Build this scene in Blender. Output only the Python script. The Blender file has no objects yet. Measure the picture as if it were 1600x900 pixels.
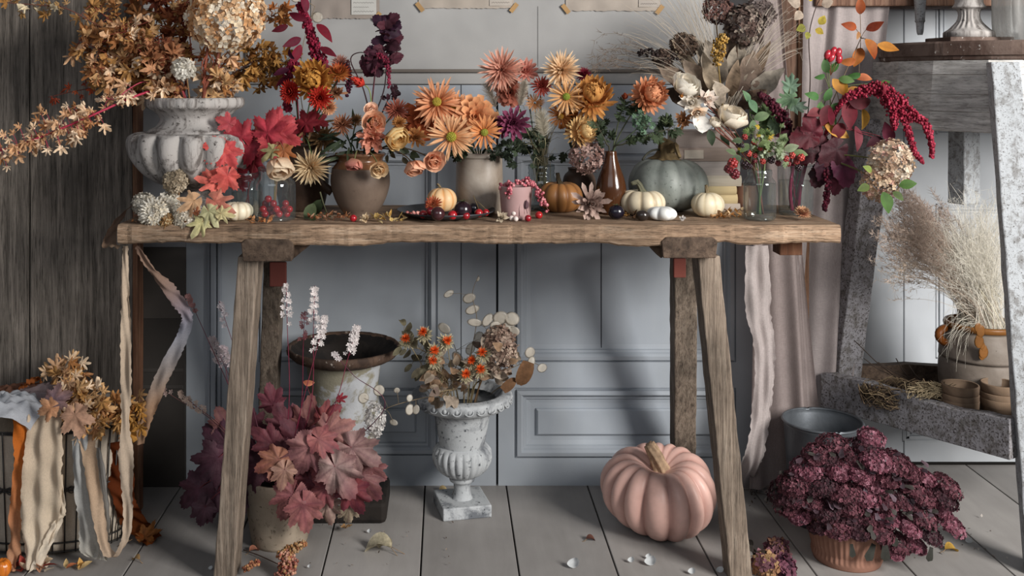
import bpy, math, random
import numpy as np
from mathutils import Vector, Matrix

random.seed(7); rng = np.random.default_rng(7)
SC = bpy.context.scene
COL = SC.collection
F = 1600.0; HX = 697.0; HY = 119.0; HC = 1.10
TOP = 0.78
pi = math.pi
R = math.radians

def P(px, py, d):
    return np.array([(px-HX)*d/F, d, HC-(py-HY)*d/F])
def tab_d(py): return (HC-TOP)*F/(py-HY)
def flo_d(py): return HC*F/(py-HY)
def on_table(px, py):
    d = tab_d(py); return np.array([(px-HX)*d/F, d, TOP])
def on_floor(px, py):
    d = flo_d(py); return np.array([(px-HX)*d/F, d, 0.0])
def V3(*a): return np.array(a, float)
def unit(v):
    v = np.asarray(v, float); return v/(np.linalg.norm(v)+1e-12)
def hexc(h):
    h = h.lstrip('#')
    c = np.array([int(h[i:i+2], 16) for i in (0, 2, 4)])/255.0
    return np.where(c <= .04045, c/12.92, ((c+.055)/1.055)**2.4)
def C_(c): return hexc(c) if isinstance(c, str) else np.asarray(c, float)
def U(a, b): return random.uniform(a, b)

# ------------------------------------------------------------------ mesh builder
class MB:
    def __init__(s): s.V = []; s.F = []; s.C = []; s.n = 0
    def add(s, V, Fs, col):
        V = np.asarray(V, float); n = len(V)
        col = C_(col)
        if col.ndim == 1: col = np.tile(col, (n, 1))
        s.V.append(V); s.C.append(col)
        o = s.n
        s.F.extend([tuple(i+o for i in f) for f in Fs])
        s.n += n
        return s
    def tube(s, pts, rad, col, n=6, cap=True):
        pts = np.asarray(pts, float); m = len(pts)
        rad = np.full(m, rad) if np.isscalar(rad) else np.interp(np.linspace(0, 1, m), np.linspace(0, 1, len(rad)), rad)
        T = np.gradient(pts, axis=0); T /= (np.linalg.norm(T, axis=1)[:, None]+1e-9)
        up = V3(.13, .9, .3)
        if abs(np.dot(unit(T[0]), unit(up))) > .9: up = V3(1, .1, 0)
        a = np.linspace(0, 2*pi, n, endpoint=False)
        V = []
        for i in range(m):
            x = unit(np.cross(T[i], up)); y = np.cross(T[i], x)
            V.append(pts[i]+rad[i]*(np.cos(a)[:, None]*x+np.sin(a)[:, None]*y))
        V = np.concatenate(V)
        Fs = [(i*n+j, i*n+(j+1) % n, (i+1)*n+(j+1) % n, (i+1)*n+j) for i in range(m-1) for j in range(n)]
        if cap: Fs += [tuple(range(n-1, -1, -1)), tuple((m-1)*n+j for j in range(n))]
        c = C_(col)
        if c.ndim == 2:
            c = np.repeat(np.array([np.interp(np.linspace(0, 1, m), np.linspace(0, 1, len(c)), c[:, k]) for k in range(3)]).T, n, axis=0)
        return s.add(V, Fs, c)
    def lathe(s, x, y, prof, n, col, mod=None, cap0=False, cap1=False, jit=0, ex=1.0, ey=1.0):
        a = np.linspace(0, 2*pi, n, endpoint=False)
        V = []; cs = []
        c = C_(col)
        for i, (r, z) in enumerate(prof):
            rr = np.full(n, r, float)
            if mod is not None: rr = rr*mod(a, i, z)
            if jit: rr = rr*(1+jit*rng.standard_normal(n))
            V.append(np.stack([x+ex*rr*np.cos(a), y+ey*rr*np.sin(a), np.full(n, z)], 1))
        m = len(prof)
        Fs = [(i*n+j, i*n+(j+1) % n, (i+1)*n+(j+1) % n, (i+1)*n+j) for i in range(m-1) for j in range(n)]
        if cap0: Fs.append(tuple(range(n-1, -1, -1)))
        if cap1: Fs.append(tuple((m-1)*n+j for j in range(n)))
        return s.add(np.concatenate(V), Fs, c)
    def sphere(s, c, r, col, nu=10, nv=7, sc=(1, 1, 1), M=None):
        V = []
        for i in range(nv+1):
            ph = pi*i/nv
            for j in range(nu):
                t = 2*pi*j/nu
                V.append((math.sin(ph)*math.cos(t), math.sin(ph)*math.sin(t), math.cos(ph)))
        V = np.array(V)*r*np.array(sc)
        if M is not None: V = V@M.T
        V = V+np.asarray(c)
        Fs = [(i*nu+j, (i+1)*nu+j, (i+1)*nu+(j+1) % nu, i*nu+(j+1) % nu) for i in range(nv) for j in range(nu)]
        return s.add(V, Fs, col)
    def box(s, a, b, col):
        (x0, y0, z0), (x1, y1, z1) = a, b
        V = [(x0, y0, z0), (x1, y0, z0), (x1, y1, z0), (x0, y1, z0), (x0, y0, z1), (x1, y0, z1), (x1, y1, z1), (x0, y1, z1)]
        return s.add(V, [(3, 2, 1, 0), (4, 5, 6, 7), (0, 1, 5, 4), (1, 2, 6, 5), (2, 3, 7, 6), (3, 0, 4, 7)], col)
    def beam(s, p0, p1, hx, hy, col, ax=(1, 0, 0), ay=(0, 1, 0), n=8, jit=0.0, taper=1.0):
        p0 = np.asarray(p0, float); p1 = np.asarray(p1, float); ax = unit(ax); ay = unit(ay)
        V = []
        for i in range(n+1):
            t = i/n; c = p0+(p1-p0)*t; k = 1+(taper-1)*t
            for sx, sy in ((-1, -1), (1, -1), (1, 1), (-1, 1)):
                V.append(c+ax*sx*(hx*k+U(-jit, jit))+ay*sy*(hy*k+U(-jit, jit)))
        Fs = [(i*4+j, i*4+(j+1) % 4, (i+1)*4+(j+1) % 4, (i+1)*4+j) for i in range(n) for j in range(4)]
        Fs += [(3, 2, 1, 0), tuple(n*4+j for j in range(4))]
        return s.add(V, Fs, col)
    def build(s, name, mat, off=(0, 0, 0), parent=None, smooth=True, bevel=0, subsurf=0, solid=0):
        me = bpy.data.meshes.new(name)
        V = np.concatenate(s.V)-np.asarray(off); Cc = np.concatenate(s.C)
        me.from_pydata(V.tolist(), [], s.F)
        at = me.color_attributes.new('Col', 'FLOAT_COLOR', 'POINT')
        at.data.foreach_set('color', np.concatenate([Cc, np.ones((len(Cc), 1))], 1).astype(np.float32).ravel())
        if smooth: me.polygons.foreach_set('use_smooth', [True]*len(me.polygons))
        me.materials.append(mat); me.update()
        o = bpy.data.objects.new(name, me); COL.objects.link(o)
        if parent is not None: o.parent = parent
        if solid:
            m = o.modifiers.new('thick', 'SOLIDIFY'); m.thickness = solid; m.offset = 0
        if bevel:
            m = o.modifiers.new('bev', 'BEVEL'); m.width = bevel; m.segments = 2; m.limit_method = 'ANGLE'
        if subsurf:
            m = o.modifiers.new('sub', 'SUBSURF'); m.levels = subsurf; m.render_levels = subsurf
        return o

def tag(o, label, cat, group=None, kind=None):
    o['label'] = label; o['category'] = cat
    if group: o['group'] = group
    if kind: o['kind'] = kind
class Th:
    def __init__(s, name, label, cat, loc, group=None, kind=None):
        s.loc = np.asarray(loc, float)
        s.o = bpy.data.objects.new(name, None); COL.objects.link(s.o)
        s.o.location = s.loc; s.o.empty_display_size = .02
        tag(s.o, label, cat, group, kind)
    def part(s, name, mb, mat, parent=None, label=None, **k):
        o = mb.build(name, mat, s.loc, parent or s.o, **k)
        if label: o['label'] = label
        return o
def solo(name, label, cat, loc, mb, mat, group=None, kind=None, **k):
    o = mb.build(name, mat, loc, None, **k); o.location = loc
    tag(o, label, cat, group, kind); return o
def struct(name, mb, mat, **k):
    o = mb.build(name, mat, **k); o['kind'] = 'structure'; return o

# ------------------------------------------------------------------ materials
def newmat(name):
    m = bpy.data.materials.new(name); m.use_nodes = True
    nt = m.node_tree; nt.nodes.clear()
    return m, nt
def N(nt, t, **k):
    n = nt.nodes.new('ShaderNode'+t)
    for a, b in k.items():
        if a.startswith('i_'): n.inputs[a[2:].replace('_', ' ')].default_value = b
        else: setattr(n, a, b)
    return n
def L(nt, a, b): nt.links.new(a, b)
def rgba(c): return (*C_(c), 1)
def noise(nt, vec, scale, detail=6, rough=.6, dist=0):
    n = N(nt, 'TexNoise'); n.inputs['Scale'].default_value = scale; n.inputs['Detail'].default_value = detail
    n.inputs['Roughness'].default_value = rough; n.inputs['Distortion'].default_value = dist
    L(nt, vec, n.inputs['Vector']); return n.outputs['Fac']
def ramp(nt, fac, stops):
    r = N(nt, 'ValToRGB'); e = r.color_ramp.elements
    while len(e) < len(stops): e.new(.5)
    for q, (p, c) in zip(e, stops):
        q.position = p; q.color = (c, c, c, 1) if isinstance(c, (int, float)) else rgba(c)
    L(nt, fac, r.inputs['Fac']); return r.outputs['Color']
def mix(nt, fac, a, b, mode='MIX'):
    m = N(nt, 'Mix', data_type='RGBA', blend_type=mode)
    for s, v in ((0, fac), (6, a), (7, b)):
        if hasattr(v, 'links'): L(nt, v, m.inputs[s])
        else: m.inputs[s].default_value = v
    return m.outputs[2]
def coords(nt, sc=(1, 1, 1)):
    t = N(nt, 'TexCoord'); mp = N(nt, 'Mapping'); mp.inputs['Scale'].default_value = sc
    L(nt, t.outputs['Object'], mp.inputs['Vector']); return mp.outputs['Vector']
def finish(nt, color, rough=.7, bump=None, bstr=.3, bdist=.003, spec=.3, metal=0, trans=0, coat=0, sss=0):
    b = N(nt, 'BsdfPrincipled'); o = N(nt, 'OutputMaterial')
    if hasattr(color, 'links'): L(nt, color, b.inputs['Base Color'])
    else: b.inputs['Base Color'].default_value = rgba(color)
    if hasattr(rough, 'links'): L(nt, rough, b.inputs['Roughness'])
    else: b.inputs['Roughness'].default_value = rough
    b.inputs['Specular IOR Level'].default_value = spec; b.inputs['Metallic'].default_value = metal
    if coat: b.inputs['Coat Weight'].default_value = coat
    if bump is not None:
        bm = N(nt, 'Bump'); bm.inputs['Strength'].default_value = bstr; bm.inputs['Distance'].default_value = bdist
        L(nt, bump, bm.inputs['Height']); L(nt, bm.outputs[0], b.inputs['Normal'])
    sh = b.outputs[0]
    if trans:
        tr = N(nt, 'BsdfTranslucent')
        if hasattr(color, 'links'): L(nt, color, tr.inputs['Color'])
        else: tr.inputs['Color'].default_value = rgba(color)
        ms = N(nt, 'MixShader'); ms.inputs[0].default_value = trans
        L(nt, b.outputs[0], ms.inputs[1]); L(nt, tr.outputs[0], ms.inputs[2]); sh = ms.outputs[0]
    L(nt, sh, o.inputs['Surface'])
def vcol(nt): return N(nt, 'Attribute', attribute_name='Col').outputs['Color']

def m_vcol(name, rough=.65, var=.35, scale=60, trans=0, spec=.25, bstr=.3, coat=0, stretch=(1, 1, 1), bdist=.002):
    m, nt = newmat(name); v = coords(nt, stretch)
    f = noise(nt, v, scale, 5)
    k = ramp(nt, f, [(.25, 1-var), (.75, 1+var*.5)])
    c = mix(nt, 1.0, vcol(nt), k, 'MULTIPLY')
    finish(nt, c, rough, f, bstr, bdist, spec, trans=trans, coat=coat); return m
def m_wood(name, c1, c2, c3, stretch, rough=.75, bstr=.6, sc=1.0, crack=.0):
    m, nt = newmat(name)
    v = coords(nt, stretch); g = noise(nt, v, 9*sc, 8, .7, .6)
    v2 = coords(nt, tuple(.35*s for s in stretch)); g2 = noise(nt, v2, 7*sc, 4, .6, 1.5)
    v3 = coords(nt, (1, 1, 1)); g3 = noise(nt, v3, 5, 4, .6)
    fine = noise(nt, coords(nt, tuple(2.4*s for s in stretch)), 12*sc, 6, .75)
    c = ramp(nt, g, [(.3, c1), (.5, c2), (.72, c3)])
    c = mix(nt, 1, c, ramp(nt, g2, [(.3, .55), (.55, 1.0), (.8, 1.18)]), 'MULTIPLY')
    c = mix(nt, 1, c, ramp(nt, g3, [(.28, .6), (.6, 1.1)]), 'MULTIPLY')
    c = mix(nt, 1, c, ramp(nt, fine, [(.36, .55-crack), (.5, 1.0)]), 'MULTIPLY')
    c = mix(nt, 1, c, vcol(nt), 'MULTIPLY')
    finish(nt, c, rough, mix(nt, .5, g, fine), bstr, .004, .2); return m
def m_distress(name, base, patch, dark, sc=8, th=.5, speck=80, sth=.62, stretch=(1, 1, 1), rough=.8, bstr=.5, soft=.06, spec=.2, metal=0, bdist=.003):
    m, nt = newmat(name); v = coords(nt, stretch)
    a = noise(nt, v, sc, 8, .65, .4); b = noise(nt, coords(nt), speck, 6, .7); g = noise(nt, coords(nt), 3.0, 3)
    c = ramp(nt, a, [(th-soft, base), (th+soft, patch)])
    s = ramp(nt, b, [(sth-.04, 0.0), (sth+.04, 1.0)])
    c = mix(nt, s, c, rgba(dark))
    c = mix(nt, 1, c, ramp(nt, g, [(.3, .8), (.7, 1.1)]), 'MULTIPLY')
    c = mix(nt, 1, c, vcol(nt), 'MULTIPLY')
    finish(nt, c, rough, mix(nt, .5, a, b), bstr, bdist, spec, metal); return m
def m_glass(name, tint, lo=.04, hi=.75, rough=.03, haze=0.0, hazecol='#ffffff'):
    m, nt = newmat(name)
    lw = N(nt, 'LayerWeight'); lw.inputs[0].default_value = .28
    r = ramp(nt, lw.outputs['Facing'], [(.0, lo), (.55, lo+.07), (.85, hi*.5), (1.0, hi)])
    tr = N(nt, 'BsdfTransparent'); t_ = C_(tint); L(nt, ramp(nt, lw.outputs['Facing'], [(.3, t_), (.8, t_*.78), (1.0, t_*.45)]), tr.inputs[0])
    gl = N(nt, 'BsdfGlossy'); gl.inputs['Roughness'].default_value = rough; gl.inputs[0].default_value = (.9, .93, .95, 1)
    ms = N(nt, 'MixShader'); L(nt, r, ms.inputs[0]); L(nt, tr.outputs[0], ms.inputs[1]); L(nt, gl.outputs[0], ms.inputs[2])
    sh = ms.outputs[0]
    if haze:
        df = N(nt, 'BsdfDiffuse'); df.inputs[0].default_value = rgba(hazecol)
        nz = noise(nt, coords(nt, (1, 1, .35)), 22, 5, .6, 1.2)
        fr = ramp(nt, nz, [(.35, haze*.45), (.7, haze)])
        m2 = N(nt, 'MixShader'); L(nt, fr, m2.inputs[0]); L(nt, sh, m2.inputs[1]); L(nt, df.outputs[0], m2.inputs[2]); sh = m2.outputs[0]
    o = N(nt, 'OutputMaterial'); L(nt, sh, o.inputs[0]); return m
def m_cloth(name, trans=.35, var=.25, thin=0.0):
    m, nt = newmat(name)
    w1 = noise(nt, coords(nt, (260, 260, 22)), 3, 2); w2 = noise(nt, coords(nt, (22, 260, 260)), 3, 2); big = noise(nt, coords(nt), 9, 4)
    k = mix(nt, .5, w1, w2)
    c = mix(nt, 1, vcol(nt), ramp(nt, k, [(.3, 1-var), (.7, 1+var*.4)]), 'MULTIPLY')
    c = mix(nt, 1, c, ramp(nt, big, [(.3, .85), (.7, 1.08)]), 'MULTIPLY')
    b = N(nt, 'BsdfDiffuse'); L(nt, c, b.inputs[0]); t = N(nt, 'BsdfTranslucent'); L(nt, c, t.inputs[0])
    bm = N(nt, 'Bump'); bm.inputs['Strength'].default_value = .25; bm.inputs['Distance'].default_value = .001
    L(nt, k, bm.inputs['Height']); L(nt, bm.outputs[0], b.inputs['Normal'])
    ms = N(nt, 'MixShader'); ms.inputs[0].default_value = trans; L(nt, b.outputs[0], ms.inputs[1]); L(nt, t.outputs[0], ms.inputs[2]); sh = ms.outputs[0]
    if thin:
        tp = N(nt, 'BsdfTransparent'); m2 = N(nt, 'MixShader'); m2.inputs[0].default_value = thin
        L(nt, sh, m2.inputs[1]); L(nt, tp.outputs[0], m2.inputs[2]); sh = m2.outputs[0]
    o = N(nt, 'OutputMaterial'); L(nt, sh, o.inputs[0]); return m

M_flora = m_vcol('petal_and_leaf', .65, .3, 70, trans=.28)
M_leaf = m_vcol('veined_autumn_leaf', .6, .5, 42, trans=.22, bstr=.8, bdist=.004)
M_dry = m_vcol('dried_leaf', .75, .45, 90, trans=.22, bstr=.5)
M_stem = m_vcol('stem', .6, .3, 80)
M_fruit = m_vcol('fruit_skin', .22, .25, 35, spec=.5, bstr=.08, coat=.2)
M_gourd = m_vcol('gourd_skin', .45, .22, 22, spec=.35, bstr=.25)
M_pumpkin = m_vcol('pumpkin_skin', .42, .24, 16, spec=.38, bstr=.25)
M_greypump = m_distress('grey_pumpkin_skin', '#868b88', '#a3a7a4', '#565a54', 9, .5, 130, .64, rough=.5, bstr=.35, soft=.12, spec=.35)
M_tabletop = m_wood('old_oak_plank', '#624f41', '#977d66', '#b8a28c', (.9, 9, 9), bstr=.9, crack=.2)
M_legwood = m_wood('weathered_leg_wood', '#574c43', '#897a6c', '#a49687', (13, 13, .5), bstr=.9, crack=.1)
M_darkwood = m_wood('dark_end_grain', '#2e251f', '#54453a', '#6f5e50', (4, 4, 4), bstr=.6)
M_plank = m_wood('dark_door_plank', '#4a443e', '#746c64', '#958b81', (10, 10, .5), bstr=1.0, crack=.2)
M_post = m_wood('brown_post', '#4a3428', '#6b5344', '#84705f', (6, 6, .35))
M_stand = m_distress('peeling_white_paint', '#b4b8bc', '#8a8a8a', '#57524f', 60, .56, 260, .6, (1, 1, .7), bstr=.8, bdist=.003, soft=.07)
M_standgrey = m_distress('shaded_worn_white_paint', '#98969a', '#6f6b69', '#47413e', 50, .54, 200, .56, (1, 1, .8), bstr=.9, bdist=.004, soft=.08)  # worn white paint, greyed so the left leg's shade sits in the colour
M_standwood = m_wood('grey_stand_board', '#a09b95', '#cac7c3', '#e0deda', (1.2, 1.2, 8), bstr=.7)
M_standdark = m_distress('dark_worn_rim', '#4b3b34', '#6a5a52', '#c7c2bc', 9, .52, 50, .66, bstr=.8)
M_floor = m_distress('grey_floor_paint', '#9b9794', '#8f8b88', '#787471', 5, .5, 30, .74, (4, .6, 4), rough=.45, bstr=.25, soft=.2)
M_wall = m_distress('blue_grey_wall_paint', '#9aa1aa', '#a6abb0', '#85888a', 2.2, .5, 30, .8, (1.5, 1, .5), bstr=.25, soft=.2, rough=.6)
M_wallup = m_distress('bare_grey_plaster', '#979695', '#a3a2a0', '#7e7a78', 2.4, .5, 26, .76, bstr=.25, soft=.22)
M_walllight = m_distress('pale_door_paint', '#b9bec4', '#c3c6c9', '#a5a8aa', 2.2, .5, 30, .8, (1.5, 1, .5), bstr=.2, soft=.2, rough=.6)
M_walldark = m_vcol('wall_shade_and_dark_matte', .8, .25, 8)
M_urn = m_distress('grey_cast_stone', '#aca7a3', '#69635f', '#403a37', 7, .55, 70, .62, (6, 6, 1.1), bstr=.7, soft=.07)
M_urn2 = m_distress('whitewashed_stone', '#b0b3b5', '#676a6f', '#45484c', 7, .54, 85, .62, bstr=.7, soft=.05)
M_peel = m_distress('flaking_white_iron', '#a9abae', '#85806f', '#5d5850', 6, .52, 120, .76, bstr=.8, soft=.02)
M_rust = m_distress('rusty_black_iron', '#5a473b', '#3e312a', '#a39a90', 14, .5, 60, .64, bstr=.9)
M_iron = m_distress('black_iron', '#1d1a19', '#2a2522', '#4a413b', 14, .5, 90, .7, bstr=.6)
M_zinc = m_distress('galvanised_zinc', '#55595e', '#6b7075', '#8f9498', 7, .5, 60, .72, rough=.45, bstr=.3, metal=.5, soft=.15)
M_terra = m_distress('terracotta', '#96705f', '#866152', '#b09488', 7, .5, 60, .68, rough=.85, bstr=.3, soft=.15)
M_paleterra = m_distress('mossy_clay', '#75614f', '#857160', '#4a3c32', 9, .5, 60, .68, rough=.9, bstr=.4, soft=.15)
M_stonepot = m_distress('lime_crusted_pot', '#a49786', '#8b7d6d', '#6a5e50', 7, .5, 90, .62, rough=.9, bstr=.4, soft=.15)
M_jug = m_distress('brown_stoneware', '#5f5046', '#77675a', '#463830', 7, .5, 60, .68, rough=.55, bstr=.25, soft=.18)
M_jugglaze = m_distress('amber_glaze', '#5f4330', '#7a5032', '#40291d', 9, .5, 60, .72, rough=.25, bstr=.1, soft=.15, spec=.5)
M_crock = m_distress('mottled_crock', '#aaa196', '#6f5f4f', '#c3bbb0', 6, .5, 60, .7, rough=.35, bstr=.12, soft=.16, spec=.4)
M_vase = m_distress('brown_glazed_vase', '#3e2413', '#4c2c18', '#2a190e', 8, .5, 70, .75, rough=.16, bstr=.06, soft=.2, spec=.55)
M_darkpot = m_distress('dark_stoneware', '#3a2c24', '#4a3a30', '#2a201b', 8, .5, 70, .7, rough=.5, bstr=.2)
M_pinkpot = m_distress('dusty_pink_pot', '#a98a88', '#9b7b79', '#6d4c4e', 6, .55, 30, .74, rough=.7, bstr=.2, soft=.15)
M_grassjar = m_distress('grey_salt_glaze', '#6d635a', '#8a8077', '#4a3d34', 8, .5, 60, .68, rough=.5, bstr=.3, soft=.15)
M_orangeglaze = m_distress('orange_glaze', '#8a5c30', '#6f4924', '#52351c', 10, .5, 60, .72, rough=.35, bstr=.2, soft=.15)
M_plate = m_distress('dark_pewter', '#3a3b3f', '#4b4c50', '#5f6064', 9, .5, 60, .72, rough=.4, bstr=.1, metal=.4)
M_glass = m_glass('clear_glass', '#eef2f2', .08, .95, .03, .05, '#b8bec0')
M_glassgrey = m_glass('grey_glass', '#dfe3e3', .06, .7)
M_frost = m_glass('rippled_white_glass', '#e4e4e2', .08, .5, .2, .75, '#b9b7b4')
M_water = m_glass('water', '#f3f5f3', .02, .25, .02)
M_cloth = m_cloth('linen', .3)
M_gauze = m_cloth('cotton_gauze', .35, .3, .12)
M_silk = m_cloth('sheer_silk', .4, .25, .22)
M_paper = m_vcol('aged_paper', .9, .15, 14)
M_book = m_vcol('book_cloth', .85, .16, 60, stretch=(.2, 1, 3))
M_ink = m_vcol('faded_ink', .9, .1, 40)
M_grass = m_vcol('dry_grass', .7, .2, 50, trans=.35)
M_wire = m_vcol('blackened_wire', .5, .3, 80, spec=.5)
M_pod = m_glass('honesty_membrane', '#efece6', .05, .3, .4, .55, '#cfc7ba')
# ------------------------------------------------------------------ botanical builders
def basis(n, spin=None, up=None):
    z = unit(n)
    if up is not None:
        x = unit(np.asarray(up)-z*np.dot(up, z))
    else:
        a = V3(0, 0, 1) if abs(z[2]) < .9 else V3(1, 0, 0)
        x = unit(np.cross(a, z))
    y = np.cross(z, x)
    if spin is None: spin = U(0, 2*pi)
    c, s_ = math.cos(spin), math.sin(spin)
    return np.stack([x*c+y*s_, y*c-x*s_, z], 1)
_prof = {
    'lance': lambda t: (t+.10)**.55*(1-t**2.6)*1.25+.02,
    'strap': lambda t: (.55+.45*t)*(1-t**7)+.04,
    'round': lambda t: np.sqrt(np.clip(1-((t-.58)/.60)**2, 0, 1))+.02,
    'spoon': lambda t: (.35+.65*t**1.5)*(1-t**9)+.05,
    'ovate': lambda t: np.sin(pi*np.clip(t*.96+.02, 0, 1)**.8)+.02,
    'needle': lambda t: 1-t*.85,
}
def petal_geo(Ln, W, e0, curl, cup, shape, ns=5):
    t = np.linspace(0, 1, ns+1)
    a = np.radians(e0+curl*t); am = np.concatenate([[0], (a[1:]+a[:-1])/2])
    dl = Ln/ns
    x = np.concatenate([[0], np.cumsum(np.cos(am[1:])*dl)]); z = np.concatenate([[0], np.cumsum(np.sin(am[1:])*dl)])
    w = _prof[shape](t)*W
    V = np.zeros((3*(ns+1), 3))
    V[0::3] = np.stack([x-np.sin(a)*cup*w, -w, z+np.cos(a)*cup*w], 1)
    V[1::3] = np.stack([x, 0*x, z], 1)
    V[2::3] = np.stack([x-np.sin(a)*cup*w, w, z+np.cos(a)*cup*w], 1)
    return V, np.repeat(t, 3)
_pf = {}
def petal_faces(ns):
    if ns not in _pf:
        _pf[ns] = [(3*i+k, 3*i+k+1, 3*i+3+k+1, 3*i+3+k) for i in range(ns) for k in (0, 1)]
    return _pf[ns]
def shade(col, v):
    return np.clip(C_(col)*(1+U(-v, v)), 0, 1)
def bloom(mb, c, n, Rr, layers, base, tip, shape='lance', jit=.12, ns=5, r0=.06, off=0):
    M = basis(n); b = C_(base); tp = C_(tip); c = np.asarray(c, float)+unit(n)*off*Rr
    for li, ly in enumerate(layers):
        k, lf, wf, el, curl, cup = ly[:6]; sh = ly[6] if len(ly) > 6 else shape
        ph = U(0, 6.28)
        for i in range(k):
            V, t = petal_geo(Rr*lf*(1+U(-jit, jit)), Rr*wf*(1+U(-jit, jit)*.6), el+U(-55, 55)*jit, curl+U(-80, 80)*jit, cup, sh, ns)
            V[:, 0] += r0*Rr*math.cos(R(min(el, 89)))
            V[:, 2] += li*.012*Rr
            a = ph+2*pi*(i+U(-.35, .35)*min(1, jit*4))/k
            ca, sa = math.cos(a), math.sin(a)
            W = np.stack([V[:, 0]*ca-V[:, 1]*sa, V[:, 0]*sa+V[:, 1]*ca, V[:, 2]], 1)
            kk = 1+U(-.14, .14)
            cc = np.clip((b[None]*(1-t[:, None])+tp[None]*t[:, None])*kk, 0, 1)
            mb.add(W@M.T+c, petal_faces(ns), cc)
    return M
def dome(mb, c, n, r, col, bumps=True, h=.5):
    M = basis(n)
    mb.sphere(c, r, col, 12, 6, (1, 1, h), M)
    if bumps:
        for i in range(34):
            a = i*2.4; rr = r*math.sqrt(i/34)*.95
            p = V3(rr*math.cos(a), rr*math.sin(a), h*math.sqrt(max(0, r*r-rr*rr)))
            mb.sphere(M@p+c, r*.13, shade(col, .3), 5, 3)
BL = {
    'spider': dict(layers=[(20, 1, .07, -6, 14, .5), (22, .98, .07, 12, 10, .6), (20, .88, .066, 28, 8, .7), (16, .72, .062, 44, 6, .8), (11, .52, .056, 60, 6, .8), (7, .34, .05, 76, 0, .8)], shape='lance', jit=.16),
    'daisy': dict(layers=[(19, 1, .066, 2, -4, .35), (17, .93, .062, 14, -8, .35), (12, .85, .055, 24, -20, .35)], shape='strap', jit=.14, r0=.16),
    'daisyfull': dict(layers=[(18, 1, .07, -14, 6, .4), (17, .97, .066, 4, -4, .4), (16, .9, .062, 18, -10, .4), (13, .8, .058, 34, -20, .4), (9, .6, .05, 50, -20, .4)], shape='strap', jit=.26, r0=.16),
    'dahlia': dict(layers=[(10, 1, .2, -6, 14, .3), (10, .92, .19, 10, 10, .35), (9, .76, .17, 26, 14, .4), (8, .55, .14, 44, 16, .5), (6, .36, .1, 62, 16, .6), (4, .2, .07, 78, 10, .6)], shape='round', jit=.09),
    'cup': dict(layers=[(13, 1, .16, -10, 50, .55), (13, .95, .15, 8, 40, .55), (12, .85, .14, 24, 36, .6), (10, .68, .12, 42, 36, .6), (8, .48, .1, 58, 36, .7), (6, .3, .08, 74, 24, .7)], shape='spoon', jit=.09),
    'mum': dict(layers=[(18, 1.0, .10, -60, 50, .5), (20, 1.0, .11, -35, 85, .5), (22, 1.0, .12, -12, 110, .5), (22, .97, .12, 8, 125, .5), (20, .92, .115, 26, 130, .5), (17, .86, .11, 42, 130, .5), (14, .8, .10, 56, 125, .5), (10, .76, .09, 68, 115, .5), (7, .72, .08, 80, 90, .5)], shape='spoon', jit=.09, ns=6),
    'pompon': dict(layers=[(18, .95, .085, -35, 40, .5), (18, .92, .08, -10, 40, .5), (17, .86, .08, 12, 44, .55), (16, .78, .075, 30, 44, .6), (13, .66, .07, 48, 40, .6), (10, .52, .06, 64, 30, .7), (6, .4, .05, 80, 10, .7)], shape='spoon', jit=.13),
    'straw': dict(layers=[(18, .98, .12, -14, 30, .3), (18, .95, .12, 4, 34, .35), (17, .88, .12, 22, 36, .35), (16, .76, .11, 38, 40, .4), (13, .6, .1, 54, 40, .5), (10, .46, .08, 68, 36, .5)], shape='lance', jit=.08, r0=.12),
    'strawbud': dict(layers=[(13, .8, .17, 30, 50, .4), (13, 1.0, .17, 48, 50, .4), (12, 1.2, .15, 62, 40, .45), (10, 1.25, .12, 74, 26, .5), (6, 1.2, .1, 84, 8, .5)], shape='lance', jit=.05),
    'rose': dict(layers=[(5, .95, .55, 0, 62, .32), (5, .88, .5, 24, 62, .36), (5, .78, .44, 42, 64, .42), (5, .66, .34, 58, 60, .5), (5, .54, .24, 70, 50, .6), (4, .42, .16, 80, 40, .7)], shape='round', jit=.1, ns=6),
    'tulip': dict(layers=[(3, 2.0, .95, -8, 118, .42), (4, 1.95, .85, 0, 116, .42), (4, 1.75, .7, 14, 108, .45), (3, 1.4, .5, 30, 92, .5), (3, 1.1, .35, 48, 70, .5)], shape='round', jit=.06, ns=9, off=-.75),
    'carnation': dict(layers=[(10, 1, .2, -5, 30, .3), (12, .95, .18, 18, 30, .3), (12, .85, .17, 38, 30, .35), (10, .75, .15, 58, 24, .4), (8, .6, .12, 74, 10, .4)], shape='spoon', jit=.3),
    'papery': dict(layers=[(8, 1, .3, 0, 40, .4), (9, .95, .28, 24, 46, .4), (8, .85, .24, 44, 50, .4), (7, .75, .2, 64, 40, .4)], shape='ovate', jit=.4),
}
def curve(p0, p1, p2, p3, n=12):
    t = np.linspace(0, 1, n)[:, None]
    return (1-t)**3*p0+3*(1-t)**2*t*p1+3*(1-t)*t*t*p2+t**3*p3
def simple_leaf(mb, p, dirn, nrm, Ln, W, col, shape='ovate', curl=-30, cup=.25, tip=None, ns=6, e0=12):
    V, t = petal_geo(Ln, W, e0, curl, cup, shape, ns)
    x = unit(dirn); n = np.asarray(nrm, float); z = n-x*np.dot(n, x)
    z = unit(z) if np.linalg.norm(z) > 1e-4 else unit(np.cross(x, V3(.3, .8, .1)))
    y = np.cross(z, x); M = np.stack([x, y, z], 1)
    b = shade(col, .15); tp = C_(tip) if tip is not None else b*1.1
    cc = b[None]*(1-t[:, None])+tp[None]*t[:, None]
    cc[1::3] *= .78
    mb.add(V@M.T+p, petal_faces(ns), np.clip(cc, 0, 1))
_lobes = {}
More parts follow.
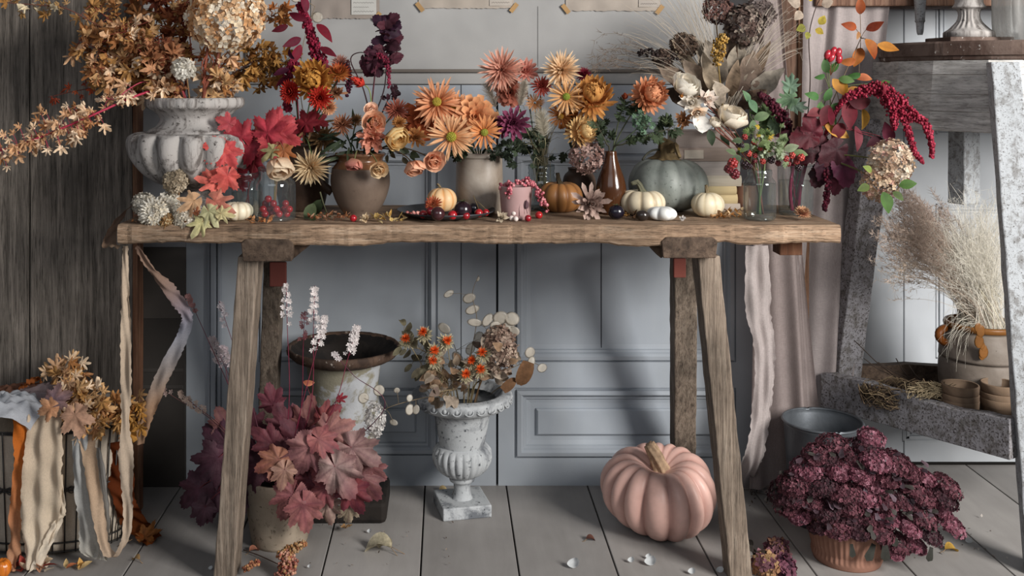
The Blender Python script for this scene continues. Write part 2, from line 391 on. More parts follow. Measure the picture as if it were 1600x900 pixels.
def lobed_template(kind):
    if kind in _lobes: return _lobes[kind]
    if kind == 'vine': lob = [(0, 1.0, 26), (52, .86, 24), (-52, .86, 24), (105, .62, 26), (-105, .62, 26), (150, .45, 24), (-150, .45, 24)]; N_ = 72; teeth = .13; floor = .78
    elif kind == 'maple': lob = [(0, 1.0, 20), (42, .8, 16), (-42, .8, 16), (95, .55, 18), (-95, .55, 18)]; N_ = 60; teeth = .07; floor = .62
    elif kind == 'acer': lob = [(0, 1.0, 22), (42, .9, 20), (-42, .9, 20), (88, .66, 20), (-88, .66, 20)]; N_ = 44; teeth = .04; floor = .34
    elif kind == 'heuchera': lob = [(0, 1.0, 25), (40, .80, 20), (-40, .80, 20), (20, .66, 12), (-20, .66, 12), (85, .62, 24), (-85, .62, 24), (62, .52, 12), (-62, .52, 12), (138, .44, 26), (-138, .44, 26)]; N_ = 88; teeth = .07; floor = .74
    elif kind == 'ninebark': lob = [(0, 1.0, 40), (48, .7, 28), (-48, .7, 28), (110, .5, 40), (-110, .5, 40)]; N_ = 48; teeth = .08; floor = .85
    elif kind == 'oak': lob = [(0, 1.0, 18), (28, .85, 14), (-28, .85, 14), (60, .7, 16), (-60, .7, 16), (105, .5, 20), (-105, .5, 20)]; N_ = 56; teeth = .12; floor = .7
    th = np.linspace(-172, 172, N_)
    r = np.full(N_, floor*.6); vein = np.zeros(N_)
    for a, l, w in lob:
        q = np.abs(th-a)/w
        r = np.maximum(r, l*np.clip(1-q**1.25, 0, 1)*(1-floor)+floor*l*np.exp(-(q*.55)**2))
        vein = np.maximum(vein, np.exp(-(q*5)**2))
    rs = r.copy(); rt = r*(1+teeth*.5-teeth*(np.arange(N_) % 2))
    th = np.radians(th)
    rings = (.35, .7, 1.0)
    rr_ = [rs*.35, rs*.7, rt]; X = np.concatenate([[0]]+[q*np.cos(th) for q in rr_]); Y = np.concatenate([[0]]+[q*np.sin(th) for q in rr_])
    rm = np.convolve(np.pad(rs, 3, mode='edge'), np.ones(7)/7, 'valid'); T = np.concatenate([[0]]+[rm*k for k in rings]); Vn = np.concatenate([[1]]+[vein]*3); A = np.concatenate([[0]]+[th]*3)
    Fs = [(0, 1+j, 2+j) for j in range(N_-1)]
    for k in range(2):
        o = 1+k*N_
        Fs += [(o+j, o+N_+j, o+N_+j+1, o+j+1) for j in range(N_-1)]
    _lobes[kind] = (X, Y, T, Vn, A, Fs); return _lobes[kind]
def lobed_leaf(mb, p, dirn, nrm, size, kind, col, col2=None, curl=.25, crumple=.08, veincol=None, fold=.25):
    X, Y, T, Vn, A, Fs = lobed_template(kind)
    z = -curl*T**2+crumple*np.sin(A*U(3, 6)+U(0, 6))*T+crumple*.7*np.sin(X*U(6, 9)+U(0, 6))*np.sin(Y*U(6, 9)+U(0, 6))*np.minimum(1, T*2)+fold*np.abs(Y)*.6
    x2 = X*(1-.25*abs(curl)*T)
    x = unit(dirn); n = np.asarray(nrm, float); zz = n-x*np.dot(n, x)
    zz = unit(zz) if np.linalg.norm(zz) > 1e-4 else unit(np.cross(x, V3(.3, .8, .1)))
    M = np.stack([x, np.cross(zz, x), zz], 1)
    V = np.stack([x2, Y, z], 1)*size
    c1 = shade(col, .15); c2 = C_(col2) if col2 is not None else c1*1.15
    f = np.clip(T*1.0+.18*np.sin(A*4+U(0, 6)), 0, 1)[:, None]
    cc = c1*(1-f)+c2*f
    vc = C_(veincol) if veincol is not None else c1*.55
    vv = (Vn*.40)[:, None]; cc = cc*(1-vv)+vc*vv
    mb.add(V@M.T+p, Fs, np.clip(cc, 0, 1))
def floret_cluster(mb, c, n, rad, count, fs, cols, squash=.7, petals=4, full=False, up=None, aniso=(1, 1)):
    """many little four-petalled florets over an ellipsoid"""
    M = basis(n, spin=0, up=up)
    cs = [C_(x) for x in cols]
    for i in range(count):
        ph = math.acos(1-(1.9 if full else 1.35)*(i+.5)/count); th = i*2.39996
        d = V3(math.sin(ph)*math.cos(th), math.sin(ph)*math.sin(th), math.cos(ph))
        p = d*V3(rad*aniso[0], rad*aniso[1], rad*squash)*(U(.86, 1.06))
        nn = M@unit(d+V3(U(-.5, .5), U(-.5, .5), U(-.3, .5))); pp = M@p+c
        B = basis(nn); col = cs[random.randrange(len(cs))]*U(.75, 1.15)
        f = fs*U(.75, 1.2)
        for k in range(petals):
            a = 2*pi*k/petals+U(-.2, .2); lift = U(.0, .5)
            ca, sa = math.cos(a), math.sin(a)
            Q = np.array([(0, 0, 0), (f*.55*ca-f*.42*sa, f*.55*sa+f*.42*ca, lift*f*.5), (f*ca, f*sa, lift*f), (f*.55*ca+f*.42*sa, f*.55*sa-f*.42*ca, lift*f*.5)])
            cc = np.array([col*.7, col, np.clip(col*1.15, 0, 1), col])
            mb.add(Q@B.T+pp, [(0, 3, 2, 1)], np.clip(cc, 0, 1))
def bead_spray(mb, pts, rad, count, br, cols, spread=1.0):
    """little lumps packed round a path (amaranth tassel, berry truss)"""
    pts = np.asarray(pts); m = len(pts); cs = [C_(c) for c in cols]
    rr = np.interp(np.linspace(0, 1, 101), np.linspace(0, 1, len(rad)), rad)
    for i in range(count):
        t = random.random(); k = t*(m-1); j = min(int(k), m-2); p = pts[j]+(pts[j+1]-pts[j])*(k-j)
        d = unit(rng.standard_normal(3)); r = rr[int(t*100)]*U(.45, 1)*spread
        mb.sphere(p+d*r, br*U(.7, 1.3), cs[random.randrange(len(cs))]*U(.7, 1.2), 5, 3)
def rib_pumpkin(mb, c, rx, h, nr, depth, col, groove, dimple=.22, nu=None, nv=26, tilt=None, wob=.04, flat=1.0, power=.85):
    nu = nu or nr*10
    th = np.linspace(0, 2*pi, nu, endpoint=False); V = []; Cc = []
    ph0 = rng.uniform(0, 6.28); am = 1+wob*np.sin(th*2+ph0)+wob*np.sin(th*3+ph0*2)
    warp = th+.10*np.sin(th*3+ph0)
    rib = np.abs(np.sin(warp*nr/2))**.6
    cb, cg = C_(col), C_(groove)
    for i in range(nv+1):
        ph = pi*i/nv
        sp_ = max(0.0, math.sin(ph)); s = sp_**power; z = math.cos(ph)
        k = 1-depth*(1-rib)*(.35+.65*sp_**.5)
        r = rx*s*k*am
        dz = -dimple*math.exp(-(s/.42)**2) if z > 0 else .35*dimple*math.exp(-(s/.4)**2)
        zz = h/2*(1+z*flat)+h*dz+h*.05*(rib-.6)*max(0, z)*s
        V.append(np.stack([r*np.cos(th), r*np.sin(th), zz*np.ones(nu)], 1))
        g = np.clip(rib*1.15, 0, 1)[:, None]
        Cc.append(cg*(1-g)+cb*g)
    V = np.concatenate(V); V[:, 2] -= V[:, 2].min()
    if tilt is not None:
        V = V@np.array(Matrix.Rotation(tilt[0], 3, 'X')).T@np.array(Matrix.Rotation(tilt[1], 3, 'Y')).T; V[:, 2] -= V[:, 2].min()
    V = V+np.asarray(c)
    Fs = [(i*nu+j, (i+1)*nu+j, (i+1)*nu+(j+1) % nu, i*nu+(j+1) % nu) for i in range(nv) for j in range(nu)]
    mb.add(V, Fs, np.concatenate(Cc))
    return V
def stalk(mb, pts, r0, r1, col, nr=5):
    pts = np.asarray(pts); m = len(pts); n = nr*4
    V = []; a = np.linspace(0, 2*pi, n, endpoint=False); cc = []
    T = np.gradient(pts, axis=0)
    for i in range(m):
        t = i/(m-1); T_ = unit(T[i]); x = unit(np.cross(T_, V3(.1, 1, .2))); y = np.cross(T_, x)
        r = (r0*(1-t)+r1*t+(r0*.7)*math.exp(-t*9))*(1+.22*np.cos(nr*(a+t*.9)))
        V.append(pts[i]+r[:, None]*(np.cos(a)[:, None]*x+np.sin(a)[:, None]*y))
        cc.append(C_(col)*(.75+.35*(.5+.5*np.cos(nr*(a+t*.9))))[:, None])
    Fs = [(i*n+j, i*n+(j+1) % n, (i+1)*n+(j+1) % n, (i+1)*n+j) for i in range(m-1) for j in range(n)]+[tuple((m-1)*n+j for j in range(n))]
    mb.add(np.concatenate(V), Fs, np.concatenate(cc))
def ribbon(mb, pts, widths, sides, col, ns=60, nw=7, ruffle=.004, fray=.0012, fold=0.0):
    """a strip of cloth: centre line, widths and width directions"""
    pts = np.asarray(pts, float); k = len(pts); t = np.linspace(0, 1, ns+1)
    # Catmull-Rom
    def cr(arr):
        arr = np.asarray(arr, float); arr = arr[:, None] if arr.ndim == 1 else arr
        u = t*(len(arr)-1); i = np.minimum(u.astype(int), len(arr)-2); f = (u-i)[:, None]
        g = lambda q: arr[np.clip(q, 0, len(arr)-1)]
        a, b, c, d = g(i-1), g(i), g(i+1), g(i+2)
        return .5*((2*b)+(c-a)*f+(2*a-5*b+4*c-d)*f*f+(-a+3*b-3*c+d)*f**3)
    C0 = cr(pts); W = cr(widths)[:, 0]; S = cr(sides); S /= np.linalg.norm(S, axis=1)[:, None]
    T = np.gradient(C0, axis=0); T /= np.linalg.norm(T, axis=1)[:, None]+1e-9
    Nn = np.cross(T, S); ph = U(0, 6); V = []; cc = []
    cols = cr(np.array([C_(c) for c in (col if isinstance(col, (list, tuple)) else [col, col])]))
    for j in range(nw+1):
        s = j/nw*2-1
        off = ruffle*np.sin(s*2.6+t*22+ph)+ruffle*.7*np.sin(s*4.2-t*37+ph*2)+fold*np.sin(s*7+np.sin(t*5)*1.2+ph)
        e = fray*rng.standard_normal(ns+1)*(abs(s) == 1)
        V.append(C0+S*(s*W/2+e+.0*off)[:, None]+Nn*off[:, None]); cc.append(np.clip(cols, 0, 1))
    Fs = [(j*(ns+1)+i, j*(ns+1)+i+1, (j+1)*(ns+1)+i+1, (j+1)*(ns+1)+i) for j in range(nw) for i in range(ns)]
    mb.add(np.concatenate(V), Fs, np.concatenate(cc))
def cloth_heap(mb, c, rx, ry, h, col, seed, nu=44, nv=44, folds=1.0):
    """rumpled scrap of cloth lying on something"""
    g = np.random.default_rng(seed); x = np.linspace(-1, 1, nu); y = np.linspace(-1, 1, nv); X, Y = np.meshgrid(x, y)
    Z = np.zeros_like(X)
    for i in range(9):
        a = g.uniform(0, 6.28); f = g.uniform(3, 11); p = g.uniform(0, 6.28)
        w = np.sin((X*np.cos(a)+Y*np.sin(a))*f+p+1.5*np.sin(X*2+p)*1.2+np.cos(Y*2.3+p))
        Z += (1-np.abs(w))**1.0*g.uniform(.25, .6)/(.5+f*.1)
    Rr = np.sqrt(X**2+Y**2); env = np.clip(1-(Rr/1.25)**3, -.6, 1)
    Z = h*(env*.6+folds*.22*Z*np.clip(env, .25, 1))
    e = 1+.10*np.sin(np.arctan2(Y, X)*5+seed)
    V = np.stack([c[0]+X*rx*e, c[1]+Y*ry*e, c[2]+Z], -1).reshape(-1, 3)
    Fs = [(i*nu+j, i*nu+j+1, (i+1)*nu+j+1, (i+1)*nu+j) for i in range(nv-1) for j in range(nu-1)]
    mb.add(V, Fs, col)
# ------------------------------------------------------------------ camera and light
cam = bpy.data.cameras.new('camera'); co = bpy.data.objects.new('camera', cam); COL.objects.link(co); SC.camera = co
cam.sensor_width = 36; cam.sensor_fit = 'HORIZONTAL'; cam.lens = 36.0
co.location = (0, 0, HC); co.rotation_euler = (pi/2, 0, 0)
cam.shift_x = (800-HX)/1600; cam.shift_y = -(450-HY)/1600
cam.clip_start = .05; cam.clip_end = 60
def area(name, loc, target, sx, sy, power, col):
    l = bpy.data.lights.new(name, 'AREA'); l.shape = 'RECTANGLE'; l.size = sx; l.size_y = sy; l.energy = power; l.color = col
    o = bpy.data.objects.new(name, l); COL.objects.link(o); o.location = loc
    o.rotation_euler = (Vector(target)-Vector(loc)).to_track_quat('-Z', 'Y').to_euler(); return o
area('window_light', (2.35, .05, 1.75), (.1, 2.5, .6), .95, 1.3, 182, (1, .97, .93))
area('room_fill', (-.6, -.9, 2.3), (0, 2.5, .8), 2.6, 1.6, 24, (.93, .96, 1))
w = bpy.data.worlds.new('World'); SC.world = w; w.use_nodes = True
w.node_tree.nodes['Background'].inputs[0].default_value = (.55, .6, .68, 1)
w.node_tree.nodes['Background'].inputs[1].default_value = .22
SC.view_settings.view_transform = 'Standard'
try: SC.view_settings.look = 'None'
except Exception: pass
SC.view_settings.exposure = -0.10

# ------------------------------------------------------------------ setting
DW = 2.75
def wx(px, d=DW): return (px-HX)*d/F
def wz(py, d=DW): return HC-(py-HY)*d/F
fl = MB(); bw = .2183; x0 = -.0567-14*bw
for k in range(30):
    xa = x0+k*bw; g = U(.86, 1.1); ty = 1.0
    fl.box((xa+.0018, -1.2, -.03), (xa+bw-.0018, 3.2, 0), (g, g, g*.995))
struct('floor', fl, M_floor, smooth=False, bevel=.0015)
sf = MB(); sf.box((-3.2, -1.2, -.06), (3.6, 3.2, -.031), '#1a1816'); struct('trim_5', sf, M_walldark, smooth=False)

def frames(px0, py0, px1, py1, steps, mb, d=DW):
    """nested rectangles: (inset px, recess m); the last is filled"""
    ring = []
    for ins, dp in steps:
        xa, xb, za, zb = wx(px0+ins), wx(px1-ins), wz(py1-ins), wz(py0+ins)
        ring.append([(xa, d+dp, za), (xb, d+dp, za), (xb, d+dp, zb), (xa, d+dp, zb)])
    V = [v for r_ in ring for v in r_]; Fs = []
    for i in range(len(ring)-1):
        for j in range(4):
            Fs.append((i*4+j, i*4+(j+1) % 4, i*4+4+(j+1) % 4, i*4+4+j))
    k = (len(ring)-1)*4; Fs.append((k, k+1, k+2, k+3))
    mb.add(V, Fs, (1, 1, 1))
MOULD = [(0, 0), (.5, .006), (3, .006), (4, -.006), (10, -.008), (13, -.002), (15, .006), (18, .006), (19, .012), (26, .014)]
RAISE = MOULD+[(34, .014), (34.6, .008), (37, .004)]
panels = [(652, 236, 0, 0)]
holes = [(404, 240, 684, 566, MOULD), (404, 606, 684, 712, RAISE), (804, 240, 1150, 566, MOULD), (804, 606, 1150, 716, RAISE)]
wl = MB()
xs = [290, 404, 684, 775.2, 778.6, 804, 1150, 1215]; ys = [131, 240, 566, 606, 712, 716, 757.4]
def quad(px0, py0, px1, py1, dp=0.0, col=(1, 1, 1)):
    wl.add([(wx(px0), DW+dp, wz(py1)), (wx(px1), DW+dp, wz(py1)), (wx(px1), DW+dp, wz(py0)), (wx(px0), DW+dp, wz(py0))], [(0, 1, 2, 3)], col)
for a, b, yy in ((404, 684, 712), (804, 1150, 716)):
    quad(a, 131, b, 240); quad(a, 566, b, 606); quad(a, yy, b, 758.8)
for a, b in ((290, 404), (684, 775.2), (778.6, 804), (1150, 1215)): quad(a, 131, b, 758.8)
quad(774, 131, 780, 758.8, .012, (.08, .08, .08))
for h in holes: frames(*h[:4], h[4], wl)
for (pa, pb, q0, q1) in ((940, 941.4, 270, 556), (720, 721.2, 131, 757)):       # cracks in the boards
    wl.box((wx(pa), DW+(.0125 if pa > 900 else -.0008), wz(q1)), (wx(pb), DW+.016, wz(q0)), (.12, .12, .13))
for q in (183, 199):                                                 # rails across the doors
    wl.box((wx(640), DW-.008, wz(q+7)), (wx(1160), DW+.002, wz(q)), (1, 1, 1))
struct('wall_back', wl, M_wall, smooth=False)
up = MB(); up.add([(wx(180), DW, wz(131)), (wx(1330), DW, wz(131)), (wx(1330), DW, 2.3), (wx(180), DW, 2.3)], [(0, 1, 2, 3)], (1, 1, 1))
up.box((wx(840), DW-.001, wz(104)), (wx(841), DW+.002, wz(10)), (.5, .5, .5))
struct('wall_top', up, M_wallup, smooth=False)
tr = MB(); tr.box((wx(384), DW-.011, wz(113)), (wx(1060), DW+.002, wz(108)), (.42, .37, .33)); tr.box((wx(384), DW-.003, wz(132.5)), (wx(1060), DW+.002, wz(131)), (.2, .2, .2))
tr.box((wx(384), DW-.008, wz(113)), (wx(388), DW, wz(20)), (.36, .3, .25))
struct('trim_1', tr, M_wallup, smooth=False, bevel=.001)
cs = MB()
for a, b, dp in ((326, 330, .012), (331, 339, .018), (341, 346, .010)): cs.box((wx(a), DW-dp, 0), (wx(b), DW+.002, wz(131)), (.8, .8, .82))
struct('trim_2', cs, M_wall, smooth=False, bevel=.002)
wd = MB(); wd.box((wx(120), DW-.004, wz(386)), (wx(291), DW+.03, wz(131)), '#8b8c90'); wd.box((wx(120), DW-.004, 0), (wx(291), DW+.03, wz(386)), '#4d4844')  # wall in shadow beside the door; the shade is put into these dark colours
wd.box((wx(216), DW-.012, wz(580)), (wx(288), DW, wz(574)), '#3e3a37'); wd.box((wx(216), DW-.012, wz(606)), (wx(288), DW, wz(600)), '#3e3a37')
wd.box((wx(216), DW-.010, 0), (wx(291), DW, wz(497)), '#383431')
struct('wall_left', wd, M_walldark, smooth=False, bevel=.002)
# left plank door
DP = 2.56
pd = MB()
bxs = [-160, -62, 46, 208]
for i in range(3):
    pd.beam((( (bxs[i]+bxs[i+1])/2-HX)*DP/F, DP+.02, 0.004), (((bxs[i]+bxs[i+1])/2-HX)*DP/F, DP+.02, 2.0), ((bxs[i+1]-bxs[i])/2-.9)*DP/F, .02, (1, 1, 1), n=20, jit=.0008)
door1 = struct('door_1', pd, M_plank, smooth=False, bevel=.002)
pe = MB(); pe.beam(((212-HX)*DP/F, DP+.02, .004), ((212-HX)*DP/F, DP+.02, 2.0), 3.6*DP/F, .024, (1.35, 1.1, .95), n=20, jit=.0006)
o = pe.build('door_edge_strip', M_post, parent=door1, smooth=False)
# right door recess
DR = 2.90
rd = MB()
rd.add([(wx(1180, DR), DR, 0), (wx(2300, DR), DR, 0), (wx(2300, DR), DR, 2.3), (wx(1180, DR), DR, 2.3)], [(0, 1, 2, 3)], (1, 1, 1))
def rframe(px0, py0, px1, py1):
    for k, (ins, pr, wd_) in enumerate(((0, .003, 3), (5, .006, 5), (12, .003, 3))):
        for (a, b, c_, d_) in ((px0+ins, py0+ins, px1-ins, py0+ins+wd_), (px0+ins, py1-ins-wd_, px1-ins, py1-ins), (px0+ins, py0+ins, px0+ins+wd_, py1-ins), (px1-ins-wd_, py0+ins, px1-ins, py1-ins)):
            rd.box((wx(a, DR), DR-pr, wz(d_, DR)), (wx(c_, DR), DR+.001, wz(b, DR)), (1, 1, 1))
rframe(1462, 318, 1700, 560); rframe(1462, -60, 1700, 210); rframe(1410, 592, 1700, 690)
for a in (1412,): rd.box((wx(a, DR), DR-.004, .02), (wx(a+3, DR), DR+.001, wz(-60, DR)), (.95, .95, .95))
struct('door_2', rd, M_walllight, smooth=False, bevel=.0015)
gap = MB(); gap.box((wx(1180, DR), DR-.002, 0), (wx(2200, DR), DR, .008), '#15120f'); struct('trim_6', gap, M_walldark, smooth=False)
bm_ = MB(); bm_.box((wx(1262, 2.72), 2.66, wz(12, 2.72)), (wx(1900, 2.72), 2.78, wz(-120, 2.72)), (1.35, 1.25, 1.25)); struct('trim_3', bm_, M_post, smooth=False, bevel=.004)
po = MB(); po.beam((wx(1238, 2.72), 2.73, 0), (wx(1238, 2.72), 2.73, 1.6), 24*2.72/F, .03, (.85, .8, .8), n=14, jit=.002); po.box((wx(1246, 2.7), 2.692, 0), (wx(1263, 2.7), 2.72, 1.6), (1.5, 1.35, 1.2))
struct('trim_4', po, M_post, smooth=False, bevel=.003)

# curtains
def curtain(name, label, px0, px1, pyt, pyb, d, col, nf, amp, taper=None, mat=M_gauze, spread=0):
    nx, nz = 90, 40; V = []; cc = []
    for i in range(nz+1):
        t = i/nz; py = pyt+(pyb-pyt)*t
        a, b = (px0, px1) if taper is None else (px0+(taper[0]-px0)*t, px1+(taper[1]-px1)*t)
        for j in range(nx+1):
            s = j/nx; f = amp*(math.sin(s*nf*6.28+.8*math.sin(t*2.2+s*3))+.45*math.sin(s*nf*2.3*6.28+t*2.4))
            px = a+(b-a)*s; z = max(.006, wz(py, d)); V.append((wx(px, d)+.01*math.sin(t*3+s*9), d-f*(.75+.4*t), z))
            cc.append(C_(col)*(1+.06*math.sin(s*31)))
    mb = MB(); mb.add(V, [(i*(nx+1)+j, i*(nx+1)+j+1, (i+1)*(nx+1)+j+1, (i+1)*(nx+1)+j) for i in range(nz) for j in range(nx)], np.array(cc))
    solo(name, label, 'curtain', V3(wx((px0+px1)/2, d), d, .0), mb, mat)
curtain('gauze_curtain', 'wide grey-mauve gauze curtain hanging beside the white leg of the tall stand', 1256, 1392, -60, 762, 2.685, '#b5aaa8', 2.2, .012, (1222, 1322), M_cloth)
curtain('gauze_curtain', 'narrow brownish gauze curtain behind the right end of the table, left of the brown post', 1170, 1214, -60, 762, 2.665, '#a09390', 2.0, .012, (1168, 1300), M_cloth)
sc_ = MB()
ribbon(sc_, [P(1183, 384, 2.6), P(1186, 480, 2.6), P(1196, 560, 2.6), P(1190, 650, 2.59), P(1176, 720, 2.58), on_floor(1168, 764)+V3(0, 0, .01), on_floor(1200, 768)+V3(.02, 0, .006)],
       [.06, .065, .05, .05, .05, .06, .09], [(1, .1, 0)]*5+[(1, .3, 0), (.7, .7, 0)], '#cfc4c1', 90, 14, .003, .0015, .004)
solo('gauze_scarf', 'pale pink gauze scarf trailing to the floor behind the right trestle leg', 'scarf', on_floor(1190, 766), sc_, M_gauze)
# ------------------------------------------------------------------ trestle table
T = Th('trestle_table', 'long rustic wooden trestle table with thick plank top and splayed legs', 'table', (0.07, 2.37, 0))
mb = MB(); nx = 150; xa, xb = wx(183, 2.2), wx(1313.5, 2.2); yf, yb = 2.2, 2.545
rr = np.random.default_rng(3); V = []
wav = lambda x, k: .003*math.sin(x*9+k)+.002*math.sin(x*23+k*2)
notch = [(-.115, .05), (.33, .045), (.60, .02), (-.45, .03)]
for i in range(nx+1):
    t = i/nx; x = xa+(xb-xa)*t
    bot = TOP-.0425+wav(x, 1)+sum(.006*math.exp(-((x-c)/w_)**2) for c, w_ in notch)+rr.normal()*.0006
    ff = yf+.003*math.sin(x*7)+rr.normal()*.0006; e = .004 if 0 < i < nx else .008
    for (yy, zz) in ((ff+.001, bot+.004), (ff-.001, (bot+TOP)/2), (ff+.001, TOP-.005), (ff+.006, TOP), (yf+.12, TOP+rr.normal()*.0004), (yf+.24, TOP+rr.normal()*.0004), (yb-.004, TOP), (yb, TOP-.005), (yb, bot+.004), (yb-.005, bot), (ff+.006, bot)):
        V.append((x, yy, zz))
k = 11; Fs = [(i*k+j, (i+1)*k+j, (i+1)*k+(j+1) % k, i*k+(j+1) % k) for i in range(nx) for j in range(k)]+[tuple(range(k)), tuple(nx*k+j for j in reversed(range(k)))]
mb.add(V, Fs, (1, 1, 1)); T.part('tabletop', mb, M_tabletop, smooth=False)
def leg(pt, pb, hx, hy, dt, db, name='leg', g=1.0):
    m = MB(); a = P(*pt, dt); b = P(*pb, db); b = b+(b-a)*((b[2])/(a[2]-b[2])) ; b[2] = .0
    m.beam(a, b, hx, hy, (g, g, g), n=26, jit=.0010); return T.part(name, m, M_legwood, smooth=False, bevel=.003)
leg((393, 396), (355, 900), .0225, .04, 2.265, 2.265)
leg((1102, 396), (1152, 888), .0245, .03, 2.255, 2.255)
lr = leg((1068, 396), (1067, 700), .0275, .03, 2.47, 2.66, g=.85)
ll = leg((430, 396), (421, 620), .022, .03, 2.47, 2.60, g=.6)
for a, b, tl in ((380, 456, 486), (1036, 1118, 1012)):
    m = MB(); za, zb = wz(408 if a < 500 else 403, 2.2), wz(374 if a < 500 else 371, 2.2)
    A, B = wx(a, 2.2), wx(b, 2.2); y0, y1 = 2.196, 2.53
    V = [(A, y0, za), (B, y0, za), (B+.004, y0, zb-.008), (B-.006, y0, zb+.001), (A+.006, y0, zb+.001), (A-.004, y0, zb-.008)]
    V += [(x_, y1, z_) for x_, _, z_ in V]
    m.add(V, [(5, 4, 3, 2, 1, 0), (6, 7, 8, 9, 10, 11)]+[(j, (j+1) % 6, 6+(j+1) % 6, 6+j) for j in range(6)], (1, 1, 1))
    T.part('bearer', m, M_darkwood, smooth=False, bevel=.002)
    m = MB(); s = 1 if tl > b else -1; e0 = wx(b if s > 0 else a, 2.22); e1 = wx(tl, 2.22); zt = wz(382, 2.22); zl = wz(404, 2.22)
    V = [(e0, 2.225, zl), (e0+s*.004, 2.225, zl), (e1, 2.225, zt), (e0, 2.225, zt)]; V += [(p_[0], 2.27, p_[2]) for p_ in V]
    m.add(V, [(0, 1, 2, 3), (7, 6, 5, 4)]+[(j, 4+j, 4+(j+1) % 4, (j+1) % 4) for j in range(4)], (.8, .75, .7)); T.part('brace', m, M_darkwood, smooth=False, bevel=.002)
for (a, c_, b, d_) in ((1053, 404, 1072, 434), (421, 410, 447, 448)):
    m = MB(); g = '#80483f' if a > 800 else '#5c302a'
    dd = 2.425; m.box(P(a, d_, dd), P(b, c_, dd)+V3(0, .012, 0), g); T.part('peg', m, M_paper, smooth=False, bevel=.002, label='red painted wooden peg')
m = MB(); m.box(P(1218, 399, 2.3), P(1254, 378, 2.3)+V3(0, .05, 0), (1.1, .8, .65)); T.part('bracket', m, M_post, smooth=False, bevel=.002)

# ------------------------------------------------------------------ tall round stand
ST = Th('sculpture_stand', 'tall three-legged round wooden stand with peeling white paint at the right', 'stand', (1.415, 2.5, 0))
cx, cy = 1.415, 2.55
m = MB(); n = 96
m.lathe(cx, cy, [(.29, 1.135), (.305, 1.135), (.309, 1.139), (.309, 1.146), (.314, 1.148), (.314, 1.176), (.309, 1.181), (.0, 1.181)], n, (1, 1, 1), lambda a, i, z: 1+.004*np.sin(a*9)+.003*np.sin(a*23+i))
ST.part('round_top', m, M_standdark, smooth=False)
m = MB(); zz = [1.136, 1.103, 1.058, 1.018, .974]
for i in range(4):
    za, zb_ = zz[i], zz[i+1]-.0
    def pl(z): k = (1.136-z)*.09; return [(1.105-k, 2.50), (1.135-k, 2.385-k*.5), (1.205, 2.275-k), (1.66, 2.275-k), (1.71+k, 2.40), (1.71+k, 2.80), (1.13-k, 2.80)]
    A_ = pl(za); B_ = pl(zb_+.0016); n_ = len(A_); ins = [((x-1.4)*.99+1.4, (y-2.55)*.99+2.55) for x, y in B_]
    V = [(x, y, za) for x, y in A_]+[(x, y, zb_+.0016) for x, y in B_]+[(x, y, zb_) for x, y in ins]
    m.add(V, [(q*n_+(j+1) % n_, q*n_+j, (q+1)*n_+j, (q+1)*n_+(j+1) % n_) for q in (0, 1) for j in range(n_)], (1, 1, 1))
ST.part('apron', m, M_standwood, smooth=False)
def sleg(pts, hx, hy, ax, ay, mat=M_stand):
    m = MB(); pts = [np.asarray(p) for p in pts]
    for a, b in zip(pts[:-1], pts[1:]): m.beam(a, b, hx, hy, (1, 1, 1), ax, ay, 22, .0012)
    ST.part('leg', m, mat, smooth=False, bevel=.003)
dl = 2.225
sleg([P(1568, 97, dl), P(1625, 885, 2.27)*V3(1, 1, 0)], .029, .024, (.96, -.28, 0), (.28, .96, 0))
La = V3(1.10, 2.62, .99); Lb = P(1318, 585, 2.70); Lc = Lb+(Lb-La)*(Lb[2]/(La[2]-Lb[2])); Lc[2] = 0
sleg([La, Lc], .037, .024, (.95, .3, 0), (-.3, .95, 0), M_standgrey)
Ra = V3(1.72, 2.66, .99); Rc = V3(1.80, 2.74, 0); sleg([Ra, Rc], .035, .025, (.95, -.3, 0), (.3, .95, 0))
m = MB(); m.beam((1.315, 2.60, 1.0), (1.315, 2.60, HC-(318-HY)*2.60/F), .029, .025, (1, 1, 1), (.9, .4, 0), (-.4, .9, 0), 10, .001); ST.part('centre_post', m, M_stand, smooth=False, bevel=.003)
# triangular shelf
A = V3(1.00, 2.66, .30); B = V3(1.275, 2.262, .30); Cc = V3(1.80, 2.70, .30)
def rail(a, b, za, zb, h, th, mat=M_standgrey):
    m = MB(); n_ = 16; d = unit((b-a)*V3(1, 1, 0)); nn = V3(-d[1], d[0], 0); V = []
    for i in range(n_+1):
        t = i/n_; p = a+(b-a)*t; z0 = za+(zb-za)*t; bow = .006*math.sin(t*7)+.002*math.sin(t*31)
        for (s, z_) in ((-1, 0), (-1, h+bow), (1, h+bow), (1, 0)): V.append((p[0]+nn[0]*s*th, p[1]+nn[1]*s*th, z0+z_-h*.5))
    Fs = [(i*4+j, i*4+(j+1) % 4, i*4+4+(j+1) % 4, i*4+4+j) for i in range(n_) for j in range(4)]+[(3, 2, 1, 0), tuple(n_*4+j for j in range(4))]
    m.add(V, Fs, (1, 1, 1)); ST.part('rail', m, mat, smooth=False, bevel=.002)
pA = P(1288, 608, 2.68); pB = P(1584, 686, 2.262)
rail(pA, pB, pA[2], pB[2], .088, .016)
rail(V3(1.02, 2.70, 0), V3(1.80, 2.72, 0), .305, .305, .06, .014, M_darkwood)
rail(V3(1.29, 2.27, 0), V3(1.80, 2.70, 0), .31, .31, .085, .014)
m = MB(); V = [(1.0, 2.68, .262), (1.25, 2.272, .262), (1.3, 2.272, .262), (1.80, 2.70, .262)]; V += [(a, b, c_+.018) for a, b, c_ in V]
m.add(V, [(3, 2, 1, 0), (4, 5, 6, 7)]+[(j, (j+1) % 4, 4+(j+1) % 4, 4+j) for j in range(4)], (.7, .65, .6)); ST.part('shelf', m, M_darkwood, smooth=False)
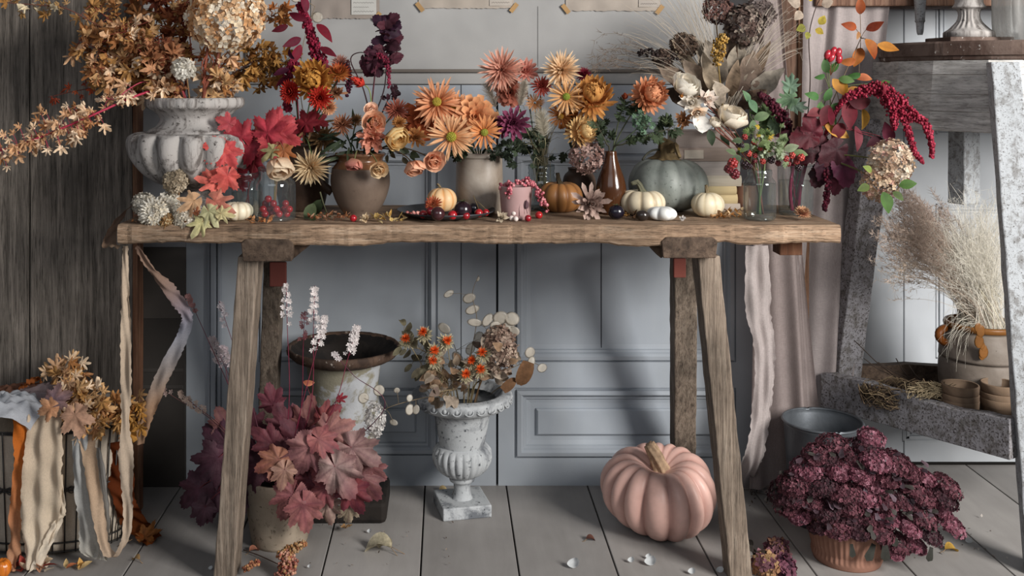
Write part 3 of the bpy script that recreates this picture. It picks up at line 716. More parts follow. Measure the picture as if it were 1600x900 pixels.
SHELF = .28
# ------------------------------------------------------------------ vessels, gourds, books, basket
VES = {}
def prof(rows, d, zb=None):
    """(half width px, row) -> (radius, z); the last row is put at zb"""
    out = [(hw*d/F, HC-(py-HY)*d/F) for hw, py in rows]
    if zb is not None: out = [(r_, z+(zb-out[-1][1])*((out[0][1]-z)/(out[0][1]-out[-1][1]))) for r_, z in out]
    return out
def smooth_prof(pr, k=4):
    pr = np.array(pr); n = len(pr); t = np.linspace(0, n-1, (n-1)*k+1); i = np.minimum(t.astype(int), n-2); f = (t-i)[:, None]
    g = lambda q: pr[np.clip(q, 0, n-1)]
    a, b, c, d = g(i-1), g(i), g(i+1), g(i+2)
    o = .5*((2*b)+(c-a)*f+(2*a-5*b+4*c-d)*f*f+(-a+3*b-3*c+d)*f**3); o[:, 0] = np.maximum(o[:, 0], 0)
    return [tuple(x) for x in o]
def ves(key, px, d, mouth_py, mr_px, base_z, inner=.8):
    x = (px-HX)*d/F
    VES[key] = dict(x=x, y=d, zm=HC-(mouth_py-HY)*d/F, r=mr_px*d/F*inner, zb=base_z)
    return x
def hollow(mb, x, y, pr, th, n, col=(1, 1, 1), mod=None, **k):
    """outside top->bottom then an inside wall; pr starts at the rim"""
    inn = [(max(r_-th, .001), z) for r_, z in pr if z > pr[-1][1]+th]
    mb.lathe(x, y, [(max(inn[-1][0]*.9, .001), pr[-1][1]+th)]+inn[::-1]+pr+[(.0005, pr[-1][1])], n, col, mod, **k)

# big fluted urn on the table
d = 2.40; x = ves('urn', 305, d, 152, 66, TOP)
T = Th('fluted_urn', 'big whitewashed stone urn with bulging flutes at the left end of the table', 'urn', (x, d, TOP))
g0, g1 = wz(207, d), wz(290, d)
def gad(a, i, z):
    k = np.clip((g0-z)/.006, 0, 1)*np.clip((z-g1)/.03, 0, 1)
    return 1+k*.17*(np.abs(np.sin(a*8+(g0-z)*3.2))**.6-.75)
def rimmod(a, i, z): return 1+np.where(z > wz(170, d), .018*np.sin(a*26), 0)
pr = smooth_prof([(72, 152), (75, 156), (74, 166), (64, 172), (55, 181), (54, 188), (60, 197), (70, 202), (75, 206)], 3); top = prof(pr, d)
m = MB(); hollow(m, x, d, top+[(top[-1][0]-.01, top[-1][1]-.001)], .018, 100, mod=rimmod); T.part('rim', m, M_urn)
pr = smooth_prof([(74, 206), (92, 207), (99, 216), (100, 228), (96, 243), (84, 262), (64, 280), (40, 291), (28, 296)], 4)
m = MB(); m.lathe(x, d, prof(pr, d), 216, (.95, .95, .95), gad); T.part('bowl', m, M_urn)
pr = smooth_prof([(28, 294), (26, 300), (32, 306), (44, 312), (48, 318), (52, 322), (52, 334)], 3)
m = MB(); m.lathe(x, d, prof(pr, d, TOP), 64, (.8, .8, .8), cap1=True); T.part('foot', m, M_urn)

# brown jug
d = 2.37; x = ves('jug', 563, d, 240, 34, TOP)
T = Th('stoneware_jug', 'round-bellied brown stoneware jug with amber glazed shoulder and side handle', 'jug', (x, d, TOP))
lo = smooth_prof([(44, 262), (46, 275), (46, 288), (42, 304), (35, 320), (27, 331), (25, 335)], 4)
m = MB(); m.lathe(x, d, prof(lo, d, TOP), 64, (1, 1, 1), cap1=True); T.part('belly', m, M_jug)
upr = prof(smooth_prof([(38, 238), (40, 241), (36, 246), (35, 251), (39, 256), (44, 263)], 4), d)
m = MB(); m.lathe(x, d, [(r_-.008, z) for r_, z in upr[::-1]]+upr, 64, (1, 1, 1)); T.part('shoulder', m, M_jugglaze, label='amber glazed neck and shoulder')
m = MB(); m.tube(curve(P(527, 247, d), P(490, 250, d), P(492, 285, d), P(519, 300, d), 14), [.009, .008, .008, .011], (1, 1, 1), 8); T.part('handle', m, M_darkpot)
# crock
d = 2.42; x = ves('crock', 749, d, 240, 32, TOP)
T = Th('stoneware_crock', 'tall straight-sided mottled beige stoneware crock in the middle of the table', 'crock', (x, d, TOP))
pr = prof(smooth_prof([(36, 238), (38, 240), (38, 245), (36, 247), (36.5, 270), (37, 300), (36, 328), (34, 331)], 3), d, TOP)
m = MB(); hollow(m, x, d, pr, .008, 64); T.part('body', m, M_crock)
# pink pot
d = 2.30; x = ves('pink', 806, d, 292, 23, TOP)
T = Th('pink_pot', 'small tapered dusty pink clay pot with faint grey branch drawing', 'pot', (x, d, TOP))
pr = prof([(26, 290), (26.4, 291), (25, 305), (23.5, 325), (22, 340), (20, 342)], d, TOP)
m = MB(); hollow(m, x, d, pr, .005, 48); T.part('body', m, M_pinkpot)
m = MB()
for pts in (((812, 338), (811, 326), (813, 315)), ((824, 334), (821, 322), (823, 312))):
    m.tube([P(a, b, d-.0335) for a, b in pts], .0006, '#4a3236', 4)
m.sphere(P(822, 320, d-.031), .006, '#5a4248', 8, 6, (1, .25, 1.6)); T.part('drawing', m, M_paper)
# vases
d = 2.38; x = ves('vase', 955, d, 238, 6, TOP)
T = Th('bottle_vase', 'brown glazed bottle vase with narrow neck before the grey pumpkin', 'vase', (x, d, TOP))
pr = prof(smooth_prof([(8, 236), (8.6, 238), (9.5, 246), (14, 262), (20, 280), (23, 294), (23, 310), (21, 330), (19, 338)], 4), d, TOP)
m = MB(); hollow(m, x, d, pr, .003, 48); T.part('body', m, M_vase)
d = 2.47; x = ves('darkjar', 472, d, 222, 30, TOP)
T = Th('dark_jar', 'dark brown stoneware jar in shadow behind the glass jar of red berries', 'jar', (x, d, TOP))
pr = prof(smooth_prof([(33, 222), (34, 226), (31, 232), (37, 245), (41, 265), (41, 290), (36, 315), (33, 324)], 3), d, TOP)
m = MB(); hollow(m, x, d, pr, .006, 40); T.part('body', m, M_darkpot)
d = 2.48; x = ves('darkvase', 905, d, 262, 16, TOP)
T = Th('dark_vase', 'dark squat vase behind the orange pumpkin and brown bottle vase', 'vase', (x, d, TOP))
pr = prof(smooth_prof([(18, 262), (17, 267), (24, 275), (27, 295), (25, 316), (22, 323)], 3), d, TOP)
m = MB(); hollow(m, x, d, pr, .005, 40); T.part('body', m, M_darkpot)
d = 2.46; x = ves('cup', 1168, d, 292, 15, TOP)
T = Th('terracotta_cup', 'plain terracotta cup behind the right glass jar of berry stems', 'cup', (x, d, TOP))
m = MB(); hollow(m, x, d, prof([(21, 288), (21.5, 290), (20, 310), (18, 327)], d, TOP), .005, 40); T.part('body', m, M_terra)
# glass jars
def glass_jar(key, label, px, d, rows, water_py=None, mat=M_glass, name='glass_jar', mouth=None):
    x = ves(key, px, d, rows[0][1], rows[0][0], TOP, .75)
    T = Th(name, label, 'jar', (x, d, TOP))
    pr = prof(smooth_prof(rows, 3), d, TOP)
    m = MB(); m.lathe(x, d, [(r_-.002, z) for r_, z in pr[:-1][::-1]][::-1][::-1][:0]+pr, 48, (1, 1, 1), cap1=True)
    T.part('glass', m, mat)
    m = MB(); r0, z0 = pr[0]; a = np.linspace(0, 2*pi, 49)
    m.tube(np.stack([x+r0*np.cos(a), d+r0*np.sin(a), np.full(49, z0)], 1), .0016, (1, 1, 1), 6, cap=False); T.part('lip', m, mat)
    m = MB(); m.lathe(x, d, [(pr[-1][0]*.96, TOP+.0065), (pr[-1][0]*.99, TOP+.003), (pr[-1][0]*.9, TOP+.001)], 40, (1, 1, 1), cap0=True); T.part('base', m, mat)
    if water_py:
        zw = wz(water_py, d); rw = [(r_-.0025, z) for r_, z in pr if TOP+.006 < z < zw]
        m = MB(); m.lathe(x, d, [(rw[0][0], zw)]+rw+[(rw[-1][0], TOP+.007)], 40, (1, 1, 1), cap0=True); T.part('water', m, M_water)
    return x
glass_jar('jarR1', 'square-shouldered clear glass jar of water and berry stems near right table end', 1187, 2.285, [(18, 266), (19, 270), (18.5, 276), (24, 284), (25, 292), (25, 330), (24, 340), (21, 344)], 286)
glass_jar('jarR2', 'wide clear glass tumbler with magenta stems at the far right of the table', 1243, 2.37, [(27, 258), (27, 270), (26.5, 300), (26, 325), (24, 335)], 282, name='glass_tumbler')
glass_jar('jarL', 'clear glass jar holding red berries under the drooping cream tulip', 429, 2.285, [(25, 262), (26, 267), (25, 274), (32, 284), (33, 296), (33, 335), (31, 343)])
glass_jar('jarL2', 'clear glass jar with red-leaf stems behind the cream mini pumpkin', 386, 2.35, [(17, 270), (18, 275), (17, 281), (23, 290), (24, 300), (24, 330), (22, 337)], 300)
glass_jar('jarB', 'greyish glass jar of pale grasses behind the orange pumpkin', 846, 2.47, [(20, 258), (21, 262), (20, 267), (21, 270), (20, 273), (24, 281), (25, 292), (25, 318), (23, 324)], None, M_glassgrey)
# plate
c = on_table(697, 342); d = 2.34
x = wx(697, d); T = Th('pewter_plate', 'wide shallow dark pewter plate of plums and red berries', 'plate', (x, d, TOP))
m = MB(); rp = 77*d/F
m.lathe(x, d, [(.001, TOP+.004), (rp*.72, TOP+.005), (rp*.8, TOP+.008), (rp*.98, TOP+.016), (rp, TOP+.0165), (rp*.985, TOP+.0135), (rp*.8, TOP+.004), (rp*.7, TOP+.001), (.001, TOP+.001)], 72, (1, 1, 1)); T.part('dish', m, M_plate)
PL = (x, d)
# ------------------------------------------------------------------ pumpkins and gourds
def gourd(name, label, cat, px, d, hw, h_px, nr, depth, col, groove, stem, mat=M_gourd, base=TOP, dimple=.16, tilt=None, stem_r=(.005, .003), stemcol='#8b7a5c', power=.85):
    x = wx(px, d); T = Th(name, label, cat, (x, d, base)); m = MB()
    rx, h = hw*d/F, h_px*d/F
    rib_pumpkin(m, (x, d, base), rx, h, nr, depth, col, groove, dimple, tilt=tilt, power=power); T.part('skin', m, mat)
    if stem:
        p0 = V3(x, d, base+h*(1-dimple*.95)-.003)
        pts = [p0]+[P(a, b, d) for a, b in stem]
        pts[0] = V3(pts[0][0], d, pts[0][2])
        m = MB(); q = np.array(pts); t = np.linspace(0, 1, 10); q = np.stack([np.interp(t, np.linspace(0, 1, len(q)), q[:, k]) for k in range(3)], 1)
        stalk(m, q, stem_r[0], stem_r[1], stemcol); T.part('stalk', m, M_dry)
    return T
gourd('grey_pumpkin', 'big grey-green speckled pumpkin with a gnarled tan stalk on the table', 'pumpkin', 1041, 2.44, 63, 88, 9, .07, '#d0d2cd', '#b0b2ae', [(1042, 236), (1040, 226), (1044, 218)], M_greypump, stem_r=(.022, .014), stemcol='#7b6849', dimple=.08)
m = MB(); q = curve(P(1052, 232, 2.42), P(1058, 222, 2.40), P(1054, 228, 2.39), P(1062, 246, 2.37), 10); stalk(m, q, .007, .004, '#7b6849')
m2 = [o for o in COL.objects if o.name.startswith('grey_pumpkin')][0]; o = m.build('stalk_root', M_dry, np.array(m2.location), m2)
m = MB(); m.tube(curve(P(1034, 234, 2.44), P(1020, 232, 2.43), P(1010, 238, 2.42), P(1004, 250, 2.41), 10), .0028, '#3e3d33', 6); m.build('tendril', M_dry, np.array(m2.location), m2)
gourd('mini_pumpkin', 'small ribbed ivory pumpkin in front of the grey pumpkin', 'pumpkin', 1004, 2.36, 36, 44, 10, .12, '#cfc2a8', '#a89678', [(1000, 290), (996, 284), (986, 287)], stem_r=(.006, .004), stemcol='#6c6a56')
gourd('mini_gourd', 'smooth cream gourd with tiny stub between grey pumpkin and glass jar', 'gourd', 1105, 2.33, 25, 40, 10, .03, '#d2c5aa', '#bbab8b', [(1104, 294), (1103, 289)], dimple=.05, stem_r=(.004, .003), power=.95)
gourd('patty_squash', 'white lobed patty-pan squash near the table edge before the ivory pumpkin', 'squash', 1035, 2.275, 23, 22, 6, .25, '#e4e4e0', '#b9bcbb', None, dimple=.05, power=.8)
gourd('orange_pumpkin', 'dull orange-brown pumpkin in shadow behind the pink pot', 'pumpkin', 875, 2.42, 36, 52, 10, .10, '#8e6136', '#6a4222', [(872, 278), (871, 270)], stem_r=(.005, .004), stemcol='#453a2a')  # skin colour lowered to carry the shade it sits in
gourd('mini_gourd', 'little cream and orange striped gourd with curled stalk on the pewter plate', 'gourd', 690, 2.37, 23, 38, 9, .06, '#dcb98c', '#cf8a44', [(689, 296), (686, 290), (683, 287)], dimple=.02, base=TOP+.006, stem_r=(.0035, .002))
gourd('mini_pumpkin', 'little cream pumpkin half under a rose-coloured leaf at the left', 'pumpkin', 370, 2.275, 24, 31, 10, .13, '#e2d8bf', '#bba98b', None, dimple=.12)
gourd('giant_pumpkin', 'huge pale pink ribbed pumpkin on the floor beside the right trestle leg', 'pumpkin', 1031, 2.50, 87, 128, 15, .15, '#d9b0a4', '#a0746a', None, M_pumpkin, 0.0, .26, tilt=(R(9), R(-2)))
T = [o for o in COL.objects if o.name.startswith('giant_pumpkin')][0]
m = MB(); q = curve(P(1036, 746, 2.49), P(1030, 726, 2.48), P(1026, 712, 2.48), P(1014, 694, 2.48), 12); stalk(m, q, .021, .012, '#c2a486', 6); m.build('stalk', M_dry, np.array(T.location), T)
gourd('orange_gourd', 'glossy orange gourd cut by the lower left corner of the photo', 'gourd', 2, 2.25, 15, 30, 8, .05, '#d97a26', '#b85e18', None, M_fruit, 0.0)
# plums, berries
def ball(name, label, cat, c, r, col, stem=None, group=None, sc=(1, 1, 1), crown=False):
    T = Th(name, label, cat, V3(c[0], c[1], c[2]-r*sc[2]), group); m = MB(); m.sphere(c, r, col, 18, 12, sc); T.part('skin', m, M_fruit)
    if stem:
        m = MB(); m.tube([c+V3(0, 0, r*.95*sc[2]), c+V3(*stem)*.5+V3(0, 0, r), c+V3(*stem)+V3(0, 0, r)], .0008, '#6a5a3a', 5); T.part('stalk', m, M_stem)
    if crown:
        m = MB()
        for k in range(5): simple_leaf(m, c+V3(0, -.2*r, r*.9), V3(math.cos(k*1.26), math.sin(k*1.26), .35), V3(0, 0, 1), r*.8, r*.16, '#5d6144', 'lance')
        T.part('calyx', m, M_flora)
zp = TOP+.006
def onplate(px, py, r, z=None):
    d_ = (HC-zp-r)*F/(py-HY); return P(px, py, d_)
for lab, px, py, rpx, col, cr, st in (
    ('largest glossy black-purple plum near the centre of the plate', 723, 328, 13.5, '#24141c', True, None),
    ('dark brownish plum at the left front of the pewter plate', 684, 334, 10.5, '#3a1c1f', False, None),
    ('small black plum at the back right of the pewter plate', 740, 325, 8, '#17131c', False, None)):
    r = rpx*2.34/F; ball('plum', lab, 'plum', onplate(px, py, r), r, col, st, 'plums on the plate', crown=cr)
for lab, px, py, rpx, col, st in (
    ('bright red berry at the right rim of the plate with stalk', 748, 333, 6.5, '#a31d22', (-.012, 0, .03)),
    ('red berry furthest right on the plate', 759, 332, 5.5, '#96181f', (-.02, 0, .018)),
    ('red berry at the plate front between the brown and black plums', 707, 336, 7, '#a41e25', None),
    ('dark red berry right in front of the largest plum', 728, 337, 6, '#8c1a22', None),
    ('dull red berry at the left of the plate beside pink beads', 661, 335, 6.5, '#7a1a20', None),
    ('dark red berry behind the brown plum on the plate', 672, 330, 6.5, '#6a161c', None)):
    r = rpx*2.33/F; ball('berry', lab, 'berry', onplate(px, py, r), r, col, st, 'red berries on the plate')
ball('aubergine', 'tiny glossy black aubergine with green cap before the brown bottle vase', 'aubergine', V3(wx(963, 2.29), 2.29, TOP+.016), .016, '#17131f', sc=(1.15, 1, 1), crown=True)
ball('acorn_cup', 'small dark round seed case in shade below the ivory pumpkin', 'seed', V3(wx(1004, 2.265), 2.265, TOP+.012), .012, '#2a2320', sc=(1.2, 1, 1))
for lab, px, py, r, col in (('red berry with stem scar right of the pink pot', 842, 336, .0085, '#a51f22'), ('deep red berry just before the pink pot', 825, 341, .0075, '#8f1a26'), ('red berry on the table before the brown jug', 552, 341, .008, '#a01b25'), ('dull red berry touching the pink pot front', 814, 339, .0065, '#8b2a2c')):
    d_ = (HC-TOP-r)*F/(py-HY); ball('berry', lab, 'berry', P(px, py, d_), r, col, None, 'loose berries on the table')
for lab, px, py, r in (('uppermost white snowberry leaning on the pink pot', 803, 333, .0062), ('left of the two lower white snowberries before the pink pot', 799, 341, .006), ('right of the two lower white snowberries before the pink pot', 806, 342, .0058)):
    d_ = (HC-TOP-r)*F/(max(py, 340)-HY)
    c = P(px, py, d_); ball('snowberry', lab, 'berry', c, r, '#dccfc8', None, 'snowberries before the pink pot')
# red berries inside the glass jar
i = 0
for row, (pyb, xs_) in enumerate(((337, (414, 425, 436, 448)), (327, (411, 421, 432, 444, 452)), (318, (415, 427, 446)), (311, (419,)))):
    for a in xs_:
        i += 1; r = .0082; dd = 2.285+(-.012 if (i % 2) else .008)
        ball('berry', 'round glossy red berry heaped inside the clear glass jar', 'berry', P(a, pyb, dd)+V3(0, 0, .004 if row == 0 else 0), r, shade('#a11a24', .2), None, 'red berries inside the glass jar')
# ------------------------------------------------------------------ stack of old books
bks = [(1056, 1150, 205, 230, '#a79a93', 'topmost pale grey-pink clothbound book of the stack'), (1050, 1152, 231, 251, '#9a8a80', 'second book from the top of the stack, with light spine label'), (1060, 1156, 252, 274, '#aaa19b', 'third book from the top, pale grey, behind the grey pumpkin'), (1062, 1158, 275, 291, '#b0a696', 'fourth book from the top, cream, behind the grey pumpkin'), (1068, 1150, 292, 304, '#b5a27c', 'thin straw-coloured book low in the stack'), (1066, 1152, 305, 319, '#b3a07a', 'yellowish book second from the bottom of the stack'), (1062, 1156, 320, 331, '#9c9085', 'grey bottom book of the stack')]
zb = TOP; db = 2.43
for a, b, t0, t1, col, lab in reversed(bks):
    h = (t1-t0+.6)*db/F; x0_, x1_ = wx(a, db), wx(b, db); y0_ = db+U(-.004, .004); dp = .105
    T = Th('book', lab, 'book', ((x0_+x1_)/2, db+.05, zb), 'old books stacked behind the grey pumpkin')
    m = MB(); m.box((x0_, y0_, zb), (x1_, y0_+dp, zb+.0028), col); m.box((x0_, y0_, zb+h-.0028), (x1_, y0_+dp, zb+h), col)
    V = []; ns = 8
    for k in range(ns+1):
        t = k/ns; yy = y0_-.004*math.sin(pi*t); V += [(x0_, yy, zb+h*t), (x1_, yy, zb+h*t)]
    m.add(V, [(2*k, 2*k+1, 2*k+3, 2*k+2) for k in range(ns)], col)
    T.part('cover', m, M_book, smooth=False)
    m = MB(); m.box((x0_+.003, y0_+.004, zb+.0028), (x1_-.003, y0_+dp-.004, zb+h-.0028), '#b9ae98'); T.part('pages', m, M_book, smooth=False)
    if 'label' in lab: m = MB(); m.box((wx(1068, db), y0_-.0055, zb+h*.2), (wx(1098, db), y0_-.001, zb+h*.85), '#bdb2a4'); T.part('spine_label', m, M_book, smooth=False)
    zb += h
d = 2.48; x = ves('bookvase', 1132, d, 182, 14, zb)
T = Th('tall_vase', 'pale grey flared vase on the book stack holding dried flowers', 'vase', (x, d, zb))
m = MB(); hollow(m, x, d, prof(smooth_prof([(16, 180), (15, 185), (15, 192), (16, 199), (15, 206)], 3), d, zb), .004, 36, (.55, .5, .46)); T.part('body', m, M_urn2)
# ------------------------------------------------------------------ under the table
d = 2.60; x = ves('whiteurn', 722, d, 618, 60, 0)
T = Th('stemmed_urn', 'whitewashed pedestal urn with egg-and-dart rim on the floor', 'urn', (x, d, 0))
pr = prof(smooth_prof([(66, 610), (76, 612), (78, 617), (76, 624), (70, 631), (56, 637), (46, 640)], 3), d)
def egg(a, i, z): return 1+.018*np.sin(a*24)*np.exp(-((z-wz(622, d))/.012)**2)
m = MB(); m.lathe(x, d, [(pr[0][0]-.02, pr[0][1]-.02), (pr[0][0]-.006, pr[0][1])]+pr, 144, (1, 1, 1), egg); T.part('rim', m, M_urn2)
m = MB()
for k in range(26):
    a = 2*pi*k/26; c = V3(x+.1245*math.cos(a), d+.1245*math.sin(a), wz(620, d)); t = np.linspace(0, 2*pi, 13)
    if math.sin(a) > .5: continue
    tx = V3(-math.sin(a), math.cos(a), 0); tz = unit(V3(-.35*math.cos(a), -.35*math.sin(a), 1)); 
    m.tube([c+tx*.0108*math.cos(q)+tz*.009*math.sin(q) for q in t], .0018, (.95, .95, .95), 5, cap=False); m.sphere(c, .005, (.95, .95, .95), 8, 6, (1, 1, 1.3))
T.part('egg_moulding', m, M_urn2)
pr = prof(smooth_prof([(46, 638), (44, 645), (41, 660), (38, 678), (36, 690), (35, 695)], 3), d)
m = MB(); m.lathe(x, d, [(.02, pr[0][1]-.03)]+pr, 64, (1, 1, 1)); T.part('neck', m, M_urn2)
zt, zl = wz(694, d), wz(742, d)
def gad2(a, i, z): return 1+.07*(np.abs(np.sin(a*12))**.7-.55)*np.clip((zt-z)/.012, 0, 1)*np.clip((z-zl)/.02, 0, 1)
m = MB(); m.lathe(x, d, prof(smooth_prof([(35, 693), (41, 697), (45, 705), (45, 716), (40, 728), (30, 738), (17, 743)], 4), d), 192, (1, 1, 1), gad2); T.part('bowl', m, M_urn2)
m = MB(); m.lathe(x, d, prof(smooth_prof([(17, 742), (20, 745), (19, 750), (14, 753), (13, 765), (16, 776), (26, 785), (33, 789), (37, 792), (37, 797), (35, 800)], 3), d), 64, (1, 1, 1)); T.part('stem', m, M_urn2)
m = MB(); m.box((-.062, -.062, 0), (.062, .062, .031), (1, 1, 1)); m.V[-1] = m.V[-1]@np.array(Matrix.Rotation(R(12), 3, 'Z')).T+V3(x, d, 0); T.part('plinth', m, M_urn2, smooth=False, bevel=.003)
d = 2.585; x = ves('ironurn', 537, d, 541, 70, 0)
T = Th('iron_urn', 'wide old garden urn with rusty black rim and flaking white body', 'urn', (x, d, 0))
zr = wz(541, d)
def rough(a, i, z): return 1+.010*np.sin(a*40)*np.sin(a*7+z*90)+.006*np.sin(a*17)
ra = 88*d/F
m = MB(); m.lathe(x, d, [(ra*.93, zr-.004), (ra*.97, zr+.004), (ra, zr), (ra*.99, zr-.012), (ra*.9, zr-.024), (ra*.72, zr-.034), (ra*.62, zr-.036)], 120, (1, 1, 1), rough); T.part('rim', m, M_rust)
m = MB(); m.lathe(x, d, [(ra*.94, zr-.002), (ra*.84, zr-.016), (ra*.6, zr-.03), (ra*.5, zr-.1), (ra*.3, zr-.16), (.001, zr-.17)], 64, (1, 1, 1)); T.part('inside', m, M_iron, label='black hollow of the urn')
pr = prof(smooth_prof([(60, 562), (57, 575), (54, 600), (54, 618), (58, 640), (57, 658), (50, 680), (38, 696), (24, 706), (20, 712)], 3), d)
m = MB(); m.lathe(x, d, pr, 64, (1, 1, 1)); T.part('body', m, M_peel)
m = MB(); m.lathe(x, d, prof(smooth_prof([(20, 710), (18, 722), (26, 735), (44, 745), (54, 755), (56, 766)], 3), d), 48, (.8, .8, .8)); T.part('foot', m, M_peel)
m = MB(); m.box((x-.098, d-.075, 0), (x+.112, d+.10, .055), (.9, .9, .9)); T.part('plinth', m, M_iron, smooth=False, bevel=.012)
d = 2.43; x = ves('heuchera', 437, d, 748, 40, 0)
HEU = Th('potted_heuchera', 'heuchera with big red-purple leaves in a lime-crusted clay pot behind left trestle leg', 'potted plant', (x, d, 0))
m = MB(); hollow(m, x, d, prof([(54, 742), (55, 745), (54, 760), (50, 800), (44, 845), (43, 850)], d, 0), .008, 56); HEU.part('pot', m, M_stonepot)
m = MB(); m.lathe(x, d, [(.073, wz(752, d)), (.001, wz(746, d))], 24, '#2a211b'); HEU.part('soil', m, M_walldark)
d = 2.34; x = ves('sedum', 1323, d, 800, 50, 0)
SED = Th('potted_sedum', 'dark plum-flowered sedum in a fluted terracotta pot on the floor', 'potted plant', (x, d, 0))
def flute(a, i, z): return 1+.016*np.sin(a*44)*(1 if wz(862, d) < z < wz(795, d) else 0)
pr = prof(smooth_prof([(66, 790), (66, 795), (63, 797), (60, 815), (55, 845), (52, 858), (52, 862), (53, 870), (50, 880)], 4), d, 0)
m = MB(); hollow(m, x, d, pr, .008, 220, mod=flute); SED.part('pot', m, M_terra)
m = MB(); m.lathe(x, d, [(.085, wz(800, d)), (.001, wz(796, d))], 24, '#2a211b'); SED.part('soil', m, M_walldark)
d = 2.54; x = wx(1285, d)
T = Th('zinc_bucket', 'dull galvanised zinc bucket standing behind the potted sedum', 'bucket', (x, d, 0))
zr = wz(657, d)
m = MB(); hollow(m, x, d, [(59*d/F, zr), (60*d/F, zr-.004), (58*d/F, zr-.010), (56*d/F, zr-.06), (50*d/F, .05), (48*d/F, .02), (49*d/F, 0)], .0025, 64, mod=lambda a, i, z: 1+.01*np.sin(a*2+.4)); T.part('pail', m, M_zinc)
a = np.linspace(0, 2*pi, 65); m = MB(); m.tube(np.stack([x+59.5*d/F*(1+.01*np.sin(a*2+.4))*np.cos(a), d+59.5*d/F*(1+.01*np.sin(a*2+.4))*np.sin(a), np.full(65, zr)], 1), .0035, (1, 1, 1), 7, cap=False); T.part('rolled_rim', m, M_zinc)
# ------------------------------------------------------------------ on the stand
d = 2.56; x = ves('grassjar', 1534, d, 505, 40, SHELF)
T = Th('confit_jar', 'old grey stoneware jar with orange glazed rim and lug on the stand shelf', 'jar', (x, d, SHELF))
pr = prof(smooth_prof([(46, 548), (59, 556), (62, 575), (62, 600), (59, 625), (55, 645)], 3), d, SHELF)
nk = prof(smooth_prof([(53, 502), (55, 505), (54, 510), (50, 514), (54, 522), (60, 540), (62, 556)], 3), d)
m = MB(); m.lathe(x, d, [(r_-.006, z) for r_, z in nk[::-1]]+nk[:8], 56, (1, 1, 1)); T.part('glazed_rim', m, M_orangeglaze, label='orange glazed rim')
m = MB(); m.lathe(x, d, nk[7:]+pr[3:], 56, (1, 1, 1), cap1=True); T.part('body', m, M_grassjar)
m = MB(); q = [P(1478, 512, d), P(1464, 516, d-.02), P(1462, 528, d-.02), P(1478, 536, d-.01)]; m.tube(curve(*q, 10), .010, (.8, .6, .5), 8); T.part('lug', m, M_orangeglaze)
m = MB()
for k in range(9):
    px = 1528+k*1.1; m.sphere(P(px+3*math.sin(k*1.3), 512+k*5.5, d-.0985+.0003*k*k*.2), .009+.003*math.sin(k*2), (1, 1, 1), 8, 6, (1, .12, 1.3))
T.part('glaze_run', m, M_orangeglaze, label='orange glaze dripping down the jar')
zs = SHELF
def potstack(px, d, hw, tops, labs, grp):
    z = zs; x = wx(px, d)
    for k, (lab) in enumerate(labs):
        T = Th('clay_pot', lab, 'pot', (x, d, z), grp); hgt = .058 if k == 0 else .05
        r = hw*d/F
        m = MB(); hollow(m, x, d, [(r*1.0, z+hgt), (r*1.02, z+hgt-.002), (r*1.0, z+hgt-.018), (r*.95, z+hgt-.020), (r*.72, z)], .004, 40); T.part('body', m, M_paleterra)
        z += .0215
potstack(1500, 2.42, 27, 0, ['lowest clay pot nested in the left stack beside the nest', 'middle clay pot nested in the left stack beside the nest', 'top clay pot of the left nested stack beside the twig nest'], 'nested clay pots beside the nest')
potstack(1562, 2.43, 27, 0, ['lowest clay pot of the right stack behind the white front leg', 'middle clay pot of the right stack behind the white front leg', 'top clay pot of the right stack behind the white front leg'], 'nested clay pots behind the front leg')
d = 2.50; zt = 1.181; x = wx(1514, d)
T = Th('fluted_pedestal', 'worn white fluted pedestal foot on a square plinth atop the stand', 'pedestal', (x, d, zt))
m = MB(); m.box((x-.075, d-.06, zt), (x+.078, d+.07, zt+.013), (1, 1, 1)); T.part('plinth', m, M_standdark, smooth=False, bevel=.002)
def fl2(a, i, z): return 1+.05*np.sin(a*20)*np.clip((z-wz(47, d))/.008, 0, 1)*np.clip((wz(14, d)-z)/.008, 0, 1)
pr = prof(smooth_prof([(16, -40), (22, -12), (20, 2), (22, 8), (24, 12), (17, 16), (15, 24), (18, 34), (27, 44), (36, 50), (37, 53)], 4), d)
m = MB(); m.lathe(x, d, pr[:-1]+[(pr[-1][0], zt+.013)], 120, (1, 1, 1), fl2, cap1=True); T.part('foot', m, M_urn)
d = 2.44; x = wx(1608, d)
T = Th('ribbed_glass_vase', 'cloudy white rippled glass vase at the top right on the stand', 'vase', (x, d, zt))
m = MB(); m.lathe(x, d, prof(smooth_prof([(50, -60), (52, -20), (52, 20), (50, 45), (44, 58), (40, 62)], 4), d, zt), 80, (1, 1, 1), lambda a, i, z: 1+.012*np.sin(a*22+z*14)+.01*np.sin(a*9-z*25), cap1=True); T.part('glass', m, M_frost)
d = 2.655
T = Th('turned_spindle', 'tapered wooden spindle with flaking paint hanging from the beam', 'spindle', P(1432, 55, d))
m = MB(); xx = wx(1432, d); m.lathe(xx, d-.02, prof(smooth_prof([(11, -110), (10, -20), (8, 12), (7, 30), (7.5, 34), (6, 37), (5, 50), (3.5, 55)], 3), d), 20, (1, .95, .9), cap1=True, cap0=True); T.part('shaft', m, M_stand)
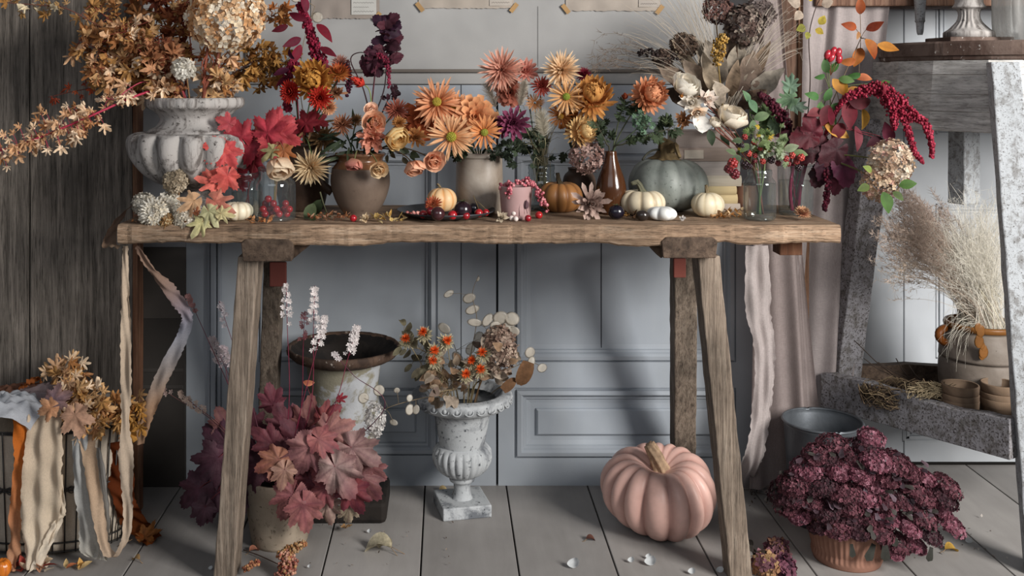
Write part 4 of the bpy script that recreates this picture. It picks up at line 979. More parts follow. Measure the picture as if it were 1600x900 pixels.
# ------------------------------------------------------------------ papers taped to the wall
def paper(label, pts, col, card=None, tapes=(), stain=None):
    T = Th('taped_paper', label, 'paper', P((pts[0]+pts[2])/2, pts[3], DW-.003))
    m = MB(); n_ = 40; V = []; cc = []
    for i in range(n_+1):
        for j in range(13):
            a = pts[0]+(pts[2]-pts[0])*i/n_; b = pts[1]+(pts[3]-pts[1])*j/12+(U(-.8, .8) if j == 12 else 0)
            V.append(P(a, b, DW-.003-.0018*(.5+.5*math.sin(i*.6+j*.4)))); cc.append(C_(col)*(1+.08*math.sin(i*.5)*math.sin(j*.9+1)))
    m.add(V, [(i*13+j, (i+1)*13+j, (i+1)*13+j+1, i*13+j+1) for i in range(n_) for j in range(12)], np.array(cc)); T.part('sheet', m, M_paper)
    if card:
        m = MB(); a, b, c_, e = card[:4]; m.box(P(a, e, DW-.0058), P(c_, b, DW-.0058)+V3(0, .0008, 0), card[4]); k = T.part('note_card', m, M_paper, smooth=False)
        m = MB()
        for q in range(4):
            y = e-5-q*7.0; n2 = 22; xs_ = np.linspace(a+3, c_-4-(q % 2)*8, n2)
            m.tube([P(v, y+1.1*math.sin(i*2.1+q)*(.4+.6*((i*7+q) % 3)/2), DW-.0062) for i, v in enumerate(xs_)], .00035, '#5a5450', 3, cap=False)
        T.part('handwriting', m, M_ink, parent=k)
    for (a, b, ang) in tapes:
        m = MB(); cz = P(a, b, DW-.0066); u_ = V3(math.cos(ang), 0, math.sin(ang)); v_ = V3(-math.sin(ang), 0, math.cos(ang))
        V = [cz+u_*s*.014+v_*q*.006+V3(0, U(-.0005, .0005), 0) for s, q in ((-1, -1), (1, -1), (1, 1), (-1, 1))]; m.add(V, [(0, 1, 2, 3)], '#a5845a'); T.part('tape', m, M_paper, smooth=False)
paper('brown paper sheet with handwritten note card taped to the wall, leftmost of three', (486, -60, 593, 29), '#8f857d', (549, -30, 588, 23, '#b5b3ae'), ((589, 26, .9),))
paper('middle of three buff papers taped along the top of the wall', (654, -60, 803, 13), '#a59b90', (765, -30, 800, 9, '#aaa299'), ((656, 11, -.9), (803, 12, .9)))
paper('rightmost of three buff papers taped along the top of the wall', (884, -60, 1032, 17), '#a3998f', (998, -30, 1030, 11, '#a19991'), ((884, 14, -.9), (1031, 15, .9)))
# ------------------------------------------------------------------ wire basket with linen
cb = (wx(72, 2.43), 2.425)
T = Th('wire_basket', 'dark wire basket lined with cream linen on the floor at far left', 'basket', (cb[0], cb[1], 0))
rx_, ry_ = .205, .105; zt = wz(652, 2.43)
def hoop(z, k=1.0, n_=80):
    a = np.linspace(0, 2*pi, n_); return np.stack([cb[0]+rx_*k*np.cos(a), cb[1]+ry_*k*np.sin(a), np.full(n_, z)], 1)
def kz(z): return .9+.1*z/zt
m = MB()
for z in (zt, zt-.004, zt*.55, zt*.53, .015, .035): m.tube(hoop(z, kz(z)), .0022, '#221f1d', 5, cap=False)
T.part('hoops', m, M_wire)
m = MB()
for i in range(44):
    a = 2*pi*i/44; m.tube([V3(cb[0]+rx_*kz(z)*math.cos(a)*1.005, cb[1]+ry_*kz(z)*math.sin(a)*1.005, z) for z in (zt, zt*.54, .012)], .0018, '#262220', 5)
T.part('upright_wires', m, M_wire)
m = MB()
for i in range(40):
    a = 2*pi*(i+.5)/44; c = V3(cb[0]+rx_*kz(zt*.54)*math.cos(a)*1.01, cb[1]+ry_*kz(zt*.54)*math.sin(a)*1.01, zt*.54); t = np.linspace(0, 2*pi, 9)
    m.tube([c+V3(-math.sin(a)*.008*math.cos(q), math.cos(a)*.008*math.cos(q)*.6, .008*math.sin(q)) for q in t], .0014, '#221f1d', 4, cap=False)
T.part('wire_links', m, M_wire)
m = MB(); a_ = np.linspace(0, 2*pi, 121)[:-1]
m.lathe(cb[0], cb[1], [(rx_*(.86+.1*z/zt)*1.0, z) for z in np.linspace(zt-.004, .014, 22)], 160, '#d2c5b4', lambda a, i, z: 1+.018*np.sin(a*23+i*.5+2*np.sin(i*.7))+.012*np.sin(a*41-i*.8), cap1=True, ey=ry_/rx_)
T.part('lining', m, M_cloth, label='creased cream linen lining')
def heap(name, label, cat, px, py, d, rx, ry, h, col, seed, mat=M_cloth, z=None):
    c = P(px, py, d); m = MB(); cloth_heap(m, c, rx, ry, h, col, seed); solo(name, label, cat, c, m, mat)
heap('linen_scrap', 'bluish white linen scrap on the left of the basket', 'cloth', 12, 650, 2.36, .085, .07, .055, '#b9bcc2', 3)
heap('linen_scrap', 'mauve-grey silk scrap heaped behind the dried leaves in the basket', 'cloth', 70, 632, 2.44, .085, .06, .05, '#8f7f80', 8)
heap('linen_scrap', 'rusty brown cloth scrap at the back of the basket', 'cloth', 40, 622, 2.47, .075, .04, .04, '#7e5a4a', 5)
heap('linen_scrap', 'pale cloth scrap at the right rim of the basket', 'cloth', 165, 640, 2.45, .06, .05, .04, '#b5ada8', 11)
m = MB(); ribbon(m, [P(24, 616, 2.46), P(34, 606, 2.44), P(46, 598, 2.44), P(60, 590, 2.46), P(66, 602, 2.48)], [.02, .035, .045, .04, .02], [(.2, -1, .5)]*5, ['#9c5a34', '#b06a3c'], 30, 8, .004)
solo('orange_ribbon', 'short rust-orange ribbon end curling at the back of the basket', 'ribbon', P(40, 606, 2.45), m, M_cloth)
fx = (1, 0, 0)
def strip(name, label, pts, wd, sides, col, **k):
    m = MB(); ribbon(m, pts, wd, sides, col, **k); solo(name, label, 'ribbon', np.asarray(pts[len(pts)//2]), m, M_cloth)
db_ = 2.30
strip('orange_ribbon', 'bright orange silk strip hanging down the left of the basket front', [P(34, 640, 2.37), P(36, 652, 2.315), P(33, 720, db_), P(28, 790, db_), P(22, 850, 2.285), P(18, 893, 2.262)], [.03, .045, .03, .034, .03, .018], [fx, fx, (1, .4, 0), fx, (1, -.4, 0), fx], ['#c96a2c', '#cf7434', '#c98a63', '#cfa080'], ruffle=.004)
strip('cream_ribbon', 'wide cream linen strip folded down the basket front to the floor', [P(70, 640, 2.37), P(70, 652, 2.315), P(68, 720, 2.295), P(64, 790, 2.285), P(58, 850, 2.27), P(52, 890, 2.258)], [.07, .075, .085, .09, .06, .035], [fx]*6, ['#d6c0a6', '#dac6ae', '#e2d0b8', '#eadac4'], ns=70, nw=18, ruffle=.003, fold=.005)
strip('cream_ribbon', 'cream linen strip corner crossing down right beside the wide strip', [P(96, 742, 2.29), P(97, 800, 2.285), P(90, 815, 2.28), P(74, 850, 2.265), P(54, 890, 2.258)], [.006, .016, .024, .03, .03], [(1, .3, .4)]*5, ['#e2d0b8', '#efe2cf'], ns=40, nw=8, ruffle=.003)
strip('white_ribbon', 'bluish white linen strip looping from the basket to the floor', [P(126, 652, 2.38), P(126, 668, 2.315), P(130, 740, 2.30), P(140, 810, 2.29), P(144, 860, 2.285), P(158, 870, 2.285), P(164, 800, 2.295), P(152, 700, 2.31)], [.035, .04, .045, .055, .05, .03, .02, .014], [fx]*5+[(1, .2, -.4), (1, .3, 0), fx], ['#b3b7ba', '#b9b9b6', '#c3beb4', '#b5b2ae'], ns=80, nw=10, ruffle=.004, fold=.003)
strip('peach_ribbon', 'long peach-cream strip hanging off the left table end and looping up to the basket', [P(196, 384, 2.26), P(195, 440, 2.255), P(197, 520, 2.25), P(197, 600, 2.25), P(196, 660, 2.25), P(197, 720, 2.25), P(200, 790, 2.25), P(196, 842, 2.25), P(180, 868, 2.255), P(163, 850, 2.265), P(150, 780, 2.28), P(138, 700, 2.30), P(134, 662, 2.33)],
      [.012, .017, .022, .025, .018, .032, .022, .018, .014, .022, .03, .034, .03], [fx, fx, fx, fx, (1, .6, 0), fx, fx, (1, .7, .3), (.6, .9, .2), (1, .7, 0), fx, fx, fx], ['#cdb9a3', '#cdb9a3', '#c9b6a2', '#c3aa92', '#c8a98c'], ns=150, nw=8, ruffle=.003, fray=.001)
strip('mauve_ribbon', 'grey-mauve sheer ribbon bent in a loop from the table to the basket', [P(214, 384, 2.27), P(240, 425, 2.275), P(272, 462, 2.28), P(291, 492, 2.29), P(289, 515, 2.31), P(268, 560, 2.32), P(246, 608, 2.33), P(230, 650, 2.34), P(217, 694, 2.35)],
      [.012, .018, .028, .024, .034, .044, .042, .034, .022], [(.6, 0, .5), (.6, 0, .5), (.7, .1, .5), (.8, .4, .3), (1, .1, .4), (1, 0, .3), (1, 0, .35), (1, 0, .25), (1, 0, .1)], ['#8f7668', '#957c6e', '#8e8288', '#9a9ba6', '#9f9590', '#a98a72', '#a3846c'], ns=110, nw=8, ruffle=.004)
m = MB(); ribbon(m, [P(214, 316, 2.36), P(200, 326, 2.33), P(186, 340, 2.30), P(176, 360, 2.27), P(170, 378, 2.24), P(182, 386, 2.22)], [.03, .06, .07, .06, .05, .03], [(.2, 1, .2), (.2, 1, .3), (.2, 1, .3), (.2, 1, .2), (.3, 1, .1), (.4, 1, 0)], ['#7b5d4c', '#8a6b58', '#84705f'], 40, 12, .004)
solo('brown_ribbon', 'sheer brown ribbon slung over the left end of the table', 'ribbon', P(186, 345, 2.30), m, M_silk)
m = MB(); ribbon(m, [P(186, 690, 2.38), P(188, 740, 2.38), P(196, 790, 2.38), on_floor(214, 840)+V3(0, 0, .03), on_floor(240, 850)+V3(0, 0, .006)], [.05, .06, .05, .06, .05], [fx, fx, (1, .3, 0), (1, .6, 0), (.6, 1, 0)], ['#5a2c18', '#6b371f', '#8a4d27'], 50, 10, .006)
solo('rust_cloth', 'dark rust cloth falling to the floor in the shadow right of the basket', 'cloth', on_floor(210, 835), m, M_cloth)
# ------------------------------------------------------------------ flowers and branches in the vessels
def cr_path(pts, n):
    pts = np.asarray(pts, float); t = np.linspace(0, len(pts)-1, n); i = np.minimum(t.astype(int), len(pts)-2); f = (t-i)[:, None]
    g = lambda q: pts[np.clip(q, 0, len(pts)-1)]
    a, b, c, d = g(i-1), g(i), g(i+1), g(i+2)
    return .5*((2*b)+(c-a)*f+(2*a-5*b+4*c-d)*f*f+(-a+3*b-3*c+d)*f**3)
def vroot(key, toward):
    v = VES[key]; u = unit((np.asarray(toward)-V3(v['x'], v['y'], v['zm']))*V3(1, 1, 0)) if toward is not None else V3(0, 0, 0)
    k = U(.2, .8); m = V3(v['x'], v['y'], v['zm'])+u*v['r']*k
    b = V3(v['x'], v['y'], v['zb']+.012)-u*v['r']*U(.0, .5)
    return b, m
def stem_path(key, head, back, n=18):
    """base in the vessel, over its mouth, to the back of the head"""
    b, m = vroot(key, head); L_ = np.linalg.norm(head-m)
    mid = m+V3((head-m)[0]*.35, (head-m)[1]*.35, max(.25*L_, (head-m)[2]*.6))
    e = head+unit(back)*min(.03, L_*.3)
    return np.concatenate([np.linspace(b, m, 4)[:-1], curve(m, mid, e, head, n)])
GREEN = '#4a5a3a'; DKGREEN = '#2f3b29'
def flower(name, label, cat, px, py, rpx, d, kind, base, tip, key, face=(0, .15), centre=None, stemcol='#5a6a40', leaves=None, group=None, mat=None, stemr=.0016, extra=None):
    c = P(px, py, d); n = unit(V3(face[0], -1 if len(face) < 3 else face[2], face[1])); r = rpx*d/F
    sp = stem_path(key, c-n*r*.25, -n) if key else None
    T = Th(name, label, cat, sp[0] if sp is not None else c, group)
    if sp is not None:
        m = MB(); m.tube(sp, stemr, stemcol, 6); T.part('stem', m, M_stem)
    b = BL[kind]; m = MB(); bloom(m, c-n*r*.2, n, r, base=base, tip=tip, **b); T.part('petals', m, mat or M_flora)
    if centre:
        m = MB(); dome(m, c-n*r*.2+n*r*centre[2] if len(centre) > 2 else c-n*r*.12, n, r*centre[1], centre[0]); T.part('centre', m, M_flora)
    if leaves:
        k, sz, col = leaves[:3]; lk = leaves[3] if len(leaves) > 3 else None; m = MB()
        for i in range(k):
            t = .55+.4*(i+.5)/k; j = int(t*(len(sp)-1)); p = sp[j]; dr = unit(V3(U(-1, 1), U(-.9, .3), U(-.5, .6)))
            if lk: lobed_leaf(m, p, dr, V3(U(-.3, .3), -.6, .8), sz*d/F*U(.7, 1.2), lk, col, curl=U(.1, .4))
            else: simple_leaf(m, p, dr, V3(0, -.5, 1), sz*d/F*U(.7, 1.2), sz*d/F*.2, col)
        T.part('leaves', m, M_flora)
    if extra: extra(T, c, n, r)
    return T
def branch(name, label, cat, key, pts, n, size, cols, leaf='acer', t0=.35, spread=12, stemcol='#7a3b32', stemr=(.0024, .0008), group=None, mat=None, col2=None, curl=(.2, .8), facing=None, dz=.03, start=None, crumple=.13, wid=.28, extra=None, twigs=True):
    wp = [P(*q) for q in pts]
    if key:
        b, m_ = vroot(key, wp[-1]); path = cr_path([b, m_]+wp, 14+6*len(wp)); ns_ = 14*2//(len(wp)+1)
    else: path = cr_path(wp, 8+6*len(wp))
    T = Th(name, label, cat, path[0], group)
    ms = MB(); ms.tube(path, list(np.linspace(stemr[0], stemr[1], 5)), stemcol, 6)
    m = MB(); N_ = len(path); d0 = pts[-1][2]
    for i in range(n):
        t = t0+(1-t0)*((i+random.random())/n); k = min(int(t*(N_-1)), N_-2); p = path[k]; tg = unit(path[k+1]-path[k])
        o = rng.standard_normal(3)*V3(1, .8, 1); o -= tg*np.dot(o, tg); o = unit(o)*abs(rng.normal(.55, .35))*spread*d0/F
        q = p+o
        if q[1] > 2.72: q[1] = 2.72-U(0, .02)
        dr = unit(o*U(.6, 1.4)/(np.linalg.norm(o)+1e-6)+tg*.7+V3(0, 0, -.45)+rng.standard_normal(3)*.45)
        nn = unit(V3(U(-.7, .7), -1, U(-.2, .9))) if facing is None else unit(np.asarray(facing)+rng.standard_normal(3)*.25)
        col = cols[random.randrange(len(cols))]; sz = size*d0/F*U(.65, 1.25)
        if twigs: ms.tube(np.stack([p, p*.5+q*.5+V3(0, 0, .002), q]), .0006, stemcol, 4, cap=False)
        if leaf in ('acer', 'vine', 'maple', 'heuchera', 'ninebark', 'oak'): lobed_leaf(m, q, dr, nn, sz, leaf, col, col2, U(*curl), crumple)
        else: simple_leaf(m, q, dr, nn, sz*1.5, sz*wid*1.5, col, leaf, U(-70, -10), .3, col2)
    T.part('stem', ms, M_stem)
    if n: T.part('leaves', m, mat or M_flora)
    if extra: extra(T, path)
    return T
def hydrangea(name, label, px, py, rx, ry, d, cols, key, count=170, fs=7, mat=None, face=(0, .35), group=None, stemcol='#8a6a4a', leaves=None, squash=.8, cat='flower', stem=True):
    c = P(px, py, d); r = rx*d/F; n = unit(V3(face[0], -1, face[1]))
    sp = stem_path(key, c-n*r*.3, -n) if key else curve(c, c-n*r*.5, c-n*r-V3(0, 0, .01), c-n*r*1.3-V3(0, 0, .02))
    T = Th(name, label, cat, sp[0], group); m = MB(); m.tube(sp, .002, stemcol, 6); T.part('stem', m, M_stem)
    m = MB(); floret_cluster(m, c-n*r*.15, n, r, count, fs*d/F, cols, squash, full=True, up=(1, 0, 0), aniso=(1, ry/rx)); T.part('florets', m, mat or M_dry)
    if leaves:
        m = MB()
        for (a, b, sz, ang, col) in leaves:
            dr = V3(math.cos(R(ang)), -.25, math.sin(R(ang))); simple_leaf(m, P(a, b, d-.02), dr, V3(.1, -1, .4), sz*d/F, sz*d/F*.3, col)
        T.part('leaves', m, M_flora)
    return T
# ---- dried maple and hydrangea in the big urn
GOLD = ['#b5864f', '#c4965f', '#a06c3e', '#d0a574', '#94623a']; PEACH = ['#e3c4a2', '#ecd2b4', '#cfa076', '#e0b48c', '#b98458']; RUSTY = ['#8d5030', '#a0623a', '#7a4228', '#b5794c']
ac = dict(mat=M_dry, leaf='acer', curl=(-.6, 1.3), crumple=.26)
branch('maple_branch', 'long crimson maple branch with curled peach leaves arching out at far left', 'branch', 'urn', [(258, 138, 2.36), (212, 150, 2.30), (160, 173, 2.24), (110, 195, 2.22), (50, 219, 2.20), (-25, 243, 2.19)], 105, 16, PEACH, t0=.60, spread=27, stemcol='#a8324a', stemr=(.0036, .0018), **ac)
branch('maple_branch', 'lower crimson maple side shoot with pale curled leaves over the plank door', 'branch', 'urn', [(250, 138, 2.38), (225, 128, 2.35), (200, 140, 2.30), (180, 155, 2.27), (160, 150, 2.25)], 24, 16, PEACH, t0=.62, spread=20, stemcol='#b0485a', **ac)
branch('maple_branch', 'thin rust-leaved maple twig pointing left above the crimson branch', 'branch', 'urn', [(250, 140, 2.42), (200, 132, 2.42), (130, 140, 2.40), (75, 152, 2.38)], 12, 11, ['#a2482c', '#8c3c26', '#b05a38'], t0=.6, spread=12, stemcol='#5a2a22', **ac)
for lab, pts, cols, n_, sp_ in (
    ('golden-brown maple branch spreading to the left edge of the big leaf mass', [(262, 130, 2.42), (210, 105, 2.40), (160, 80, 2.38), (122, 62, 2.36)], GOLD+PEACH[3:], 84, 34),
    ('golden maple branch hanging lowest on the left of the leaf mass', [(260, 135, 2.40), (220, 118, 2.38), (180, 108, 2.36), (140, 106, 2.34)], GOLD+PEACH, 56, 24),
    ('golden-brown maple branch rising to the upper left of the leaf mass', [(265, 120, 2.44), (215, 70, 2.43), (170, 30, 2.42), (140, 5, 2.41)], GOLD, 60, 32),
    ('reddish brown maple branch rising straight up out of the urn', [(280, 110, 2.46), (262, 60, 2.47), (245, 20, 2.47), (235, -25, 2.47)], RUSTY+GOLD, 75, 40),
    ('russet maple branch leaning behind the big cream hydrangea', [(300, 110, 2.47), (295, 50, 2.48), (280, 10, 2.48), (275, -30, 2.48)], ['#7a3a26', '#8a4a2e', '#6d3424', '#9a5a38'], 60, 34),
    ('tawny maple branch filling the middle of the leaf mass', [(270, 130, 2.38), (235, 95, 2.36), (205, 65, 2.35), (190, 35, 2.35)], GOLD+PEACH, 90, 34),
    ('pinkish brown maple spray low in the urn mouth', [(275, 138, 2.36), (255, 110, 2.34), (245, 85, 2.34), (250, 60, 2.34)], ['#b5805c', '#c4906a', '#a06a48', '#8c5238'], 60, 30),
    ('short tan maple spray spilling over the left rim of the urn', [(270, 140, 2.34), (256, 145, 2.32), (250, 155, 2.32)], PEACH+GOLD, 16, 16),
    ('short tan maple spray behind the right rim of the urn', [(330, 135, 2.36), (345, 130, 2.35), (352, 120, 2.35)], PEACH+GOLD, 26, 20),
    ('small maple sprig with curled tan leaves under the hydrangea head', [(320, 130, 2.38), (345, 105, 2.37), (362, 85, 2.37)], PEACH, 16, 16)):
    branch('maple_branch', lab, 'branch', 'urn', pts, n_, 20, cols, t0=.42, spread=sp_, stemcol='#8a4034', **ac)
branch('maple_branch', 'golden maple branch drooping to the right of the urn beside red leaves', 'branch', 'urn', [(345, 130, 2.44), (380, 105, 2.45), (410, 95, 2.45), (432, 130, 2.45)], 46, 19, ['#a87a3e', '#b98a4c', '#946a34', '#8a5a2c'], t0=.5, spread=28, stemcol='#4a3028', **ac)
branch('maple_branch', 'golden maple twig right of the urn nearest the crimson amaranth', 'branch', 'urn', [(350, 125, 2.46), (395, 100, 2.47), (425, 80, 2.48), (445, 100, 2.48)], 26, 17, ['#b5844a', '#a87434', '#8a5a2c'], t0=.6, spread=22, stemcol='#4a3028', **ac)
branch('maple_branch', 'orange-tan maple tip at the top beside the paper sheet', 'branch', 'urn', [(350, 100, 2.48), (400, 50, 2.48), (430, 22, 2.48), (448, 20, 2.48)], 18, 15, ['#c08048', '#b5703c', '#c89058'], t0=.7, spread=16, stemcol='#5a3a2c', **ac)
branch('maple_branch', 'bare-looking twig with a few curled leaves along the top left edge', 'branch', 'urn', [(240, 90, 2.40), (170, 50, 2.38), (105, 14, 2.36), (60, 8, 2.35), (5, 4, 2.34)], 20, 15, ['#c9a070', '#b08a58', '#d8c8a8', '#a87a44'], t0=.68, spread=16, stemcol='#6a4034', **ac)
hydrangea('dried_hydrangea', 'very large cream and peach dried hydrangea head at the top left', 352, 22, 60, 52, 2.32, ['#f4dcbc', '#f7e8d2', '#e0b488', '#ecc89e', '#d09a68'], 'urn', 460, 8.5, stemcol='#7a4a34', squash=.9)
hydrangea('dried_hydrangea', 'small papery white hydrangea head among the maple leaves', 286, 107, 18, 16, 2.30, ['#e6e0d4', '#f0ebe0', '#cfc8b8'], 'urn', 100, 5.5, mat=M_flora)
for lab, a, b, w_ in (('stout brown hydrangea stem leaning left in the urn mouth', 312, 62, .004), ('reddish stripped stem with side shoots in the urn mouth', 328, 75, .0045)):
    T = Th('bare_stem', lab, 'stem', V3(VES['urn']['x'], 2.38, TOP+.03)); m = MB(); q = cr_path([V3(VES['urn']['x'], 2.38, TOP+.03), P(318, 150, 2.35), P(a+8, 110, 2.35), P(a+14, b, 2.35)], 14)
    m.tube(q, [w_, w_, w_*.7], '#7d4434', 7); T.part('stem', m, M_stem); m = MB()
    for k in range(9): p = q[5+k//2*1]; m.tube([p, p+V3(U(-.008, .012), -.004, .012), p+V3(U(-.012, .02), -.004, .028)], .0012, '#96503c', 4)
    T.part('side_shoots', m, M_stem)
# honesty pods at the very top
def pods(m, pts, sz, d): 
    for (a, b, s, sq) in pts:
        M_ = basis(V3(U(-.4, .4), -1, U(-.3, .3)), spin=U(0, 3)); m.sphere(P(a, b, d), s*d/F, (1, 1, 1), 14, 4, (1, sq, .07), M_)
def honesty(name, label, key, pts, pod_list, d, group=None, stemcol='#7a6a52', root=None):
    wp = [P(*q) for q in pts]
    if key: b, m_ = vroot(key, wp[-1]); path = cr_path([b, m_]+wp, 24)
    else: path = cr_path(wp, 16)
    T = Th(name, label, 'seed pods', path[0], group); m = MB(); m.tube(path, [.0014, .0006], stemcol, 5)
    for (a, b, s, sq) in pod_list:
        p = P(a, b, d); k = np.argmin(np.linalg.norm(path-p, axis=1)); m.tube([path[k], (path[k]+p)/2+V3(0, 0, .004), p], .0005, stemcol, 4)
    T.part('stem', m, M_stem)
    for (a, b, s, sq) in pod_list:
        m = MB(); pods(m, [(a, b, s, sq)], s, d); T.part('pod', m, M_pod)
honesty('honesty_sprig', 'translucent honesty pods against the brown paper at the top', 'darkjar', [(470, 150, 2.50), (472, 80, 2.52), (482, 40, 2.52), (492, 10, 2.52)], [(475, 6, 9, .8), (496, 27, 9, 1), (462, -4, 8, 1)], 2.52)
# ---- left end of the table
for lab, px, py, r, cols in (
    ('white zinnia-like dried head with rusty eye at the table front edge', 238, 333, 21, ['#f2e9d8', '#e6dac4', '#f8f2e6']),
    ('greyish white dried head leaning on the brown ribbon', 224, 318, 18, ['#d0c9bb', '#ddd6c8', '#b8af9f']),
    ('beige dried head topmost of the white cluster below the urn', 273, 283, 19, ['#b8a890', '#cbbca4', '#9a8a74']),
    ('white dried head between the zinnia-like head and the peach leaf', 262, 318, 18, ['#ece2d0', '#dccfba', '#f4ecde']),
    ('white dried head under the green leaf at the table front', 288, 342, 17, ['#ece2d0', '#f2e9da', '#d0c4b0']),
    ('small brownish dried head just under the peach maple leaf', 258, 346, 12, ['#8a6a44', '#a07a50', '#c0a880'])):
    d = max(2.216, min(2.34, tab_d(max(py+r*.8, 345)))); VES['heap'] = dict(x=wx(px+6, d), y=d+.01, zm=TOP+.006, r=.004, zb=TOP-.010)
    hydrangea('dried_hydrangea', lab, px, py, r, r*.9, d, cols, 'heap', 130, 5.5, mat=M_flora, face=(-.2, .3), group='white dried heads at the left table end')
m = MB(); bloom(m, P(240, 331, 2.215), V3(-.1, -1, .3), 22*2.22/F, base='#cfc6b4', tip='#e8e4da', **BL['straw']); T0 = [o for o in COL.objects if o.name == 'dried_hydrangea.002'][0]
m.build('petals', M_flora, np.array(T0.location), T0); m = MB(); dome(m, P(241, 330, 2.208), V3(-.1, -1, .3), .008, '#9a5a34'); m.build('centre', M_flora, np.array(T0.location), T0)
def leafset(name, label, cat, key, leaves, d, stemcol='#8a3a3a', group=None, hub=None, mat=None):
    """a shoot with individually placed leaves: (px, py of leaf middle, half length px, kind, col, col2, direction deg[, depth])"""
    hub = P(*hub) if hub else np.mean([P(l[0], l[1], d) for l in leaves], axis=0)+V3(0, .03, 0)
    if key: b, m_ = vroot(key, hub); path = cr_path([b, m_, hub], 16)
    else: path = np.stack([hub, hub+V3(.004, 0, .004)])
    T = Th(name, label, cat, path[0], group); ms = MB(); ms.tube(path, [.0018, .001], stemcol, 5)
    for l in leaves:
        px, py, s, kind, c1, c2, ang = l[:7]; dd = l[7] if len(l) > 7 else d+U(-.012, .012); s_ = s*dd/F
        u = V3(math.cos(R(ang)), U(-.35, .05), math.sin(R(ang))); p0 = P(px, py, dd)-u*s_*.35
        ms.tube(curve(hub, hub*.6+p0*.4+V3(0, 0, .01), p0-u*s_*.3, p0, 8), .0007, stemcol, 4)
        m = MB(); nn = unit(V3(U(-.35, .35), -1, U(0, .5)))
        if kind == 'ovate': simple_leaf(m, p0-u*s_*.4, u, unit(nn+V3(U(-.7, .7), 0, U(-.5, .5))), s_*1.7, s_*.46, c1, 'ovate', U(-70, 20), .35, c2, 8)
        else: lobed_leaf(m, p0, u, nn, s_*1.25, kind, c1, c2, U(.15, .4), .07, fold=.2)
        T.part('leaf', m, mat or (M_flora if kind == 'ovate' else M_leaf))
    T.part('stem', ms, M_stem)
    return T
RD = '#a8323c'
leafset('red_vine', 'trailing stem of coral and crimson vine leaves before the urn', 'branch', 'jarL2', [(338, 238, 28, 'vine', '#c84a48', '#d8645c', 230), (357, 243, 27, 'vine', '#c44448', '#d05a58', 300), (325, 283, 28, 'maple', '#d8685c', '#e08070', 160), (352, 283, 27, 'vine', '#cc5450', '#dc6c60', 250), (376, 282, 22, 'vine', '#8a2230', '#a83240', 290, 2.34), (330, 268, 20, 'vine', '#cf5a50', '#d86c60', 190)], 2.27, hub=(362, 262, 2.31))
leafset('red_vine', 'upright stem of dark red vine leaves massed behind the cream tulip', 'branch', 'jarL2', [(372, 205, 30, 'vine', '#9a2a38', '#b03c44', 120), (392, 232, 34, 'vine', '#8a2434', '#a43440', 250), (420, 196, 34, 'vine', '#a83040', '#b8484e', 80), (437, 192, 30, 'vine', '#b03a44', '#bc5054', 20), (447, 215, 30, 'vine', '#a8323e', '#b84a4c', 340), (408, 210, 26, 'vine', '#b5543e', '#a8705a', 200), (425, 230, 28, 'vine', '#ae3842', '#c05454', 280), (367, 235, 24, 'vine', '#7e1e2c', '#98303a', 220, 2.36), (396, 262, 24, 'vine', '#7a1e2a', '#922c38', 270, 2.36), (352, 190, 20, 'vine', '#a23a44', '#b85454', 150)], 2.31, hub=(400, 235, 2.345))
leafset('red_vine', 'single deep red vine shoot between the jars and the dark jug', 'branch', 'darkjar', [(482, 186, 24, 'vine', '#8a2230', '#9c3038', 60), (470, 200, 20, 'vine', '#7a1c2a', '#902834', 200), (500, 190, 18, 'vine', '#7c2028', '#8e2c34', 340)], 2.40)
leafset('autumn_leaf_sprig', 'olive and copper leaves hanging over the cream tulip', 'branch', 'jarL', [(420, 240, 23, 'maple', '#9a9266', '#b0a67a', 220), (446, 243, 25, 'maple', '#9a5a34', '#b0703f', 290)], 2.25, '#8a6a4a', hub=(434, 222, 2.27))
leafset('maple_leaf_sprig', 'peach, rose and green maple leaves lying over the front table edge at left', 'branch', None, [(294, 320, 30, 'maple', '#dcae84', '#e3bd98', 215), (345, 320, 33, 'maple', '#b86a5a', '#c8907a', 330), (330, 338, 26, 'maple', '#b7b487', '#cfcaa0', 300), (310, 355, 26, 'maple', '#c8c088', '#d8d0a0', 235), (352, 335, 20, 'maple', '#cdbf8c', '#d8cc9c', 350), (307, 330, 10, 'maple', '#9a5a3c', '#a86a48', 80)], 2.20, '#8a5a3a', hub=(318, 326, 2.235))
TLEAF = '#4d5b40'
flower('tulip', 'drooping cream and apricot tulip hanging over the jar of red berries', 'flower', 437, 265, 20, 2.235, 'tulip', '#e0a070', '#f0dcc0', 'jarL', (.15, -.8, -.5), stemcol='#8a7a4a')
flower('dahlia', 'spidery cream dahlia drooping between the berry jar and the brown jug', 'flower', 485, 263, 30, 2.27, 'spider', '#c89a64', '#ddcaa6', 'darkjar', (-.1, -.25), centre=('#c08a54', .16))
